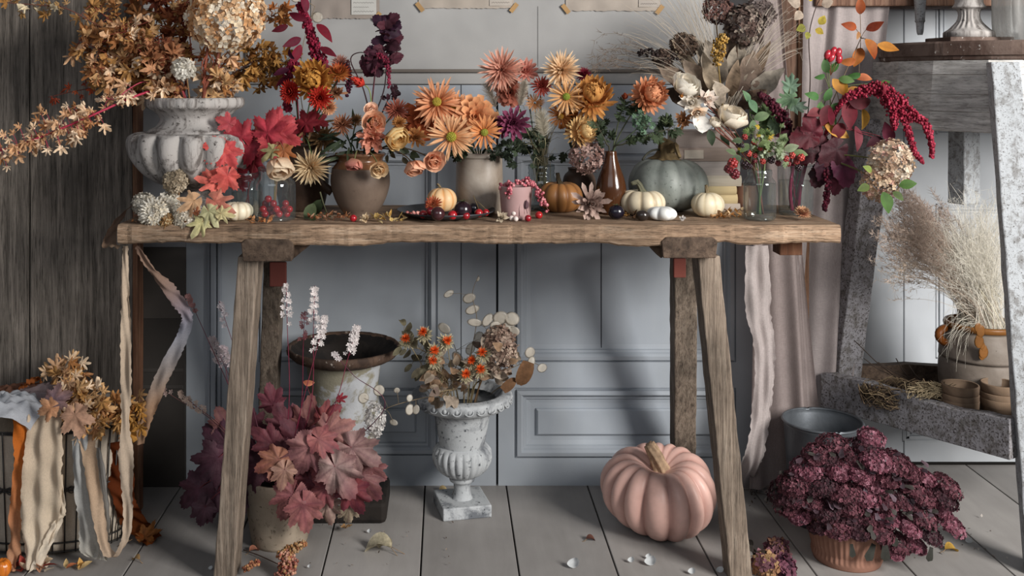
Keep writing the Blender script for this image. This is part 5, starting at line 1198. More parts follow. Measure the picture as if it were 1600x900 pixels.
# ---- dark jar: red group
def plume(name, label, cat, key, pts, d, rads, count, br, cols, leaves=(), stemcol='#8a2038', group=None, leafcol='#7a1830', sub='tassel', tails=()):
    wp = [P(*q) for q in pts]
    if key: b, m_ = vroot(key, wp[0]); path = cr_path([b, m_]+wp, 26)
    else: path = cr_path(wp, 20)
    T = Th(name, label, cat, path[0], group); m = MB(); m.tube(path, [.0022, .0012], stemcol, 6); T.part('stem', m, M_stem)
    m = MB(); bead_spray(m, cr_path(wp, 20), [r*d/F for r in rads], count, br*d/F, cols); T.part(sub, m, M_flora)
    for tp, tr, tc in tails:
        m = MB(); q = cr_path([P(*x) for x in tp], 16); m.tube(q, .0008, stemcol, 4); bead_spray(m, q, [r*d/F for r in tr], tc, br*d/F, cols); T.part(sub, m, M_flora)
    for (a, b, s, ang, col) in leaves:
        m = MB(); simple_leaf(m, P(a, b, d-.01), V3(math.cos(R(ang)), U(-.4, 0), math.sin(R(ang))), V3(U(-.8, .8), -1, U(-.3, .6)), s*d/F*.9, s*d/F*.18, shade(C_(col)*.8, .2), 'ovate', U(-80, 20), .45, None, 9); T.part('leaf', m, M_flora)
    return T
CR = ['#8a1c38', '#a22a48', '#701530', '#9a2440']
plume('amaranth', 'tall crimson amaranth plume with leaves rising above the bronze chrysanthemum', 'flower', 'darkjar', [(505, 118, 2.44), (496, 88, 2.44), (487, 58, 2.44), (478, 30, 2.44), (468, 8, 2.44)], 2.44, [16, 14, 10, 9, 7, 5], 800, 2.3, CR,
      [(480, 30, 36, 165, '#7d1a34'), (478, 20, 38, 100, '#8a2440'), (495, 38, 42, 310, '#84182e'), (470, 70, 42, 240, '#8a1834'), (470, 60, 38, 205, '#6e1430'), (508, 95, 44, 260, '#8c2438'), (500, 75, 34, 330, '#7a1c30'), (462, 85, 34, 250, '#9a1c3c'), (450, 40, 30, 200, '#6a1428'), (520, 110, 30, 320, '#6e2030')])
plume('amaranth', 'dark crimson amaranth tassel hanging left of the bronze chrysanthemum', 'flower', 'darkjar', [(460, 100, 2.42), (448, 120, 2.41), (447, 150, 2.41), (450, 172, 2.41)], 2.41, [9, 9, 7, 5], 220, 2.8, CR, [(452, 108, 30, 200, '#5c1c3a'), (450, 120, 28, 230, '#7a1834'), (460, 92, 24, 130, '#54203c')])
flower('chrysanthemum', 'large bronze-gold chrysanthemum below the tall crimson amaranth', 'flower', 488, 124, 38, 2.36, 'mum', '#a85a24', '#d09a4c', 'darkjar', (-.05, .2), stemcol=GREEN)
flower('strawflower', 'red strawflower with dark eye left of the bronze chrysanthemum', 'flower', 452, 143, 19, 2.36, 'straw', '#8a1c1c', '#c03428', 'darkjar', (-.4, .0), centre=('#2e1614', .2), stemcol=GREEN)
flower('strawflower', 'red strawflower with black eye below the bronze chrysanthemum', 'flower', 500, 153, 20, 2.34, 'straw', '#9c2018', '#c83a2c', 'darkjar', (.1, -.05), centre=('#1e100e', .22), stemcol=GREEN)
flower('strawflower', 'orange-red strawflower seen from the side right of the bronze chrysanthemum', 'flower', 529, 112, 20, 2.39, 'straw', '#c08a44', '#a83c24', 'darkjar', (.1, 1.2), stemcol=GREEN)
flower('strawflower', 'closed scarlet strawflower bud on a pale stem above the jug', 'flower', 566, 131, 20, 2.36, 'strawbud', '#a82820', '#d04030', 'jug', (-.9, .5, -.5), stemcol='#7c8a54')
flower('strawflower', 'small peach strawflower with dark eye below the red ones', 'flower', 514, 168, 13, 2.35, 'straw', '#c88a60', '#dca880', 'darkjar', (.2, 0), centre=('#2a1612', .26), stemcol=GREEN)
flower('strawflower', 'dusty tan strawflower tucked behind the black-eyed red one', 'flower', 526, 145, 14, 2.42, 'carnation', '#a06a48', '#b88a6a', 'darkjar', (.1, .4), stemcol=GREEN)
flower('strawflower', 'dull pink spiky strawflower behind the orange-red one', 'flower', 532, 98, 16, 2.45, 'spider', '#a0584c', '#c08a7a', 'darkjar', (.1, .8), stemcol=GREEN)
branch('ninebark_branch', 'burgundy-black ninebark branch standing tall above the jug', 'branch', 'jug', [(582, 190, 2.40), (600, 140, 2.42), (604, 95, 2.43), (606, 60, 2.43), (604, 30, 2.43)], 38, 19, ['#3c1e28', '#4a2430', '#32182a', '#552c36'], 'ninebark', t0=.66, spread=16, stemcol='#2e1c20', curl=(.1, .4), crumple=.06)
branch('ninebark_branch', 'arching ninebark side branch with dark leaves left of the tall one', 'branch', 'jug', [(578, 190, 2.39), (568, 140, 2.40), (548, 95, 2.41), (562, 82, 2.41), (585, 90, 2.41), (592, 110, 2.41)], 20, 17, ['#4a2230', '#5a2a38', '#3a1a26'], 'ninebark', t0=.78, spread=18, stemcol='#3a2226', curl=(.1, .4))
branch('ninebark_branch', 'thin dark twig with a few small leaves behind the apricot roses', 'branch', 'jug', [(590, 195, 2.41), (602, 165, 2.42), (612, 145, 2.42), (618, 140, 2.42)], 8, 10, ['#3a1c26', '#2c161e'], 'ninebark', t0=.6, spread=14, stemcol='#2a1a1c')
plume('amaranth', 'slender maroon amaranth tassel dangling from the dark ninebark leaves', 'flower', 'jug', [(590, 85, 2.39), (602, 92, 2.39), (607, 110, 2.39), (608, 136, 2.39)], 2.39, [4, 4, 4, 2.5], 90, 2.2, ['#7a2038', '#8c2c44'], stemcol='#4a2028')
plume('amaranth', 'slender purple-brown tassel hanging between the strawflowers', 'flower', 'darkjar', [(540, 100, 2.43), (545, 115, 2.43), (545, 135, 2.43), (541, 150, 2.43)], 2.43, [4, 5, 5, 2], 70, 2.4, ['#4a1c30', '#5a2438'], stemcol='#4a2028')
# ---- jug
jf = lambda **k: k
flower('scabiosa', 'rusty pink pompon flower left in the jug bouquet', 'flower', 534, 193, 19, 2.34, 'pompon', '#8a5038', '#b07a5c', 'jug', (-.1, .5), stemcol=GREEN)
flower('scabiosa', 'small tan pompon flower beside the rusty pink one', 'flower', 557, 187, 12, 2.36, 'pompon', '#7a5034', '#b08a60', 'jug', (.2, .6), stemcol=GREEN)
flower('rose', 'open apricot rose at the top of the jug bouquet', 'flower', 584, 192, 24, 2.32, 'rose', '#e0966c', '#efc4a4', 'jug', (.2, .1), stemcol=GREEN)
flower('rose', 'small apricot rosebud above the open apricot rose', 'flower', 580, 172, 14, 2.33, 'rose', '#e8b090', '#f2d0b8', 'jug', (0, .5), stemcol=GREEN)
flower('carnation', 'salmon pink ruffled carnation under the apricot rose', 'flower', 581, 216, 25, 2.31, 'carnation', '#c87858', '#dd9a84', 'jug', (0, -.1), centre=('#e8b080', .2), stemcol=GREEN)
flower('rose', 'pale yellow cupped rose at the right of the jug', 'flower', 622, 217, 17, 2.30, 'tulip', '#d89a4c', '#ecd29a', 'jug', (.4, -.35, -.7), stemcol='#6a5a3a')
flower('chrysanthemum', 'brown-red quilled chrysanthemum above the pale yellow rose', 'flower', 620, 172, 20, 2.36, 'spider', '#6a2c24', '#a8604c', 'jug', (.1, .15), centre=('#3a1a16', .2), stemcol=GREEN)
flower('scabiosa', 'small ochre pompon just above the pale yellow rose', 'flower', 624, 192, 13, 2.33, 'pompon', '#9a6030', '#c08a50', 'jug', (.1, .2), stemcol=GREEN)
flower('carnation', 'tan-orange ruffled flower right of the pale yellow rose', 'flower', 650, 214, 17, 2.33, 'carnation', '#b87038', '#d09a62', 'jug', (.4, .1), stemcol=GREEN)
flower('rose', 'drooping pink-edged rosebud over the jug belly', 'flower', 553, 259, 12, 2.27, 'tulip', '#d8a07c', '#cc8478', 'jug', (-.05, -.9, -.4), stemcol='#6a6a44')
flower('rose', 'small cream rose drooping at the jug shoulder', 'flower', 592, 263, 17, 2.27, 'rose', '#d8a878', '#ead0a8', 'jug', (.15, -.4), stemcol='#6a6a44')
flower('rose', 'peach rose with one wide-open petal drooping left of the crock', 'flower', 648, 265, 15, 2.26, 'tulip', '#e0946c', '#eeb898', 'jug', (.2, -.8, -.5), stemcol='#4a3c2c')
flower('rose', 'full peach-pink rose drooping next to the crock', 'flower', 677, 251, 22, 2.27, 'rose', '#dc8a68', '#f0c4a4', 'jug', (.35, -.25), stemcol='#4a3c2c')
branch('foliage_stem', 'dark green grassy foliage at the neck of the jug', 'foliage', 'jug', [(545, 220, 2.35), (535, 205, 2.34)], 26, 22, ['#34402c', '#47523a', '#2b3426'], 'lance', t0=.3, spread=34, stemcol=DKGREEN, wid=.09, twigs=False)
branch('foliage_stem', 'dark leafy stem curling out right of the jug mouth', 'foliage', 'jug', [(600, 232, 2.34), (625, 240, 2.33), (645, 241, 2.32)], 7, 12, ['#38402c', '#4a4432'], 'ovate', t0=.5, spread=10, stemcol='#3a2c22')
branch('foliage_stem', 'two olive leaves drooping beside the jug foot', 'foliage', None, [(500, 300, 2.32), (506, 320, 2.31), (512, 335, 2.29)], 5, 21, ['#4c5838', '#5c6848', '#39452c'], 'ovate', t0=.2, spread=16, stemcol='#4a4a34', twigs=False)
branch('dried_umbel', 'brown net-like dried seed head behind the red vine leaves', 'seed head', 'darkjar', [(480, 205, 2.44), (470, 190, 2.43), (462, 200, 2.42)], 40, 12, ['#8a6a48', '#75583c', '#a08058'], 'lance', t0=.4, spread=36, stemcol='#5a4430', mat=M_dry, wid=.12)
flower('dried_umbel_flower', 'tan globe-shaped dried flower between the vine leaves and the jug', 'flower', 505, 215, 26, 2.42, 'pompon', '#7a5c3c', '#a08058', 'darkjar', (0, .2), mat=M_dry)
# ---- crock
OC = ('#a8a03c', .24, .16)
flower('daisy_chrysanthemum', 'big shaggy orange daisy with yellow eye topmost over the crock', 'flower', 683, 160, 37, 2.33, 'daisyfull', '#cc7442', '#e2a880', 'crock', (-.1, .25), centre=('#b5a040', .2, .3), stemcol=DKGREEN)
flower('daisy_chrysanthemum', 'orange daisy with yellow eye half behind the topmost one', 'flower', 710, 168, 27, 2.35, 'daisy', '#cc7a40', '#e4ac80', 'crock', (.2, .2), centre=('#c0a03c', .2), stemcol=DKGREEN)
flower('dahlia', 'soft orange dahlia right of the shaggy daisies', 'flower', 743, 182, 34, 2.33, 'dahlia', '#c86a38', '#e2a878', 'crock', (.05, .15), stemcol=DKGREEN)
flower('daisy_chrysanthemum', 'large pale orange daisy facing forward over the crock rim', 'flower', 705, 214, 34, 2.26, 'daisy', '#d48e58', '#e8bc92', 'crock', (-.1, -.05), centre=OC, stemcol=DKGREEN)
flower('daisy_chrysanthemum', 'small orange daisy with green eye right of the large pale one', 'flower', 757, 207, 25, 2.28, 'daisy', '#d07c40', '#e0a06c', 'crock', (.05, -.1), centre=('#98983c', .24, .16), stemcol=DKGREEN)
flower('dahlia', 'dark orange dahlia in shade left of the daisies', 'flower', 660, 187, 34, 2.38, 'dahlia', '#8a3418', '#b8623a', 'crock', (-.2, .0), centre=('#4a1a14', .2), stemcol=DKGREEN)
flower('dahlia', 'burgundy dahlia with pale petal edges right of the orange flowers', 'flower', 802, 192, 28, 2.31, 'cup', '#541530', '#924a68', 'crock', (.1, .1), stemcol=DKGREEN)
flower('dahlia', 'dark purple dahlia half hidden left of the burgundy one', 'flower', 782, 198, 20, 2.36, 'cup', '#3e1428', '#6a2a48', 'crock', (-.2, .0), stemcol=DKGREEN)
flower('daisy_chrysanthemum', 'orange shaggy daisy behind the soft orange dahlia', 'flower', 722, 178, 30, 2.40, 'daisyfull', '#b8602c', '#d48a54', 'crock', (0, .4), stemcol=DKGREEN)
branch('foliage_stem', 'dark crinkled leaves hanging at the left of the crock rim', 'foliage', 'crock', [(716, 232, 2.36), (712, 240, 2.34)], 12, 12, ['#2f3a28', '#3c4832', '#26301f'], 'oak', t0=.5, spread=14, stemcol=DKGREEN)
branch('foliage_stem', 'dark leafy stems at the right of the crock rim', 'foliage', 'crock', [(775, 232, 2.36), (795, 225, 2.34), (800, 245, 2.33)], 26, 11, ['#2b3528', '#3a4634', '#232c20'], 'oak', t0=.45, spread=20, stemcol=DKGREEN)
# ---- dahlias behind, in grey jar and dark vase
flower('dahlia', 'large coral pink spiky cactus dahlia highest in the middle of the table', 'flower', 783, 108, 35, 2.40, 'spider', '#b5604c', '#e0ae98', 'jarB', (-.15, .25), stemcol=DKGREEN)
flower('dahlia', 'round salmon pink dahlia right of the coral cactus dahlia', 'flower', 822, 110, 21, 2.43, 'cup', '#c0685a', '#dda090', 'jarB', (.15, .3), stemcol=DKGREEN)
flower('strawflower', 'deep coral red strawflower below the salmon dahlia', 'flower', 847, 134, 18, 2.41, 'pompon', '#8c2c2c', '#b85a4c', 'jarB', (.1, .15), stemcol=DKGREEN)
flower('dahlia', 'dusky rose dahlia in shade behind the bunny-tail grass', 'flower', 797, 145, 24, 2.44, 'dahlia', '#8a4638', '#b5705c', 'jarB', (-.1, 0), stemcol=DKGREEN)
flower('dahlia', 'cream and peach star-shaped dahlia beside the bronze chrysanthemum', 'flower', 878, 108, 31, 2.39, 'spider', '#d29a5c', '#e6caa8', 'darkvase', (.05, .3), centre=('#c08a3c', .14), stemcol=DKGREEN)
flower('daisy_chrysanthemum', 'pale orange daisy with green eye below the star dahlia', 'flower', 885, 151, 27, 2.37, 'daisy', '#d89a5c', '#e2b888', 'darkvase', (-.2, .05), centre=('#8e9a3a', .22, .16), stemcol=DKGREEN)
flower('chrysanthemum', 'big domed bronze chrysanthemum right of the small daisy', 'flower', 926, 149, 40, 2.38, 'mum', '#a04a1c', '#d39c58', 'darkvase', (.05, .75), stemcol=GREEN)
flower('chrysanthemum', 'cream-gold chrysanthemum in profile below the bronze dome', 'flower', 912, 205, 28, 2.36, 'mum', '#b5702c', '#e3c48c', 'darkvase', (.8, .3), stemcol=GREEN)
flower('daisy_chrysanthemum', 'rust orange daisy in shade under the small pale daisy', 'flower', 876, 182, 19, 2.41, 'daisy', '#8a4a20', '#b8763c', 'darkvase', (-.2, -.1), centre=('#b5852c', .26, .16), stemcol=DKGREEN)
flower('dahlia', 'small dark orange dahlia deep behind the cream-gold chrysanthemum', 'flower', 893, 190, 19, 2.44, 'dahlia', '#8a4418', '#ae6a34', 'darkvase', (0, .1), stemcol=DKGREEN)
flower('strawflower', 'tiny maroon flower peeping over the bronze dome', 'flower', 912, 116, 13, 2.45, 'straw', '#4a1020', '#7a1c2e', 'darkvase', (.1, .6), stemcol=DKGREEN)
flower('strawflower', 'small tan strawflower among the grasses above the grey jar', 'flower', 836, 160, 14, 2.42, 'daisy', '#b0703c', '#c89a70', 'jarB', (0, .3), stemcol=DKGREEN)
hydrangea('dried_hydrangea', 'dusty mauve dried hydrangea head next to the bottle vase', 918, 244, 27, 26, 2.37, ['#a08078', '#b89a90', '#8a6a62', '#6e5048'], 'darkvase', 190, 5, face=(.1, .1))
branch('foliage_stem', 'dark green leaves filling the grey jar mouth', 'foliage', 'jarB', [(835, 225, 2.44), (828, 205, 2.43)], 30, 13, ['#2c3628', '#3c4836', '#4c5644'], 'oak', t0=.4, spread=26, stemcol=DKGREEN)
branch('foliage_stem', 'dark leaves between the star dahlia and the bronze dome', 'foliage', 'darkvase', [(890, 220, 2.44), (925, 195, 2.43), (935, 185, 2.42)], 18, 12, ['#28301f', '#39432e'], 'oak', t0=.4, spread=20, stemcol=DKGREEN)
def fluff(name, label, cat, px, py, rx, ry, d, n, col, key=None, ang=0, kind=None, stemcol='#a09a78', Lh=1.0):
    c = P(px, py, d); a = R(ang); ax = V3(math.sin(a), -.1, math.cos(a)); sp = stem_path(key, c-ax*ry*d/F, -ax) if key else None
    T = Th(name, label, cat, sp[0] if sp is not None else c, None, kind); 
    if sp is not None: m = MB(); m.tube(sp, .0009, stemcol, 5); T.part('stem', m, M_stem)
    m = MB(); cc = C_(col); side = unit(np.cross(ax, V3(0, 1, 0)))
    for i in range(n):
        t = U(-1, 1); p = c+ax*t*ry*.85*d/F; o = unit(side*U(-1, 1)+V3(0, U(-1, 1), 0)+ax*U(.3, 1.1)); l = rx*d/F*math.sqrt(max(.12, 1-t*t*.8))*U(.6, 1.15)*Lh
        q = p+o*l; w = np.cross(o, V3(.3, 1, .2)); w = unit(w)*.00042
        m.add([p-w, p+w, q], [(0, 1, 2)], np.stack([cc*.75, cc*.75, np.clip(cc*1.15, 0, 1)])*U(.85, 1.1))
    T.part('fluff', m, M_grass); return T
fluff('bunny_tail_grass', 'soft grey-white bunny-tail grass in front of the dusky rose dahlia', 'grass', 816, 147, 15, 22, 2.38, 900, '#c2b8a8', 'jarB', 10)
fluff('bunny_tail_grass', 'faint pale fluffy grass head left of the dusky rose dahlia', 'grass', 768, 150, 16, 22, 2.42, 420, '#a89e90', 'jarB', -20, Lh=1.3)
fluff('fountain_grass', 'white feathery fountain-grass tuft above the grey jar', 'grass', 848, 196, 24, 20, 2.36, 520, '#cdc5b2', 'jarB', -10, Lh=1.1)
def grass_bunch(name, label, key, roots, tips, d, n, col, r=.0006, droop=.02, kind='stuff', group=None, wig=.006, cat='grass', plume=0, loc=None):
    b = vroot(key, None)[0] if key else (loc if loc is not None else P(*roots, d)); v = VES.get(key)
    m = MB(); c0 = C_(col)
    for i in range(n):
        tx = tips[random.randrange(len(tips))]; e = P(tx[0]+rng.normal()*tx[2], tx[1]+rng.normal()*tx[3], d+rng.normal()*(tx[4] if len(tx) > 4 else .03))
        e[1] = min(e[1], 2.73)
        s = (V3(v['x'], v['y'], v['zb']+.02)+rng.standard_normal(3)*V3(.012, .012, 0)) if v else b+rng.standard_normal(3)*V3(.008, .008, .0)
        mid = (V3(v['x'], v['y'], v['zm'])+rng.standard_normal(3)*V3(v['r']*.4, v['r']*.4, 0)) if v else s*.7+e*.3
        q1 = mid+(e-mid)*.4+V3(0, 0, np.linalg.norm(e-mid)*.28); 
        q = np.concatenate([[s], curve(mid, q1, e+V3(0, 0, droop*U(0, 1.5)), e, 9)]); q[3:, :] += wig*np.cumsum(rng.standard_normal((7, 3)), axis=0)*V3(.35, .2, .35)
        w = np.linspace(1, .25, len(q))[:, None]*r; T_ = np.gradient(q, axis=0); sd = np.cross(T_, V3(0, 1, 0)); sd /= np.linalg.norm(sd, axis=1)[:, None]+1e-9
        VV = np.concatenate([q-sd*w, q+sd*w]); k = len(q); m.add(VV, [(j, j+1, k+j+1, k+j) for j in range(k-1)], np.clip(c0*U(.65, 1.25), 0, 1))
        if plume:
            for _ in range(plume):
                t = U(.62, 1); p = q[min(int(t*(k-1)), k-2)]+(e-mid)*U(-.03, .05); o = unit(unit(e-mid)*U(.3, 1)+rng.standard_normal(3)*.6)*U(.008, .02); ww = unit(np.cross(o, V3(.2, 1, .1)))*.0006
                m.add([p-ww, p+ww, p+o], [(0, 1, 2)], np.clip(c0*U(.7, 1.3), 0, 1))
    solo(name, label, cat, b, m, M_grass, group, kind)
grass_bunch('grass_bunch', 'fine pale grass blades standing in the grey jar', 'jarB', None, [(840, 215, 14, 16), (862, 205, 12, 14), (850, 180, 16, 16)], 2.42, 70, '#a8a284', .0007)
# ---- bottle vase
flower('chrysanthemum', 'shaggy salmon-orange chrysanthemum on a stem out of the bottle vase', 'flower', 1017, 147, 34, 2.36, 'mum', '#b85c30', '#dfa078', 'vase', (.25, .25), stemcol='#4a5038', leaves=(12, 20, '#3a4630', 'oak'))
flower('chrysanthemum', 'rust red chrysanthemum bud on the bottle vase stem', 'flower', 976, 153, 11, 2.37, 'strawbud', '#6a2c1c', '#9a4a30', 'vase', (-.1, .9), stemcol='#4a5038', leaves=(9, 15, '#3c4834', 'oak'))
branch('foliage_stem', 'dark leafy chrysanthemum stem slanting right out of the bottle vase', 'foliage', 'vase', [(975, 225, 2.36), (1005, 212, 2.35), (1040, 203, 2.35), (1052, 195, 2.35)], 26, 15, ['#39452f', '#4a563c', '#2d3826'], 'oak', t0=.45, spread=13, stemcol='#3c3a2c', curl=(.1, .4))
branch('foliage_stem', 'dark leafy stem upright left in the bottle vase', 'foliage', 'vase', [(948, 225, 2.37), (938, 205, 2.37), (930, 190, 2.37)], 14, 13, ['#333e2c', '#455038'], 'oak', t0=.5, spread=13, stemcol='#3c3a2c')
branch('herb_sprig', 'frothy sage green herb sprig under the salmon-orange chrysanthemum', 'foliage', 'vase', [(980, 215, 2.36), (998, 198, 2.35), (1010, 180, 2.35)], 46, 7, ['#5f7a62', '#6f8a70', '#4c6650'], 'oak', t0=.72, spread=16, stemcol='#4a5840')
# ---- dried arrangement on the books
PAP = ['#8f8274', '#a59888', '#75685c', '#6a5a4c']; dv = 2.44
for lab, tip, w_, col, c2, dd in (
    ('wide pale grey-brown papery leaf pointing right towards the brown post', (1226, 107), .24, '#8f8578', '#b0a698', 2.42),
    ('dark folded brown papery leaf right of centre in the dried bouquet', (1182, 80), .30, '#54423a', '#8a7868', 2.43),
    ('broad dark brown leaf drooping right below the pale leaf', (1198, 140), .30, '#4c3a30', '#6a5648', 2.41),
    ('upright grey-brown leaf left of the tan spike', (1092, 52), .20, '#857868', '#a09484', 2.46),
    ('broad grey-tan leaf behind the tan spike', (1108, 62), .26, '#8a7e70', '#9c9082', 2.44),
    ('upright leaf right of the tan spike', (1158, 62), .24, '#8c8070', '#a89c8c', 2.45),
    ('curled brown leaf reaching left over the white rose', (1072, 96), .26, '#7c6654', '#a89684', 2.42),
    ('small pale leaf hanging at the base of the dried bouquet', (1122, 205), .22, '#a89e90', '#c0b6a8', 2.38),
    ('brown leaf sweeping far left above the white rose', (1030, 100), .2, '#6a584a', '#8a7868', 2.44),
    ('dark leaf behind the white rose at left', (1040, 138), .28, '#463830', '#5c4c40', 2.47),
    ('narrow curled leaf low at the left of the dried bouquet', (1046, 118), .13, '#94826c', '#b0a08a', 2.40),
    ('narrow dark leaf pointing straight up behind the mauve hydrangea', (1140, 28), .14, '#5c4a3e', '#7a6656', 2.47),
    ('slim tan leaf leaning left towards the grasses', (1052, 62), .12, '#8a7862', '#a8967e', 2.45),
    ('slim brown leaf leaning right under the lilac-grey head', (1206, 62), .13, '#6c5848', '#8c7864', 2.44),
    ('short curled tan leaf beside the golden spike at left', (1100, 84), .16, '#a08e78', '#baa992', 2.40),
    ('short curled brown leaf beside the golden spike at right', (1152, 96), .17, '#77624f', '#98846f', 2.40),
    ('small twisted dark leaf under the wide pale one', (1180, 150), .2, '#43342b', '#5e4c40', 2.40),
    ('crinkled tan leaf at the bouquet centre', (1118, 128), .3, '#b0a08e', '#c4b6a4', 2.39)):
    e = P(tip[0], tip[1], dd); b, m_ = vroot('bookvase', e); path = cr_path([b, m_, m_*.62+e*.38], 12); L_ = np.linalg.norm(e-path[-1])
    T = Th('dried_leaf', lab, 'leaf', b); m = MB(); m.tube(path, .0012, '#6a5a48', 5); T.part('stalk', m, M_stem)
    m = MB(); V, t = petal_geo(L_, L_*w_, 8, U(-45, -10), .35, 'ovate', 12); u = unit(e-path[-1]); nn = unit(V3(U(-.4, .4), -1, .3)); z = unit(nn-u*np.dot(nn, u)); M_ = np.stack([u, np.cross(z, u), z], 1)
    V[:, 2] += .11*L_*np.sin(t*17+U(0, 6)+np.sign(V[:, 1]))*np.abs(np.sign(V[:, 1]))*w_*2; cc = C_(col)[None]*(1-t[:, None])+C_(c2)[None]*t[:, None]; cc[1::3] *= .65
    m.add(V@M_.T+path[-1], petal_faces(12), cc); T.part('blade', m, M_dry)
hydrangea('dried_hydrangea', 'dark mauve-brown dried hydrangea at the top of the dried bouquet', 1165, 38, 30, 32, 2.45, ['#54423c', '#6a564e', '#3e322e', '#8a7a70', '#a09284'], 'bookvase', 190, 7, face=(.1, .3))
hydrangea('dried_hydrangea', 'pale lilac edge head right behind the dark mauve hydrangea', 1190, 18, 22, 24, 2.48, ['#857670', '#70625e', '#a0928e'], 'bookvase', 130, 6, face=(.3, .5))
hydrangea('dried_hydrangea', 'brown dried hydrangea left of centre in the dried bouquet', 1068, 72, 20, 20, 2.47, ['#6a5648', '#7c6858', '#54443a'], 'bookvase', 150, 6, face=(-.2, .3))
hydrangea('dried_hydrangea', 'rusty brown dried head at the top above the grasses', 1122, 14, 22, 22, 2.48, ['#6a4a44', '#7a5a50', '#54403c'], 'bookvase', 110, 6)
hydrangea('dried_hydrangea', 'brown seedy dried head at the far left of the dried bouquet', 1035, 90, 16, 13, 2.46, ['#54443c', '#6a564a', '#3e322c'], 'bookvase', 110, 5, face=(-.4, .2))
plume('dried_spike', 'golden tan dried flower spike in the heart of the dried bouquet', 'flower', 'bookvase', [(1122, 98, 2.38), (1122, 84, 2.38), (1126, 68, 2.38), (1130, 58, 2.38)], 2.38, [8, 12, 12, 8], 260, 1.9, ['#c0984c', '#a8803c', '#d0ac68', '#8c6a34'], stemcol='#8a7448', sub='florets')
plume('berry_twig', 'twig of small black berries at the left of the dried bouquet', 'twig', 'bookvase', [(1060, 92, 2.45), (1035, 86, 2.45), (1012, 82, 2.45), (998, 84, 2.45)], 2.45, [9, 9, 8, 6], 60, 2.6, ['#2c2422', '#3a2e2c'], stemcol='#4a3c34', sub='berries')
grass_bunch('dried_grass_bunch', 'wispy blond grasses fanning out at the upper left of the dried bouquet', 'bookvase', None, [(1010, 30, 22, 22), (1040, 5, 18, 16), (1075, -5, 18, 12), (985, 70, 16, 16), (1000, 105, 14, 8)], 2.47, 120, '#b0a494', .0006, .02, wig=.012)
grass_bunch('dried_grass_bunch', 'pale grass blades fanning out right over the brown post', 'bookvase', None, [(1225, 30, 16, 16), (1238, 60, 10, 16), (1210, 10, 14, 14), (1245, 45, 10, 20)], 2.46, 64, '#bdb2a4', .0007, .02, wig=.010)
grass_bunch('arching_grass', 'brown arching grass plume bending far left over the wall rail', 'bookvase', None, [(935, 105, 8, 8), (925, 112, 5, 4)], 2.48, 16, '#7a6a5c', .0008, .10, kind=None, plume=16, wig=.003)
grass_bunch('arching_grass', 'long single grass blades curving right of the dried bouquet', 'bookvase', None, [(1262, 70, 5, 5), (1250, 85, 8, 8)], 2.43, 4, '#b5a898', .0009, .05, kind=None)
# ---- white roses and blossom
flower('rose', 'large round papery white rose at the left of the dried bouquet', 'flower', 1073, 131, 20, 2.36, 'tulip', '#e0d2ba', '#f2ece0', 'bookvase', (.4, .7, -.6), stemcol='#6a4a3c')
flower('rose', 'large ivory rose facing down above the berry jar', 'flower', 1146, 180, 21, 2.33, 'tulip', '#d8c8ac', '#ebe1d0', 'jarR1', (.2, .85, -.5), stemcol='#6a4a3c')
flower('blossom', 'white open blossom at the left of the three below the round white rose', 'flower', 1081, 160, 17, 2.34, 'papery', '#e0d2bc', '#eee8de', 'jarR1', (-.3, .0), stemcol='#7a4a40')
flower('blossom', 'pinkish white blossom right of the other two below the round white rose', 'flower', 1105, 156, 15, 2.34, 'papery', '#dcc0b0', '#eae0d4', 'jarR1', (.2, .3), stemcol='#7a4a40')
flower('blossom', 'white blossom with orange heart lowest of the three', 'flower', 1090, 177, 15, 2.33, 'papery', '#d8a878', '#ece2d2', 'jarR1', (-.1, -.2), centre=('#b8702c', .25), stemcol='#7a4a40')
flower('rosebud', 'round ivory rosebud left of the ivory rose', 'bud', 1118, 190, 9, 2.32, 'tulip', '#dccbb0', '#ece2d2', 'jarR1', (.3, .7, -.5), stemcol='#7a4a40')
flower('dried_bud', 'rust-brown dried flower left of the single white petal', 'flower', 1068, 187, 14, 2.35, 'carnation', '#8a5030', '#b5845c', 'jarR1', (-.4, 0), stemcol='#7a4a40')
flower('rosehip_bud', 'small orange bud under the round papery white rose', 'bud', 1065, 149, 7, 2.33, 'strawbud', '#b8702c', '#d0904c', 'bookvase', (-.3, -.5), stemcol='#7a5a44')
T = Th('white_petal', 'single big curved white petal hanging over the book stack', 'petal', P(1096, 197, 2.31)); m = MB(); V, t = petal_geo(.046, .017, -20, 40, .6, 'round', 8); M_ = np.stack([unit(V3(.6, -.2, -.8)), unit(V3(.8, 0, .6)), unit(V3(-.1, -1, .15))], 1); m.add(V@M_.T+P(1085, 180, 2.33), petal_faces(8), '#ece8e0'); T.part('petal', m, M_flora)
leafset('rose_leaf_sprig', 'dark green rounded rose leaves hanging before the books', 'foliage', 'jarR1', [(1110, 214, 15, 'ovate', '#2f3c29', '#3a4832', 280), (1130, 221, 15, 'ovate', '#34442e', '#435440', 285), (1090, 200, 13, 'ovate', '#2c3826', '#38452f', 300), (1150, 215, 12, 'ovate', '#4c5c40', '#5c6c50', 320)], 2.33, '#6a4a3c', hub=(1120, 195, 2.34))
leafset('green_leaf_sprig', 'fresh green leaves at the top right of the ivory rose', 'foliage', 'jarR1', [(1166, 152, 13, 'ovate', '#587a58', '#6c8c68', 120), (1176, 165, 14, 'ovate', '#5c8060', '#6c8c68', 300), (1190, 182, 16, 'ovate', '#5c7450', '#788c64', 20), (1175, 197, 13, 'ovate', '#68805a', '#809670', 250)], 2.34, '#55683f', hub=(1172, 185, 2.35))
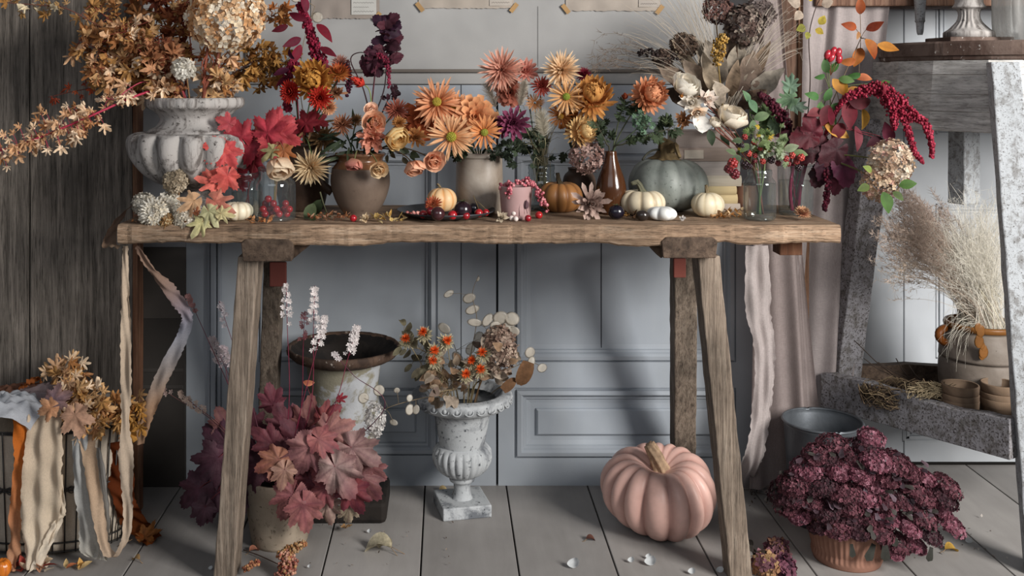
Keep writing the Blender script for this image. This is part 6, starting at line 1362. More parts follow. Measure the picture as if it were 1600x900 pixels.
leafset('oakleaf_sprig', 'blue-green lobed leaves standing behind the ivory rose and amaranth', 'foliage', 'jarR2', [(1236, 130, 20, 'oak', '#6f8a72', '#86a088', 80), (1230, 155, 22, 'oak', '#5c7858', '#74906f', 190), (1248, 165, 20, 'oak', '#7c9480', '#93aa94', 350), (1205, 170, 24, 'oak', '#44562f', '#586c40', 120), (1200, 195, 24, 'oak', '#5a7048', '#70865c', 230), (1190, 178, 22, 'oak', '#3c4c2a', '#4e6038', 170), (1215, 200, 22, 'oak', '#6c8264', '#869a7c', 300)], 2.38, '#54633f', hub=(1222, 185, 2.40))
# ---- berry jar
def berries(name, label, key, hub, pts, d, cols, r, leaves=()):
    h = P(*hub); b, m_ = vroot(key, h); path = cr_path([b, m_, h], 14); T = Th(name, label, 'berries', b); ms = MB(); ms.tube(path, [.0014, .001], '#54603c', 5)
    for (a, b_, c_) in pts:
        p = P(a, b_, d+U(-.02, .02)); ms.tube([h, h*.5+p*.5+V3(0, 0, .006), p], .0006, '#5a5a3c', 4); rr = r*d/F*U(.8, 1.15); m = MB()
        for k in range(16):
            ph = math.acos(1-2*(k+.5)/16); th = k*2.4; dv_ = V3(math.sin(ph)*math.cos(th), math.sin(ph)*math.sin(th), math.cos(ph)); m.sphere(p+dv_*rr*.7, rr*.45, shade(cols[c_], .2), 6, 4)
        T.part('berry', m, M_fruit)
    T.part('stem', ms, M_stem); m = MB()
    for (a, b_, s, ang, col) in leaves: simple_leaf(m, P(a, b_, d), V3(math.cos(R(ang)), -.2, math.sin(R(ang))), V3(.1, -1, .4), s*d/F, s*d/F*.28, col)
    if leaves: T.part('leaves', m, M_flora)
BC = ['#8a2c2c', '#2a1a20', '#a23a34', '#6a2028']
berries('bramble_sprig', 'bramble sprig of large red berries hanging left over the cup', 'jarR1', (1160, 245, 2.29), [(1145, 255, 0), (1138, 264, 3), (1148, 272, 3), (1165, 258, 1)], 2.27, BC, 7.5, [(1158, 245, 22, 200, '#4a5a40'), (1150, 240, 18, 160, '#5c6c4c')])
berries('bramble_sprig', 'bramble sprig of small red and black berries over the jar mouth', 'jarR1', (1178, 232, 2.28), [(1164, 214, 0), (1170, 240, 2), (1178, 224, 2), (1180, 243, 0), (1160, 228, 1), (1188, 232, 2), (1192, 252, 2), (1172, 260, 1), (1166, 235, 1), (1155, 225, 1), (1180, 252, 3)], 2.27, BC, 4.6, [(1170, 225, 20, 220, '#55663f'), (1160, 220, 18, 180, '#48583a'), (1185, 228, 20, 20, '#6a7a4c')])
berries('bramble_sprig', 'bramble sprig of red berries at the right of the jar mouth', 'jarR1', (1210, 240, 2.29), [(1218, 240, 2), (1228, 248, 0), (1238, 243, 2), (1232, 256, 3), (1245, 252, 0), (1252, 246, 2), (1205, 250, 1), (1248, 262, 1), (1216, 255, 3)], 2.28, BC, 5, [(1215, 230, 26, 60, '#7c8c64'), (1225, 235, 24, 20, '#98a484'), (1205, 235, 24, 130, '#6c7c54'), (1240, 238, 22, 350, '#75855c')])
branch('herb_sprig', 'grey-green feathery leaves over the mouth of the berry jar', 'foliage', 'jarR1', [(1195, 245, 2.28), (1208, 225, 2.27), (1225, 222, 2.27)], 44, 9, ['#7c8a68', '#98a488', '#65754f', '#aab49a'], 'oak', t0=.45, spread=26, stemcol='#6a7450')
branch('herb_sprig', 'green leafy sprig with yellow tips left over the berry jar', 'foliage', 'jarR1', [(1180, 235, 2.31), (1185, 212, 2.31), (1190, 200, 2.31)], 34, 10, ['#55683c', '#6a7c48', '#b59c3c', '#47592f'], 'oak', t0=.45, spread=24, stemcol='#5a6a40')
# ---- right tumbler: amaranth, dark leaves, autumn twigs
plume('amaranth', 'arching bright crimson amaranth with two long tails beside the tall stand', 'flower', 'jarR2', [(1290, 210, 2.34), (1315, 160, 2.30), (1345, 143, 2.28), (1375, 140, 2.27), (1400, 160, 2.26), (1425, 185, 2.26)], 2.26, [2, 4, 9, 15, 19, 13], 1300, 2.1, ['#8c1c34', '#a82c44', '#b8445a', '#701428'],
      [(1378, 150, 26, 80, '#8c2438'), (1300, 195, 40, 120, '#6a1c2c')], tails=[([(1405, 170, 2.26), (1418, 200, 2.26), (1428, 235, 2.26), (1441, 252, 2.26)], [8, 6, 4.5, 3], 420), ([(1425, 180, 2.26), (1446, 195, 2.26), (1455, 220, 2.26), (1456, 246, 2.26)], [10, 7, 4.5, 3], 420), ([(1385, 150, 2.26), (1395, 175, 2.26), (1398, 200, 2.26)], [10, 11, 5], 240)])
plume('amaranth', 'dark maroon amaranth spike leaning left behind the green leaves', 'flower', 'jarR2', [(1235, 215, 2.36), (1222, 185, 2.35), (1205, 162, 2.34), (1187, 147, 2.34)], 2.34, [14, 12, 7, 3], 340, 2.7, ['#4a1424', '#5c1c2e', '#38101c'], [(1235, 205, 30, 200, '#3c1420')])
plume('amaranth', 'maroon amaranth tassel hanging straight down right of the tumbler', 'flower', 'jarR2', [(1282, 245, 2.32), (1292, 270, 2.31), (1293, 300, 2.31), (1288, 328, 2.31)], 2.31, [5, 5, 5, 3], 170, 2.6, ['#54182a', '#6a2034', '#401020'])
leafset('dark_foliage', 'nearly black-purple crumpled leaves hanging right of the tumbler', 'foliage', 'jarR2', [(1292, 262, 30, 'ninebark', '#2e1420', '#421c2c', 260), (1320, 268, 30, 'ninebark', '#54243a', '#6a3048', 285), (1300, 240, 30, 'ninebark', '#38161e', '#4a2028', 220), (1280, 275, 24, 'ninebark', '#2a1018', '#3a1822', 250), (1308, 290, 20, 'ninebark', '#4c1a28', '#5c2434', 265), (1275, 225, 30, 'ninebark', '#3c141c', '#541e28', 160), (1256, 215, 28, 'ninebark', '#4c1620', '#5c2028', 190), (1262, 240, 26, 'ninebark', '#2e1016', '#401820', 220), (1268, 198, 26, 'ninebark', '#541a26', '#6a2832', 110), (1240, 225, 22, 'ninebark', '#34121a', '#481c24', 170)], 2.31, '#5a1c2c', hub=(1275, 240, 2.335))
leafset('smoke_bush_twig', 'wine red oval leaves on arching stems left of the bright amaranth', 'branch', 'jarR2', [(1326, 178, 26, 'ovate', '#641a26', '#742a34', 270), (1336, 215, 24, 'ovate', '#74343e', '#8c4850', 265), (1310, 205, 20, 'ovate', '#68222c', '#7c383c', 230), (1290, 180, 22, 'ovate', '#541c24', '#6a2830', 250), (1345, 160, 24, 'ovate', '#451820', '#5a2228', 350), (1388, 208, 20, 'ovate', '#54182c', '#6a2438', 110), (1368, 222, 18, 'ovate', '#3a1822', '#4c222c', 200), (1272, 178, 18, 'ovate', '#84484a', '#74343c', 200)], 2.30, '#7a2834', hub=(1305, 200, 2.31))
leafset('autumn_twig', 'tall twig of orange and rust oval leaves topping the right bouquet', 'branch', 'jarR2', [(1344, 10, 16, 'ovate', '#8c4020', '#a8582c', 95), (1328, 41, 15, 'ovate', '#a04c20', '#8c3c1c', 165), (1365, 39, 17, 'ovate', '#702c1c', '#8c3c24', 35), (1341, 88, 19, 'ovate', '#b0642c', '#c0783c', 245), (1361, 75, 21, 'ovate', '#b5702c', '#8c3818', 300), (1384, 76, 19, 'ovate', '#c88a3c', '#c07c34', 335), (1326, 96, 15, 'ovate', '#a85a2c', '#b87440', 190), (1350, 122, 16, 'ovate', '#b05c3c', '#c07850', 5), (1340, 55, 8, 'ovate', '#a87040', '#b58858', 250)], 2.36, '#6a5a48', hub=(1345, 60, 2.37))
leafset('autumn_twig', 'short twig of amber leaves in the middle of the right bouquet', 'branch', 'jarR2', [(1308, 135, 18, 'ovate', '#c08a3c', '#b8782c', 300), (1336, 145, 22, 'ovate', '#b5803c', '#a86a2c', 10), (1350, 185, 20, 'ovate', '#c8943c', '#d0a04c', 275), (1305, 205, 24, 'ovate', '#c0883c', '#cc9c4c', 330), (1290, 190, 14, 'ovate', '#d0804c', '#c06a30', 280), (1320, 138, 12, 'ovate', '#d8a03c', '#c89038', 80)], 2.33, '#6a5a38', hub=(1312, 165, 2.35))
leafset('rose_hip_twig', 'green-leaved twig with red rosehips at the top of the right bouquet', 'branch', 'jarR2', [(1290, 103, 14, 'ovate', '#47663a', '#557548', 100), (1300, 103, 16, 'ovate', '#3f6c34', '#548446', 65), (1282, 120, 10, 'ovate', '#44703a', '#588448', 200), (1280, 170, 15, 'ovate', '#4f7340', '#5f824c', 250), (1305, 168, 14, 'ovate', '#486a3a', '#587a48', 40), (1300, 188, 13, 'ovate', '#34562c', '#466a3a', 290), (1336, 118, 12, 'ovate', '#3c6430', '#4f7a40', 190), (1322, 125, 14, 'ovate', '#54703c', '#6a8a50', 350), (1382, 130, 9, 'ovate', '#4c7434', '#5c8444', 10), (1270, 150, 14, 'ovate', '#44703a', '#588448', 160), (1293, 148, 14, 'ovate', '#446c38', '#568248', 60)], 2.32, '#6a7448', hub=(1296, 140, 2.34))
T = [o for o in COL.objects if o.name.startswith('rose_hip_twig')][0]
for (a, b, ang) in ((1293, 85, 20), (1302, 80, 25), (1310, 82, 15), (1311, 92, 5), (1299, 90, 30)):
    m = MB(); M_ = basis(V3(math.sin(R(ang)), 0, math.cos(R(ang)))); m.sphere(P(a, b, 2.31), 5.2*2.31/F, '#9c2430', 10, 8, (1, 1, 1.5), M_); m.tube([P(a-2, b+6, 2.31), P(1298, 118, 2.32)], .0006, '#7a4a3a', 4); m.build('rosehip', M_fruit, np.array(T.location), T)
branch('honesty_twig', 'thin dark twig with pale papery and yellow leaves rising before the brown post', 'branch', 'jarR2', [(1262, 180, 2.40), (1266, 120, 2.41), (1264, 60, 2.42), (1272, 20, 2.42), (1285, -10, 2.42)], 0, 10, ['#fff'], stemcol='#3a2c26', stemr=(.0016, .001))
T = [o for o in COL.objects if o.name.startswith('honesty_twig')][0]
for (a, b, s, ang, c1) in ((1250, 8, 22, 160, '#b0a090'), (1252, 18, 18, 230, '#a89888'), (1284, 8, 18, 20, '#a39384'), (1258, 42, 16, 200, '#7c7a34'), (1280, 38, 16, 60, '#a8963c'), (1274, 46, 14, 330, '#b59c3c'), (1266, 2, 10, 90, '#c0a83c'), (1262, 50, 12, 260, '#8a883c')):
    m = MB(); simple_leaf(m, P(a, b, 2.41), V3(math.cos(R(ang)), -.2, math.sin(R(ang))), V3(.2, -1, .2), s*2.4/F, s*2.4/F*.42, c1); m.build('leaf', M_dry, np.array(T.location), T)
hydrangea('dried_hydrangea', 'blush cream hydrangea head hanging over the right end of the table', 1396, 252, 34, 34, 2.22, ['#cdb49a', '#d8c4ac', '#b0927a', '#c89c8c', '#dfd0bc'], 'jarR2', 230, 6, face=(.2, .1), stemcol='#5a5a34', leaves=[(1405, 290, 26, 10, '#4c6c34'), (1380, 300, 34, 280, '#44642c'), (1358, 290, 22, 200, '#5c6c34'), (1362, 268, 18, 150, '#7c8c44'), (1395, 300, 20, 320, '#4a5c30')])
hydrangea('dried_hydrangea', 'lower blush hydrangea lobe just above the hanging green leaf', 1376, 286, 27, 28, 2.225, ['#c2a88c', '#d0b89c', '#a8886c', '#bc9484'], 'jarR2', 150, 6, face=(-.1, -.1), stemcol='#5a5a34')
for lab, off in (('leftmost thick magenta stem inside the tumbler', -12), ('thick magenta stem rising through the middle of the tumbler', 6)):
    T = Th('magenta_stem', lab, 'stem', V3(VES['jarR2']['x']+off*.0008, 2.37, TOP+.01)); m = MB(); x0 = VES['jarR2']['x']; m.tube(cr_path([V3(x0+off*.0008, 2.365, TOP+.01), V3(x0+off*.0013, 2.36, TOP+.06), V3(x0+off*.0016+.012, 2.355, TOP+.125), V3(x0+off*.002+.03, 2.345, TOP+.17)], 10), [.0042, .0032], '#8c1c44', 8); T.part('stem', m, M_stem)
# ---- flowers and bits lying on the table
def lie(name, label, px, py, rpx, kind, base, tip, face, centre=None, d=None, mat=None, cat='flower'):
    d = d or tab_d(py+rpx*.7); c = P(px, py, d); n = unit(V3(face[0], -1, face[1])); r = rpx*d/F; T = Th(name, label, cat, V3(c[0], c[1], TOP)); m = MB(); bloom(m, c, n, r, base=base, tip=tip, **BL[kind]); T.part('petals', m, mat or M_flora)
    if centre: m = MB(); dome(m, c+n*r*.1, n, r*centre[1], centre[0]); T.part('centre', m, M_flora)
lie('strawflower', 'fallen orange-red strawflower lying on the pewter plate', 677, 320, 14, 'straw', '#d8a070', '#b8402c', (-.2, .5), ('#d8b088', .25), 2.32)
lie('dried_bloom', 'curled dusty pink dried bloom lying before the bottle vase', 922, 318, 27, 'carnation', '#7a5a52', '#c0a89c', (.1, .1), None, 2.30, M_dry)
lie('strawflower', 'fallen pale strawflower with red rim at the right table end', 1254, 333, 13, 'straw', '#8c2c28', '#d0a880', (.1, 1.6), None, 2.275)
lie('petal_cup', 'small cream fallen blossom before the jug', 571, 342, 9, 'papery', '#d8b890', '#e6d4b4', (-.2, .6), None, 2.24)
lie('dried_bloom', 'small cream crumpled leaf at the plate rim by the pink pot', 783, 340, 10, 'papery', '#b5a48c', '#cbbca6', (.1, .3), None, 2.24, M_dry)
lie('garlic_petal', 'tiny white petal curl right of the white patty-pan squash', 1066, 342, 5, 'papery', '#cfc8c4', '#e4e0dc', (.1, .5), None, 2.26)
def litter(name, label, x0, x1, y0, y1, n, cols, sz, kind='stuff', table=True, shape='ovate', cat='petals', mat=None, hgt=.006):
    m = MB(); cs = []
    for i in range(n):
        px, py = U(x0, x1), U(y0, y1); p = on_table(px, py) if table else on_floor(px, py); p = p+V3(0, 0, U(.002, hgt)); cs.append(p)
        simple_leaf(m, p, unit(V3(U(-1, 1), U(-1, 1), U(-.1, .5))), V3(U(-.5, .5), U(-.5, .5), 1), sz*U(.6, 1.3), sz*.3, cols[random.randrange(len(cols))], shape, U(-60, 60), .4, None, 4)
    solo(name, label, cat, np.mean(cs, axis=0)*V3(1, 1, 0)+V3(0, 0, TOP if table else 0), m, mat or M_dry, None, kind)
litter('petal_litter', 'tan dried petals scattered between cream gourd and glass jar', 1112, 1162, 336, 345, 50, ['#c08a50', '#d8a878', '#a8703c', '#cfae88'], .014, hgt=.012)
litter('petal_litter', 'rusty dried petals scattered before the brown jug', 484, 545, 338, 348, 60, ['#a8704a', '#c08a64', '#8a5038', '#c89c80'], .012, hgt=.010)
litter('petal_litter', 'yellowish petals scattered between jug and pewter plate', 585, 640, 341, 350, 24, ['#cfae6c', '#b8904c', '#d8c08c'], .016)
litter('petal_litter', 'orange dried petals scattered beside the jar of red berries', 386, 425, 344, 352, 22, ['#c08050', '#a86038', '#d8a070'], .013)
litter('seed_litter', 'dark dried seed heads under the ivory pumpkin', 970, 1002, 338, 346, 26, ['#6a4a2c', '#8a6434', '#4a3424'], .010, hgt=.012)
litter('leaf_litter', 'brown leaf bits at the left end of the table', 200, 300, 346, 352, 26, ['#8a5a38', '#a07048', '#6a4a34'], .011)
def beads(name, label, path, d, rads, n, br, cols, cat='berries'):
    wp = [P(*q) for q in path]; q = cr_path(wp, 20); T = Th(name, label, cat, q[0]); m = MB(); m.tube(q, .0008, '#6a4438', 5); T.part('stem', m, M_stem)
    for i in range(n):
        t = random.random(); k = int(t*18); p = q[k]+unit(rng.standard_normal(3))*np.interp(t, np.linspace(0, 1, len(rads)), rads)*d/F*U(.3, 1); m = MB(); m.sphere(p, br*d/F*U(.85, 1.15), shade(cols[random.randrange(len(cols))], .15), 9, 6)
        T.part('berry', m, M_fruit)
PB = ['#a04c58', '#b8646c', '#8a3844', '#c88084']
beads('pepper_berry_spray', 'pink pepper berries heaped in the small pink pot', [(783, 292, 2.29), (800, 288, 2.28), (820, 284, 2.28), (835, 288, 2.28)], 2.28, [5, 8, 10, 6], 70, 2.4, PB)
beads('pepper_berry_spray', 'pink pepper berries trailing down right of the pink pot', [(830, 284, 2.29), (841, 300, 2.27), (850, 315, 2.26), (857, 330, 2.26)], 2.26, [6, 5, 9, 7], 60, 2.3, PB)
beads('pepper_berry_spray', 'pink pepper berries hanging over the front of the pink pot', [(800, 288, 2.265), (796, 300, 2.258), (790, 308, 2.258)], 2.26, [7, 6, 5], 24, 2.4, PB)
beads('pepper_berry_spray', 'pink beads lying at the left end of the pewter plate', [(637, 333, 2.31), (645, 334, 2.30), (655, 333, 2.30)], 2.30, [3, 4, 3], 14, 3.0, ['#b87068', '#a05048', '#c88a80'])
# ------------------------------------------------------------------ heuchera
HC1 = ['#8c4a4c', '#7a3840', '#9c5c5a', '#6a2c38', '#a86c64']; HD = ['#54283a', '#46222f', '#623044']
def hleaf(px, py, s, ang, col, d, c2=None, curl=None, nz=.35):
    dd = d; s_ = s*dd/F; u = V3(math.cos(R(ang)), U(-.35, -.05), math.sin(R(ang))); p0 = P(px, py, dd)-u*s_*.3; hub = P(437+U(-14, 14), 742, 2.43+U(-.02, .02))
    m = MB(); m.tube(curve(hub, hub+V3(0, 0, .06), p0-u*s_*.4+V3(0, 0, .01), p0, 9), .0013, '#7a3a40', 5)
    lobed_leaf(m, p0, u, unit(V3(U(-.3, .3), -1, nz+U(-.2, .2))), s_*1.35, 'heuchera', col, c2, U(.15, .5) if curl is None else curl, .11, veincol='#54283a', fold=.15)
    HEU.part('leaf', m, M_leaf)
for L_ in ((478, 712, 46, 250, '#9e706c', 2.30, '#8a5b61'), (452, 785, 40, 245, '#874f52', 2.29, '#a56f6c'), (475, 800, 38, 280, '#97585b', 2.29, '#a46f69'), (530, 742, 46, 300, '#b89e97', 2.29, '#885456'), (560, 706, 42, 330, '#997975', 2.31, '#8a6d69'), (520, 672, 36, 20, '#9d6b68', 2.33, '#ae7f75'), (505, 690, 30, 330, '#a36864', 2.30, '#86474d'), (425, 722, 32, 200, '#a3715b', 2.29, '#865348'), (443, 742, 26, 260, '#af8977', 2.28, '#997161'), (552, 775, 36, 290, '#843f42', 2.30, '#642d37'), (572, 752, 40, 310, '#815956', 2.33, '#704144'), (512, 795, 28, 280, '#aa9186', 2.32, '#8c7163'), (505, 770, 32, 240, '#914c52', 2.31, '#a46c68'), (540, 715, 34, 340, '#85454a', 2.34, '#9c6560'), (500, 728, 30, 300, '#73363c', 2.33, '#8f5355'),
           (420, 690, 34, 140, '#65333b', 2.36, '#754248'), (445, 660, 36, 110, '#65333c', 2.42, '#7c4a52'), (480, 655, 36, 80, '#885654', 2.42, '#986660'), (425, 625, 28, 100, '#753b47', 2.46, '#874b55'), (510, 650, 28, 40, '#8d4b48', 2.40, '#843c42'), (465, 685, 40, 130, '#582c35', 2.38, '#66373f'), (440, 715, 36, 180, '#502731', 2.35, '#60323a'), (520, 740, 40, 270, '#572a33', 2.36, '#6b373f'), (465, 750, 44, 250, '#50272f', 2.35, '#67373d'), (485, 760, 36, 290, '#67333b', 2.34, '#774246'),
           (345, 690, 40, 150, '#5b3c48', 2.40, '#492e39'), (330, 725, 46, 220, '#694551', 2.38, '#533742'), (302, 770, 40, 215, '#593944', 2.36, '#49303b'), (335, 780, 38, 250, '#4d313c', 2.36, '#5b3c47'), (355, 745, 44, 240, '#442a32', 2.39, '#533740'), (318, 800, 26, 255, '#6a4c56', 2.34, '#543b44'), (365, 700, 40, 120, '#52303e', 2.43, '#68414f'), (375, 780, 34, 270, '#3d252f', 2.38, '#4b303a'), (350, 660, 30, 110, '#674343', 2.42, '#79524d'), (390, 660, 34, 90, '#593039', 2.44, '#693d46'), (545, 800, 24, 270, '#a2917a', 2.32, '#b3a28a'), (585, 735, 26, 320, '#764949', 2.34, '#895d5a'), (395, 735, 40, 220, '#462630', 2.37, '#55313b')):
    hleaf(*L_)
def tiarella(px0, py0, px1, py1, d, n, col='#ece4e2', stem='#7a2a40', top=.45, w=9):
    p0 = P(437+(px0-437)*.3, 742, 2.43); p1 = P(px0, py0, d); p2 = P(px1, py1, d); q = cr_path([p0, p1, p1*.4+p2*.6, p2], 24); m = MB(); m.tube(q, [.0012, .0006], stem, 5); sp = HEU.part('flower_stem', m, M_stem); m = MB()
    N_ = len(q)
    for i in range(n):
        t = 1-top*(i+.5)/n*.6; k = min(int(t*(N_-1)), N_-2); p = q[k]; a = U(0, 6.28); o = V3(math.cos(a), math.sin(a)*.7, U(-.2, .4))*w*d/F*(.3+.8*(1-t)/.3)*U(.6, 1.1); c = p+o
        m.tube([p, c], .0003, stem, 3, cap=False); B = basis(unit(o+V3(0, -.6, .1))); kk = shade(col, .15)
        for j in range(5):
            ca, sa = math.cos(j*1.257), math.sin(j*1.257); f = 4.0*d/F*U(.8, 1.25); w_ = f*.3
            m.add(np.array([(0, 0, 0), (.6*f*ca-w_*sa, .6*f*sa+w_*ca, f*.25), (f*ca, f*sa, f*.35), (.6*f*ca+w_*sa, .6*f*sa-w_*ca, f*.25)])@B.T+c, [(0, 3, 2, 1)], kk)
    HEU.part('flowers', m, M_flora, parent=sp)
for a in ((452, 620, 447, 440, 2.38, 34), (486, 630, 492, 446, 2.36, 60), (470, 640, 509, 492, 2.33, 62), (520, 640, 559, 508, 2.32, 56), (470, 640, 476, 486, 2.38, 12, '#9c6064')):
    tiarella(*a)
for a in ((365, 620, 292, 458, 2.36, 26, '#c0908c', '#7a4450', .25, 5), (372, 620, 330, 525, 2.37, 44, '#cfc0c0', '#5c3440', .6, 10), (385, 600, 342, 470, 2.42, 16, '#a8a0a4', '#5c3440', .4, 8), (350, 670, 278, 612, 2.36, 34, '#d0b8a8', '#8c5450', .7, 9), (360, 610, 348, 540, 2.40, 24, '#c8b8bc', '#5c3440', .6, 9), (335, 660, 240, 600, 2.36, 18, '#c0a8a0', '#7a5450', .35, 8), (600, 640, 520, 550, 2.30, 10, '#d8d0d0', '#54283a', .2, 6)): tiarella(*a)
# ------------------------------------------------------------------ sedum
SC0 = P(1340, 762, 2.34); m = MB(); heads = []
sh = [(1290, 700), (1330, 690), (1370, 705), (1260, 720), (1240, 745), (1232, 780), (1250, 800), (1280, 745), (1310, 725), (1345, 730), (1385, 735), (1420, 725), (1445, 735), (1460, 760), (1480, 750), (1470, 790), (1485, 815), (1440, 800), (1410, 770), (1380, 770), (1350, 765), (1320, 760), (1290, 790), (1320, 800), (1350, 805), (1385, 800), (1420, 820), (1400, 845), (1375, 830), (1340, 825), (1310, 822), (1280, 815), (1450, 830), (1270, 775), (1335, 705), (1300, 680), (1275, 695), (1355, 685), (1420, 745), (1400, 710), (1440, 765), (1430, 850), (1475, 770), (1362, 668), (1225, 760), (1245, 770), (1325, 780), (1365, 745), (1305, 765), (1395, 860)]
for i, (a, b) in enumerate(sh):
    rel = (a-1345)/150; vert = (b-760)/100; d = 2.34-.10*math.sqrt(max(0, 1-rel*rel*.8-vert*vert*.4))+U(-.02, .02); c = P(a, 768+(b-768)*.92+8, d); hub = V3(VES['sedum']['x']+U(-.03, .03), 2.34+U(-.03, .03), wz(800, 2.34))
    lit = max(0, min(1, .5+rel*.5)); cs = [['#784452', '#8c5362', '#5c343f', '#a3707e'], ['#5c333d', '#6c3f49', '#45282f', '#84535d'], ['#432830', '#55333b', '#341f25']][random.choice([0, 0, 1, 1, 2] if rel > -.2 else [1, 1, 2, 2, 0])]  # left heads picked darker: light from the right is put into the colours
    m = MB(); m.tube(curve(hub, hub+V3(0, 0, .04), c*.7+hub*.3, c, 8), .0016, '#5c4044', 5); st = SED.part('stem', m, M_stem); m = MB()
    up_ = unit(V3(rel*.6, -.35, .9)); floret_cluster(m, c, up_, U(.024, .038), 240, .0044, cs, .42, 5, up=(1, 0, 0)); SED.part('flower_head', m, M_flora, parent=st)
m = MB()
for i in range(100):
    a = U(0, 6.28); rr = math.sqrt(random.random()); px, py = 1345+rr*130*math.cos(a), 762+rr*66*math.sin(a); rel = (px-1345)/150
    d = 2.34-.115*math.sqrt(max(0, 1-rel*rel))+U(-.01, .02); simple_leaf(m, P(px, py, d), unit(V3(rel+U(-.6, .6), -.5, U(-.9, .4))), V3(U(-.3, .3), -.6, 1), U(.016, .028), .008, random.choice(['#4a3840', '#5a4850', '#3a2c34', '#47433f', '#6c5a64']), 'spoon', -30, .2, None, 5)
for (a, b, s, g) in ((1382, 845, 30, 265), (1365, 850, 28, 240), (1390, 830, 24, 290), (1330, 850, 20, 270), (1455, 855, 22, 250), (1450, 815, 18, 300)): simple_leaf(m, P(a, b, 2.24), V3(math.cos(R(g)), -.2, math.sin(R(g))), V3(.1, -1, .3), s*2.24/F, s*.34*2.24/F, '#35352f', 'spoon', -20, .2)
SED.part('leaves', m, M_flora)
m = MB()
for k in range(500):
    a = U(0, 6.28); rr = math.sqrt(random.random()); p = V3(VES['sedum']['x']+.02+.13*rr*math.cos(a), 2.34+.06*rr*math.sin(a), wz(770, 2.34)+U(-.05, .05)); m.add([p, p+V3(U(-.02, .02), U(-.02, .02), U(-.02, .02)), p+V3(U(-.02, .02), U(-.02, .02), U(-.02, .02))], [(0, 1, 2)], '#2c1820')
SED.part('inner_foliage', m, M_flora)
# ------------------------------------------------------------------ dried arrangement in the white urn
VU = 2.56
honesty('honesty_sprig', 'honesty stem with pale pods rising tallest out of the white urn', 'whiteurn', [(735, 560, VU), (745, 500, VU), (738, 460, VU), (748, 430, VU)], [(733, 466, 11, .75), (701, 459, 9, .6), (738, 484, 12, .6), (747, 436, 4, .6)], VU)
honesty('honesty_sprig', 'honesty stem with a cluster of beige pods at the upper right of the white urn', 'whiteurn', [(750, 560, VU), (770, 520, VU), (790, 500, VU)], [(762, 500, 12, .6), (742, 504, 13, .5), (782, 497, 13, .9), (800, 498, 12, .9), (790, 516, 10, .9), (803, 518, 9, 1), (775, 510, 11, .8), (795, 508, 10, .8)], VU-.02)
honesty('honesty_sprig', 'honesty stem with white pods reaching right of the white urn', 'whiteurn', [(770, 590, VU), (800, 575, VU), (825, 565, VU), (845, 572, VU)], [(828, 551, 10, .9), (847, 575, 9, .8), (830, 566, 10, .6), (804, 558, 7, .7), (822, 590, 8, .5)], VU-.02)
honesty('honesty_sprig', 'honesty pods behind the orange safflowers at left of the white urn', 'whiteurn', [(715, 560, VU+.03), (700, 520, VU+.04), (694, 512, VU+.04)], [(694, 513, 11, .8), (715, 560, 13, .6), (750, 530, 12, .8), (735, 545, 10, .7)], VU+.03)
honesty('honesty_sprig', 'thin sprig of translucent pods hanging left before the iron urn', 'whiteurn', [(690, 618, 2.46), (660, 622, 2.44), (620, 632, 2.42), (600, 640, 2.42)], [(592, 610, 9, 1), (568, 622, 9, 1), (640, 640, 9, .8), (620, 610, 5, 1), (650, 640, 8, .7), (640, 622, 6, .9), (615, 660, 7, .7)], 2.42)
for lab, a, b, s, g in (('leftmost brown two-lobed pod at the right rim of the white urn', 795, 600, 13, 220), ('large brown curved pod at the right rim of the white urn', 818, 582, 20, 70)):
    T = Th('brown_pod', lab, 'seed pods', P(a, b, VU-.06)); m = MB(); simple_leaf(m, P(a, b, VU-.06)-V3(math.cos(R(g)), 0, math.sin(R(g)))*s*VU/F, V3(math.cos(R(g)), -.1, math.sin(R(g))), V3(.2, -1, .2), 2*s*VU/F, .6*s*VU/F, '#6a4c34', 'round', -20, .3); T.part('pod', m, M_dry); m = MB(); m.tube(curve(P(a, b, VU-.06), P(a-10, b+10, VU-.05), P(780, 600, VU-.03), P(765, 618, VU), 8), .0009, '#6a5a44', 5); T.part('stem', m, M_stem)
def saff(lab, px, py, r):
    c = P(px, py, VU-.085+U(-.02, .02)); n = unit(V3(U(-.3, .3), -1, U(.3, .9))); b, m_ = vroot('whiteurn', c); T = Th('safflower', lab, 'flower', b, 'orange safflowers in the white urn'); m = MB(); m.tube(curve(b, m_, c*.6+m_*.4, c, 10), .001, '#8a7c5c', 5); T.part('stem', m, M_stem)
    k = r*VU/F; m = MB(); bloom(m, c-n*k*.8, n, k*1.4, base='#8a8468', tip='#c9bfa0', **dict(BL['straw'], jit=.25)); T.part('bracts', m, M_dry); m = MB(); bloom(m, c+n*k*.35, n, k*1.05, [(14, .8, .10, 15, 0, .3), (14, .9, .09, 45, 0, .3), (10, .9, .08, 70, 0, .3)], '#d0481a', '#ec6a2c', 'lance', .2); T.part('petals', m, M_flora)
for lab, a, b in (('safflower furthest left, leaning over the iron urn', 635, 531), ('safflower at the upper left of the white urn bouquet', 662, 520), ('topmost middle safflower in the white urn', 698, 533), ('safflower upper of the stacked pair left of centre', 679, 548), ('safflower lower of the stacked pair left of centre', 677, 563), ('safflower highest at the right of the white urn', 754, 552), ('small safflower just right of the centre', 737, 565), ('largest low safflower right of centre', 751, 577), ('low safflower nearest the urn rim', 728, 585)):
    saff(lab, a, b, 9)
DL = ['#8a7a68', '#a39484', '#75645a', '#94785f', '#b5a594']
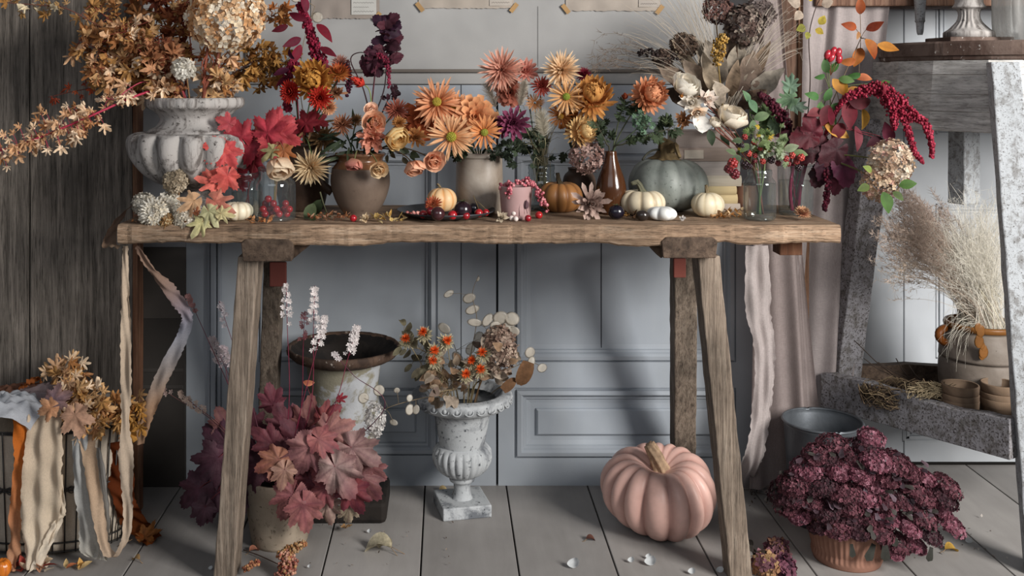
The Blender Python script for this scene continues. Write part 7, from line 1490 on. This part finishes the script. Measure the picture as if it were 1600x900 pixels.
for lab, pts, n_ in (('brownish dried leaf spray filling the left of the white urn', [(700, 600, VU-.04), (690, 585, VU-.06), (675, 575, VU-.06)], 26), ('pale dried leaf spray at the front rim of the white urn', [(705, 610, VU-.08), (690, 612, VU-.1), (670, 618, VU-.11)], 20), ('crinkled brown leaf spray at the right of the white urn', [(755, 590, VU-.03), (775, 560, VU-.05), (785, 540, VU-.05)], 34), ('dried leaf spray in the middle of the white urn', [(722, 600, VU-.04), (722, 580, VU-.05), (730, 560, VU-.05)], 28), ('dark green-brown thistle leaves leaning over the iron urn', [(690, 570, VU-.03), (655, 545, VU-.05), (625, 535, VU-.06)], 34)):
    branch('dried_leaf_spray', lab, 'foliage', 'whiteurn', pts, n_, 13, DL if 'green' not in lab else ['#5c5644', '#6c6650', '#4a4436', '#7c745c'], 'ovate' if 'thistle' not in lab else 'lance', t0=.45, spread=30 if 'rim' not in lab else 18, stemcol='#7a6a50', mat=M_dry, wid=.3)
hydrangea('dried_hydrangea', 'pale brown crinkled hydrangea head at the right of the white urn', 780, 545, 26, 34, VU-.05, ['#9a8274', '#b09a8a', '#82695c', '#c0aa98'], 'whiteurn', 150, 8)
# white crumbly moss/flower clump before the iron urn
hydrangea('white_flower_spray', 'white crumbly flower spray hanging before the iron urn body', 586, 655, 16, 26, 2.36, ['#d8d4d0', '#c8c2be', '#e4e0dc'], None, 90, 5)
# ------------------------------------------------------------------ grasses and nest on the stand
grass_bunch('feather_grass_bunch', 'dense pale blond feather grass in the stoneware jar on the stand', 'grassjar', None, [(1495, 400, 26, 26, .04), (1520, 370, 24, 24, .04), (1540, 345, 22, 18, .04), (1480, 385, 14, 20, .04), (1515, 430, 20, 20, .04), (1550, 410, 16, 30, .04)], 2.50, 1300, '#dcd7cb', .0006, .05, wig=.034)
grass_bunch('feather_grass_bunch', 'pale grass stalks standing straight in the mouth of the stoneware jar', 'grassjar', None, [(1535, 440, 14, 20, .02), (1520, 420, 12, 16, .02)], 2.52, 160, '#d0c8b0', .0008, .005, wig=.003)
grass_bunch('feather_grass_bunch', 'curly ends of blond grass spilling over the rim of the stoneware jar', 'grassjar', None, [(1495, 545, 14, 18, .02), (1480, 510, 8, 20, .02)], 2.46, 40, '#d8d2c4', .0006, .06, wig=.008)
grass_bunch('pampas_bunch', 'pinkish brown fluffy reed plumes fanning left out of the stoneware jar', 'grassjar', None, [(1400, 390, 20, 22, .03), (1420, 365, 20, 16, .03), (1385, 370, 12, 14, .03), (1440, 400, 20, 16, .03)], 2.48, 170, '#b8a698', .0006, .03, plume=34, wig=.003)
grass_bunch('pampas_bunch', 'upper brown reed plumes behind the blond grass on the stand', 'grassjar', None, [(1430, 340, 20, 16, .03), (1460, 355, 16, 18, .03), (1410, 320, 14, 10, .03)], 2.54, 120, '#ac9a8e', .0006, .03, plume=34, wig=.003)
grass_bunch('pampas_bunch', 'drooping beige reed plumes hanging lowest at the left of the stoneware jar', 'grassjar', None, [(1390, 455, 12, 14, .02), (1405, 440, 10, 12, .02), (1420, 430, 12, 8, .02)], 2.45, 36, '#b0a090', .0006, .06, plume=22, wig=.003)
c = P(1410, 590, 2.53); m = MB()
for i in range(420):
    a = U(0, 6.28); r0 = U(.05, .10); q = [c+V3(r0*1.1*math.cos(a+k*.35), r0*.55*math.sin(a+k*.35), SHELF+.012-c[2]+U(0, .045)+.008*math.sin(k+i)) for k in range(4)]; m.tube(cr_path(q, 6), U(.0006, .0014), shade(random.choice(['#54463a', '#75624e', '#a08a6c', '#3a2f28', '#8c7a60']), .2), 4, cap=False)
for (a, b, e, f) in ((1400, 590, 1335, 532), (1420, 590, 1372, 566), (1390, 585, 1350, 560), (1440, 595, 1420, 570), (1420, 590, 1400, 560)): m.tube([P(a, b, 2.5), P((a+e)/2, (b+f)/2+3, 2.49), P(e, f, 2.48)], .0012, '#3e342e', 4)
solo('twig_nest', 'loose nest of twigs and straw lying on the stand shelf', 'nest', V3(c[0], c[1], SHELF), m, M_grass)
m = MB()
for i in range(120):
    px = U(1430, 1478); m.tube([P(px, U(598, 622), 2.44), P(px+U(-20, 20), U(594, 624), 2.43), P(px+U(-26, 26), U(596, 626), 2.42)], .0007, shade('#a8987c', .3), 4, cap=False)
solo('straw_tuft', 'tuft of pale straw between the twig nest and the clay pots', 'straw', P(1455, 624, 2.43), m, M_grass)
# ------------------------------------------------------------------ basket top: dried leaves
for lab, pts, n_, cols in (('curled tan maple leaves heaped on the middle of the basket', [(90, 632, 2.37), (120, 620, 2.37), (150, 622, 2.37)], 60, GOLD+PEACH), ('golden maple leaves at the right rim of the basket', [(150, 635, 2.36), (185, 640, 2.35), (212, 648, 2.36)], 60, GOLD), ('pale curled maple leaves standing up at the back of the basket', [(80, 600, 2.46), (105, 578, 2.46), (130, 595, 2.46)], 34, PEACH+GOLD), ('tan maple leaves hanging over the front rim of the basket', [(130, 645, 2.33), (150, 655, 2.32), (165, 665, 2.32)], 26, GOLD+PEACH), ('golden maple leaves drooping right of the peach strip', [(205, 640, 2.33), (216, 655, 2.33), (218, 672, 2.33)], 20, ['#a87838', '#b98a4c', '#8a5a2c'])):
    branch('maple_branch', lab, 'branch', None, pts, n_, 19, cols, t0=.0, spread=26, stemcol='#7a5a3c', mat=M_dry, leaf='acer')
leafset('fallen_leaf', 'big peach-tan leaf hanging over the front rim of the basket', 'leaf', None, [(120, 660, 32, 'vine', '#b08870', '#c09a82', 290)], 2.285, '#8a6a54', mat=M_dry)
leafset('fallen_leaf', 'small peach leaf on the basket rim above the cream strip', 'leaf', None, [(72, 640, 22, 'vine', '#b5805c', '#c89a78', 200)], 2.29, '#8a6a54', mat=M_dry)
leafset('fallen_leaf', 'purple-grey leaf among the cloth scraps on the basket', 'leaf', None, [(92, 622, 26, 'vine', '#75606a', '#8a6a60', 20)], 2.34, '#6a4a44', mat=M_dry)
# ------------------------------------------------------------------ on the floor
def fleaf(lab, px, py, s, kind, col, c2, ang, lift=.012, name='fallen_leaf', curl=-.5, cat='leaf'):
    p = on_floor(px, py)+V3(0, 0, lift); T = Th(name, lab, cat, p*V3(1, 1, 0)); d = p[1]; m = MB(); u = V3(math.cos(R(ang)), math.sin(R(ang)), .05)
    if kind == 'ovate': simple_leaf(m, p-u*s*d/F, u, V3(0, -.2, 1), 2*s*d/F, .7*s*d/F, col, 'ovate', -70, .7, c2, 10)
    else: lobed_leaf(m, p-u*s*d/F*.3, u, V3(0, -.3, 1), s*d/F*1.2, kind, col, c2, curl, .12)
    T.part('blade', m, M_dry); m = MB(); m.tube([p-u*s*d/F, p-u*s*d/F*1.3-V3(0, 0, .004), p-u*s*d/F*1.9+V3(0, 0, -lift*.8)], .0008, '#8a7054', 4); T.part('stalk', m, M_stem)
fleaf('big striped rust-brown leaf on the floor in shadow right of the basket', 234, 850, 26, 'vine', '#7a4824', '#a8703c', 10, .016)
fleaf('small tan petal-like leaf on the floor right of the basket', 212, 877, 8, 'ovate', '#b08a58', '#c8a878', 150, .008)
fleaf('curled cream dried leaf with long stalk on the floor before the heuchera', 588, 862, 24, 'ovate', '#cbbfa0', '#d8ceb4', 170, .016)
fleaf('second fold of cream dried leaf beside the long-stalked one', 600, 860, 15, 'ovate', '#b8aa8c', '#cdc2a4', 140, .014)
fleaf('tan broken heuchera leaf tip on the floor under the plant', 541, 832, 14, 'heuchera', '#b0875c', '#c09a6c', 280, .01)
fleaf('dark curled leaf scrap on the floor left of the pink pumpkin', 924, 845, 8, 'ovate', '#54342c', '#6a4438', 10, .006)
fleaf('small golden leaf on the floor right of the potted sedum', 1488, 862, 12, 'ovate', '#b08a3c', '#c8a04c', 10, .008)
fleaf('tan curled twiggy scrap at the foot of the white urn', 694, 768, 8, 'lance' if False else 'ovate', '#a08a60', '#b8a478', 20, .006)
fleaf('dark red leaf scrap at the lower edge by the heuchera pot', 398, 862, 9, 'ovate', '#a86a54', '#b8806a', 40, .006)
def fpetal(lab, px, py, s, col='#d8dbdc', up=.7, name='white_petal'):
    p = on_floor(px, py)+V3(0, 0, .004); T = Th(name, lab, 'petal', p*V3(1, 1, 0)); d = p[1]; m = MB(); V, t = petal_geo(2*s*d/F, .6*s*d/F, -40, 110, .5, 'round', 8); z_ = unit(V3(-.15, -.75, .65)); x_ = unit(np.cross(V3(0, .65, .75), z_)+V3(.8, 0, .15)); x_ = unit(x_-z_*np.dot(x_, z_)); M_ = np.stack([x_, np.cross(z_, x_), z_], 1); V2 = (V-V3(s*d/F, 0, 0))@M_.T; V2[:, 2] -= V2[:, 2].min(); m.add(V2+p, petal_faces(8), col); T.part('petal', m, M_flora)
for a in (('white folded petal on the floor left of the pink pumpkin front', 898, 886, 15), ('small white petal curl left of the larger cupped one', 987, 878, 8), ('white cupped petal on the floor before the pink pumpkin', 1018, 882, 14), ('tiny white petal behind the cupped one', 1014, 872, 7), ('white petal cut by the lower edge left of the trestle leg', 1082, 896, 9), ('white petal leaning on the right trestle leg foot', 1126, 894, 9), ('white petal just right of the trestle leg foot', 1154, 896, 12), ('white garlic-like petal on the floor right of the sedum', 1515, 848, 8), ('small white petal under the sedum right edge', 1484, 852, 5), ('small white crumb on the floor right of the heuchera', 578, 832, 6), ('tiny white crumb on the floor before the heuchera pot', 484, 887, 5), ('pale crumb on the floor left of the left trestle leg', 330, 890, 6)): fpetal(a[0], a[1], a[2]+2, a[3]*.8)
for lab, px, py, r, cols in (('mauve dried hydrangea head on the floor behind right trestle leg, rear one', 1216, 860, 17, ['#7a545c', '#8c6468', '#a87c64', '#643c48']), ('mauve and tan dried hydrangea head on the floor, front one by trestle leg', 1198, 884, 20, ['#a87c5c', '#8a6068', '#6c444e', '#b8946c']), ('dark purple hydrangea head on the floor at the lower edge', 1225, 886, 16, ['#6c3c4c', '#7c4c5c', '#4c2c3a'])):
    p = on_floor(px, py+r*.7); hydrangea('dried_hydrangea', lab, px, py, r, r, p[1], cols, None, 60, 9)
branch('floor_twig', 'dark leafy twig lying on the floor right of the trestle leg', 'twig', None, [(1205, 872, 2.26), (1185, 866, 2.27), (1168, 858, 2.28)], 8, 9, ['#2f2c28', '#43382f'], 'ovate', t0=.2, spread=8, stemcol='#2e2622')
plume('sedum_sprig', 'pink-tan dried flower sprig on the floor at the lower edge before the clay pot', 'flower', None, [(440, 905, 2.24), (450, 885, 2.25), (446, 868, 2.26)], 2.25, [14, 16, 10], 320, 2.4, ['#b87c6c', '#d0a088', '#a05848', '#c89a6c'], stemcol='#6a4a3c', sub='florets')
plume('sedum_sprig', 'tan dried flower sprig leaning on the heuchera pot', 'flower', None, [(440, 868, 2.27), (455, 858, 2.27), (475, 850, 2.28)], 2.27, [9, 8, 7], 190, 2.2, ['#b88c5c', '#a8704c', '#c8a47c'], stemcol='#6a4a3c', sub='florets')
plume('sedum_sprig', 'rusty dried flower sprig touching the foot of the left trestle leg', 'flower', None, [(382, 890, 2.25), (395, 882, 2.25), (405, 878, 2.26)], 2.25, [5, 6, 4], 90, 2.2, ['#a87054', '#8c4c3c', '#c89468'], stemcol='#5a3a30', sub='florets')
m = MB(); m.tube(cr_path([on_floor(380, 862)+V3(0, 0, .004), on_floor(405, 872)+V3(0, 0, .006), on_floor(438, 886)+V3(0, 0, .004)], 10), .0013, '#54423a', 5); solo('fallen_twig', 'thin brown stem lying on the floor between trestle leg and dried sprig', 'twig', on_floor(405, 872), m, M_stem)
litter('petal_litter', 'bright cream and rust petals scattered at the lower left corner', 20, 75, 884, 896, 40, ['#e0c8a8', '#c89070', '#a8483c', '#ecdcc4'], .03, table=False, hgt=.016)
litter('petal_litter', 'a few tan petals scattered along the lower edge right of the basket', 90, 130, 886, 897, 8, ['#d8a860', '#e0c088', '#c87850'], .022, table=False, hgt=.012)
litter('crumb_litter', 'small crumbs scattered on the floor boards by the stand', 1380, 1580, 800, 880, 26, ['#8a8078', '#c8c0b8', '#5a4c44'], .008, table=False)
litter('crumb_litter', 'small crumbs scattered on the floor before the urns', 480, 720, 790, 890, 22, ['#8a8078', '#b8a898', '#5a4c44'], .006, table=False)
litter('crumb_litter', 'fallen crumbs on the floor under the gauze scarf', 1170, 1215, 768, 800, 18, ['#4a423c', '#b8b0a8', '#6a5c50'], .008, table=False)
leafset('branch_top_leaf', 'reddish leaf and orange leaf on stems above the heuchera', 'leaf', None, [(534, 622, 12, 'maple', '#8c2c38', '#a03c44', 20), (482, 598, 11, 'ovate', '#b0644c', '#c07c5c', 350)], 2.34, '#6a2c38', hub=(500, 660, 2.36))
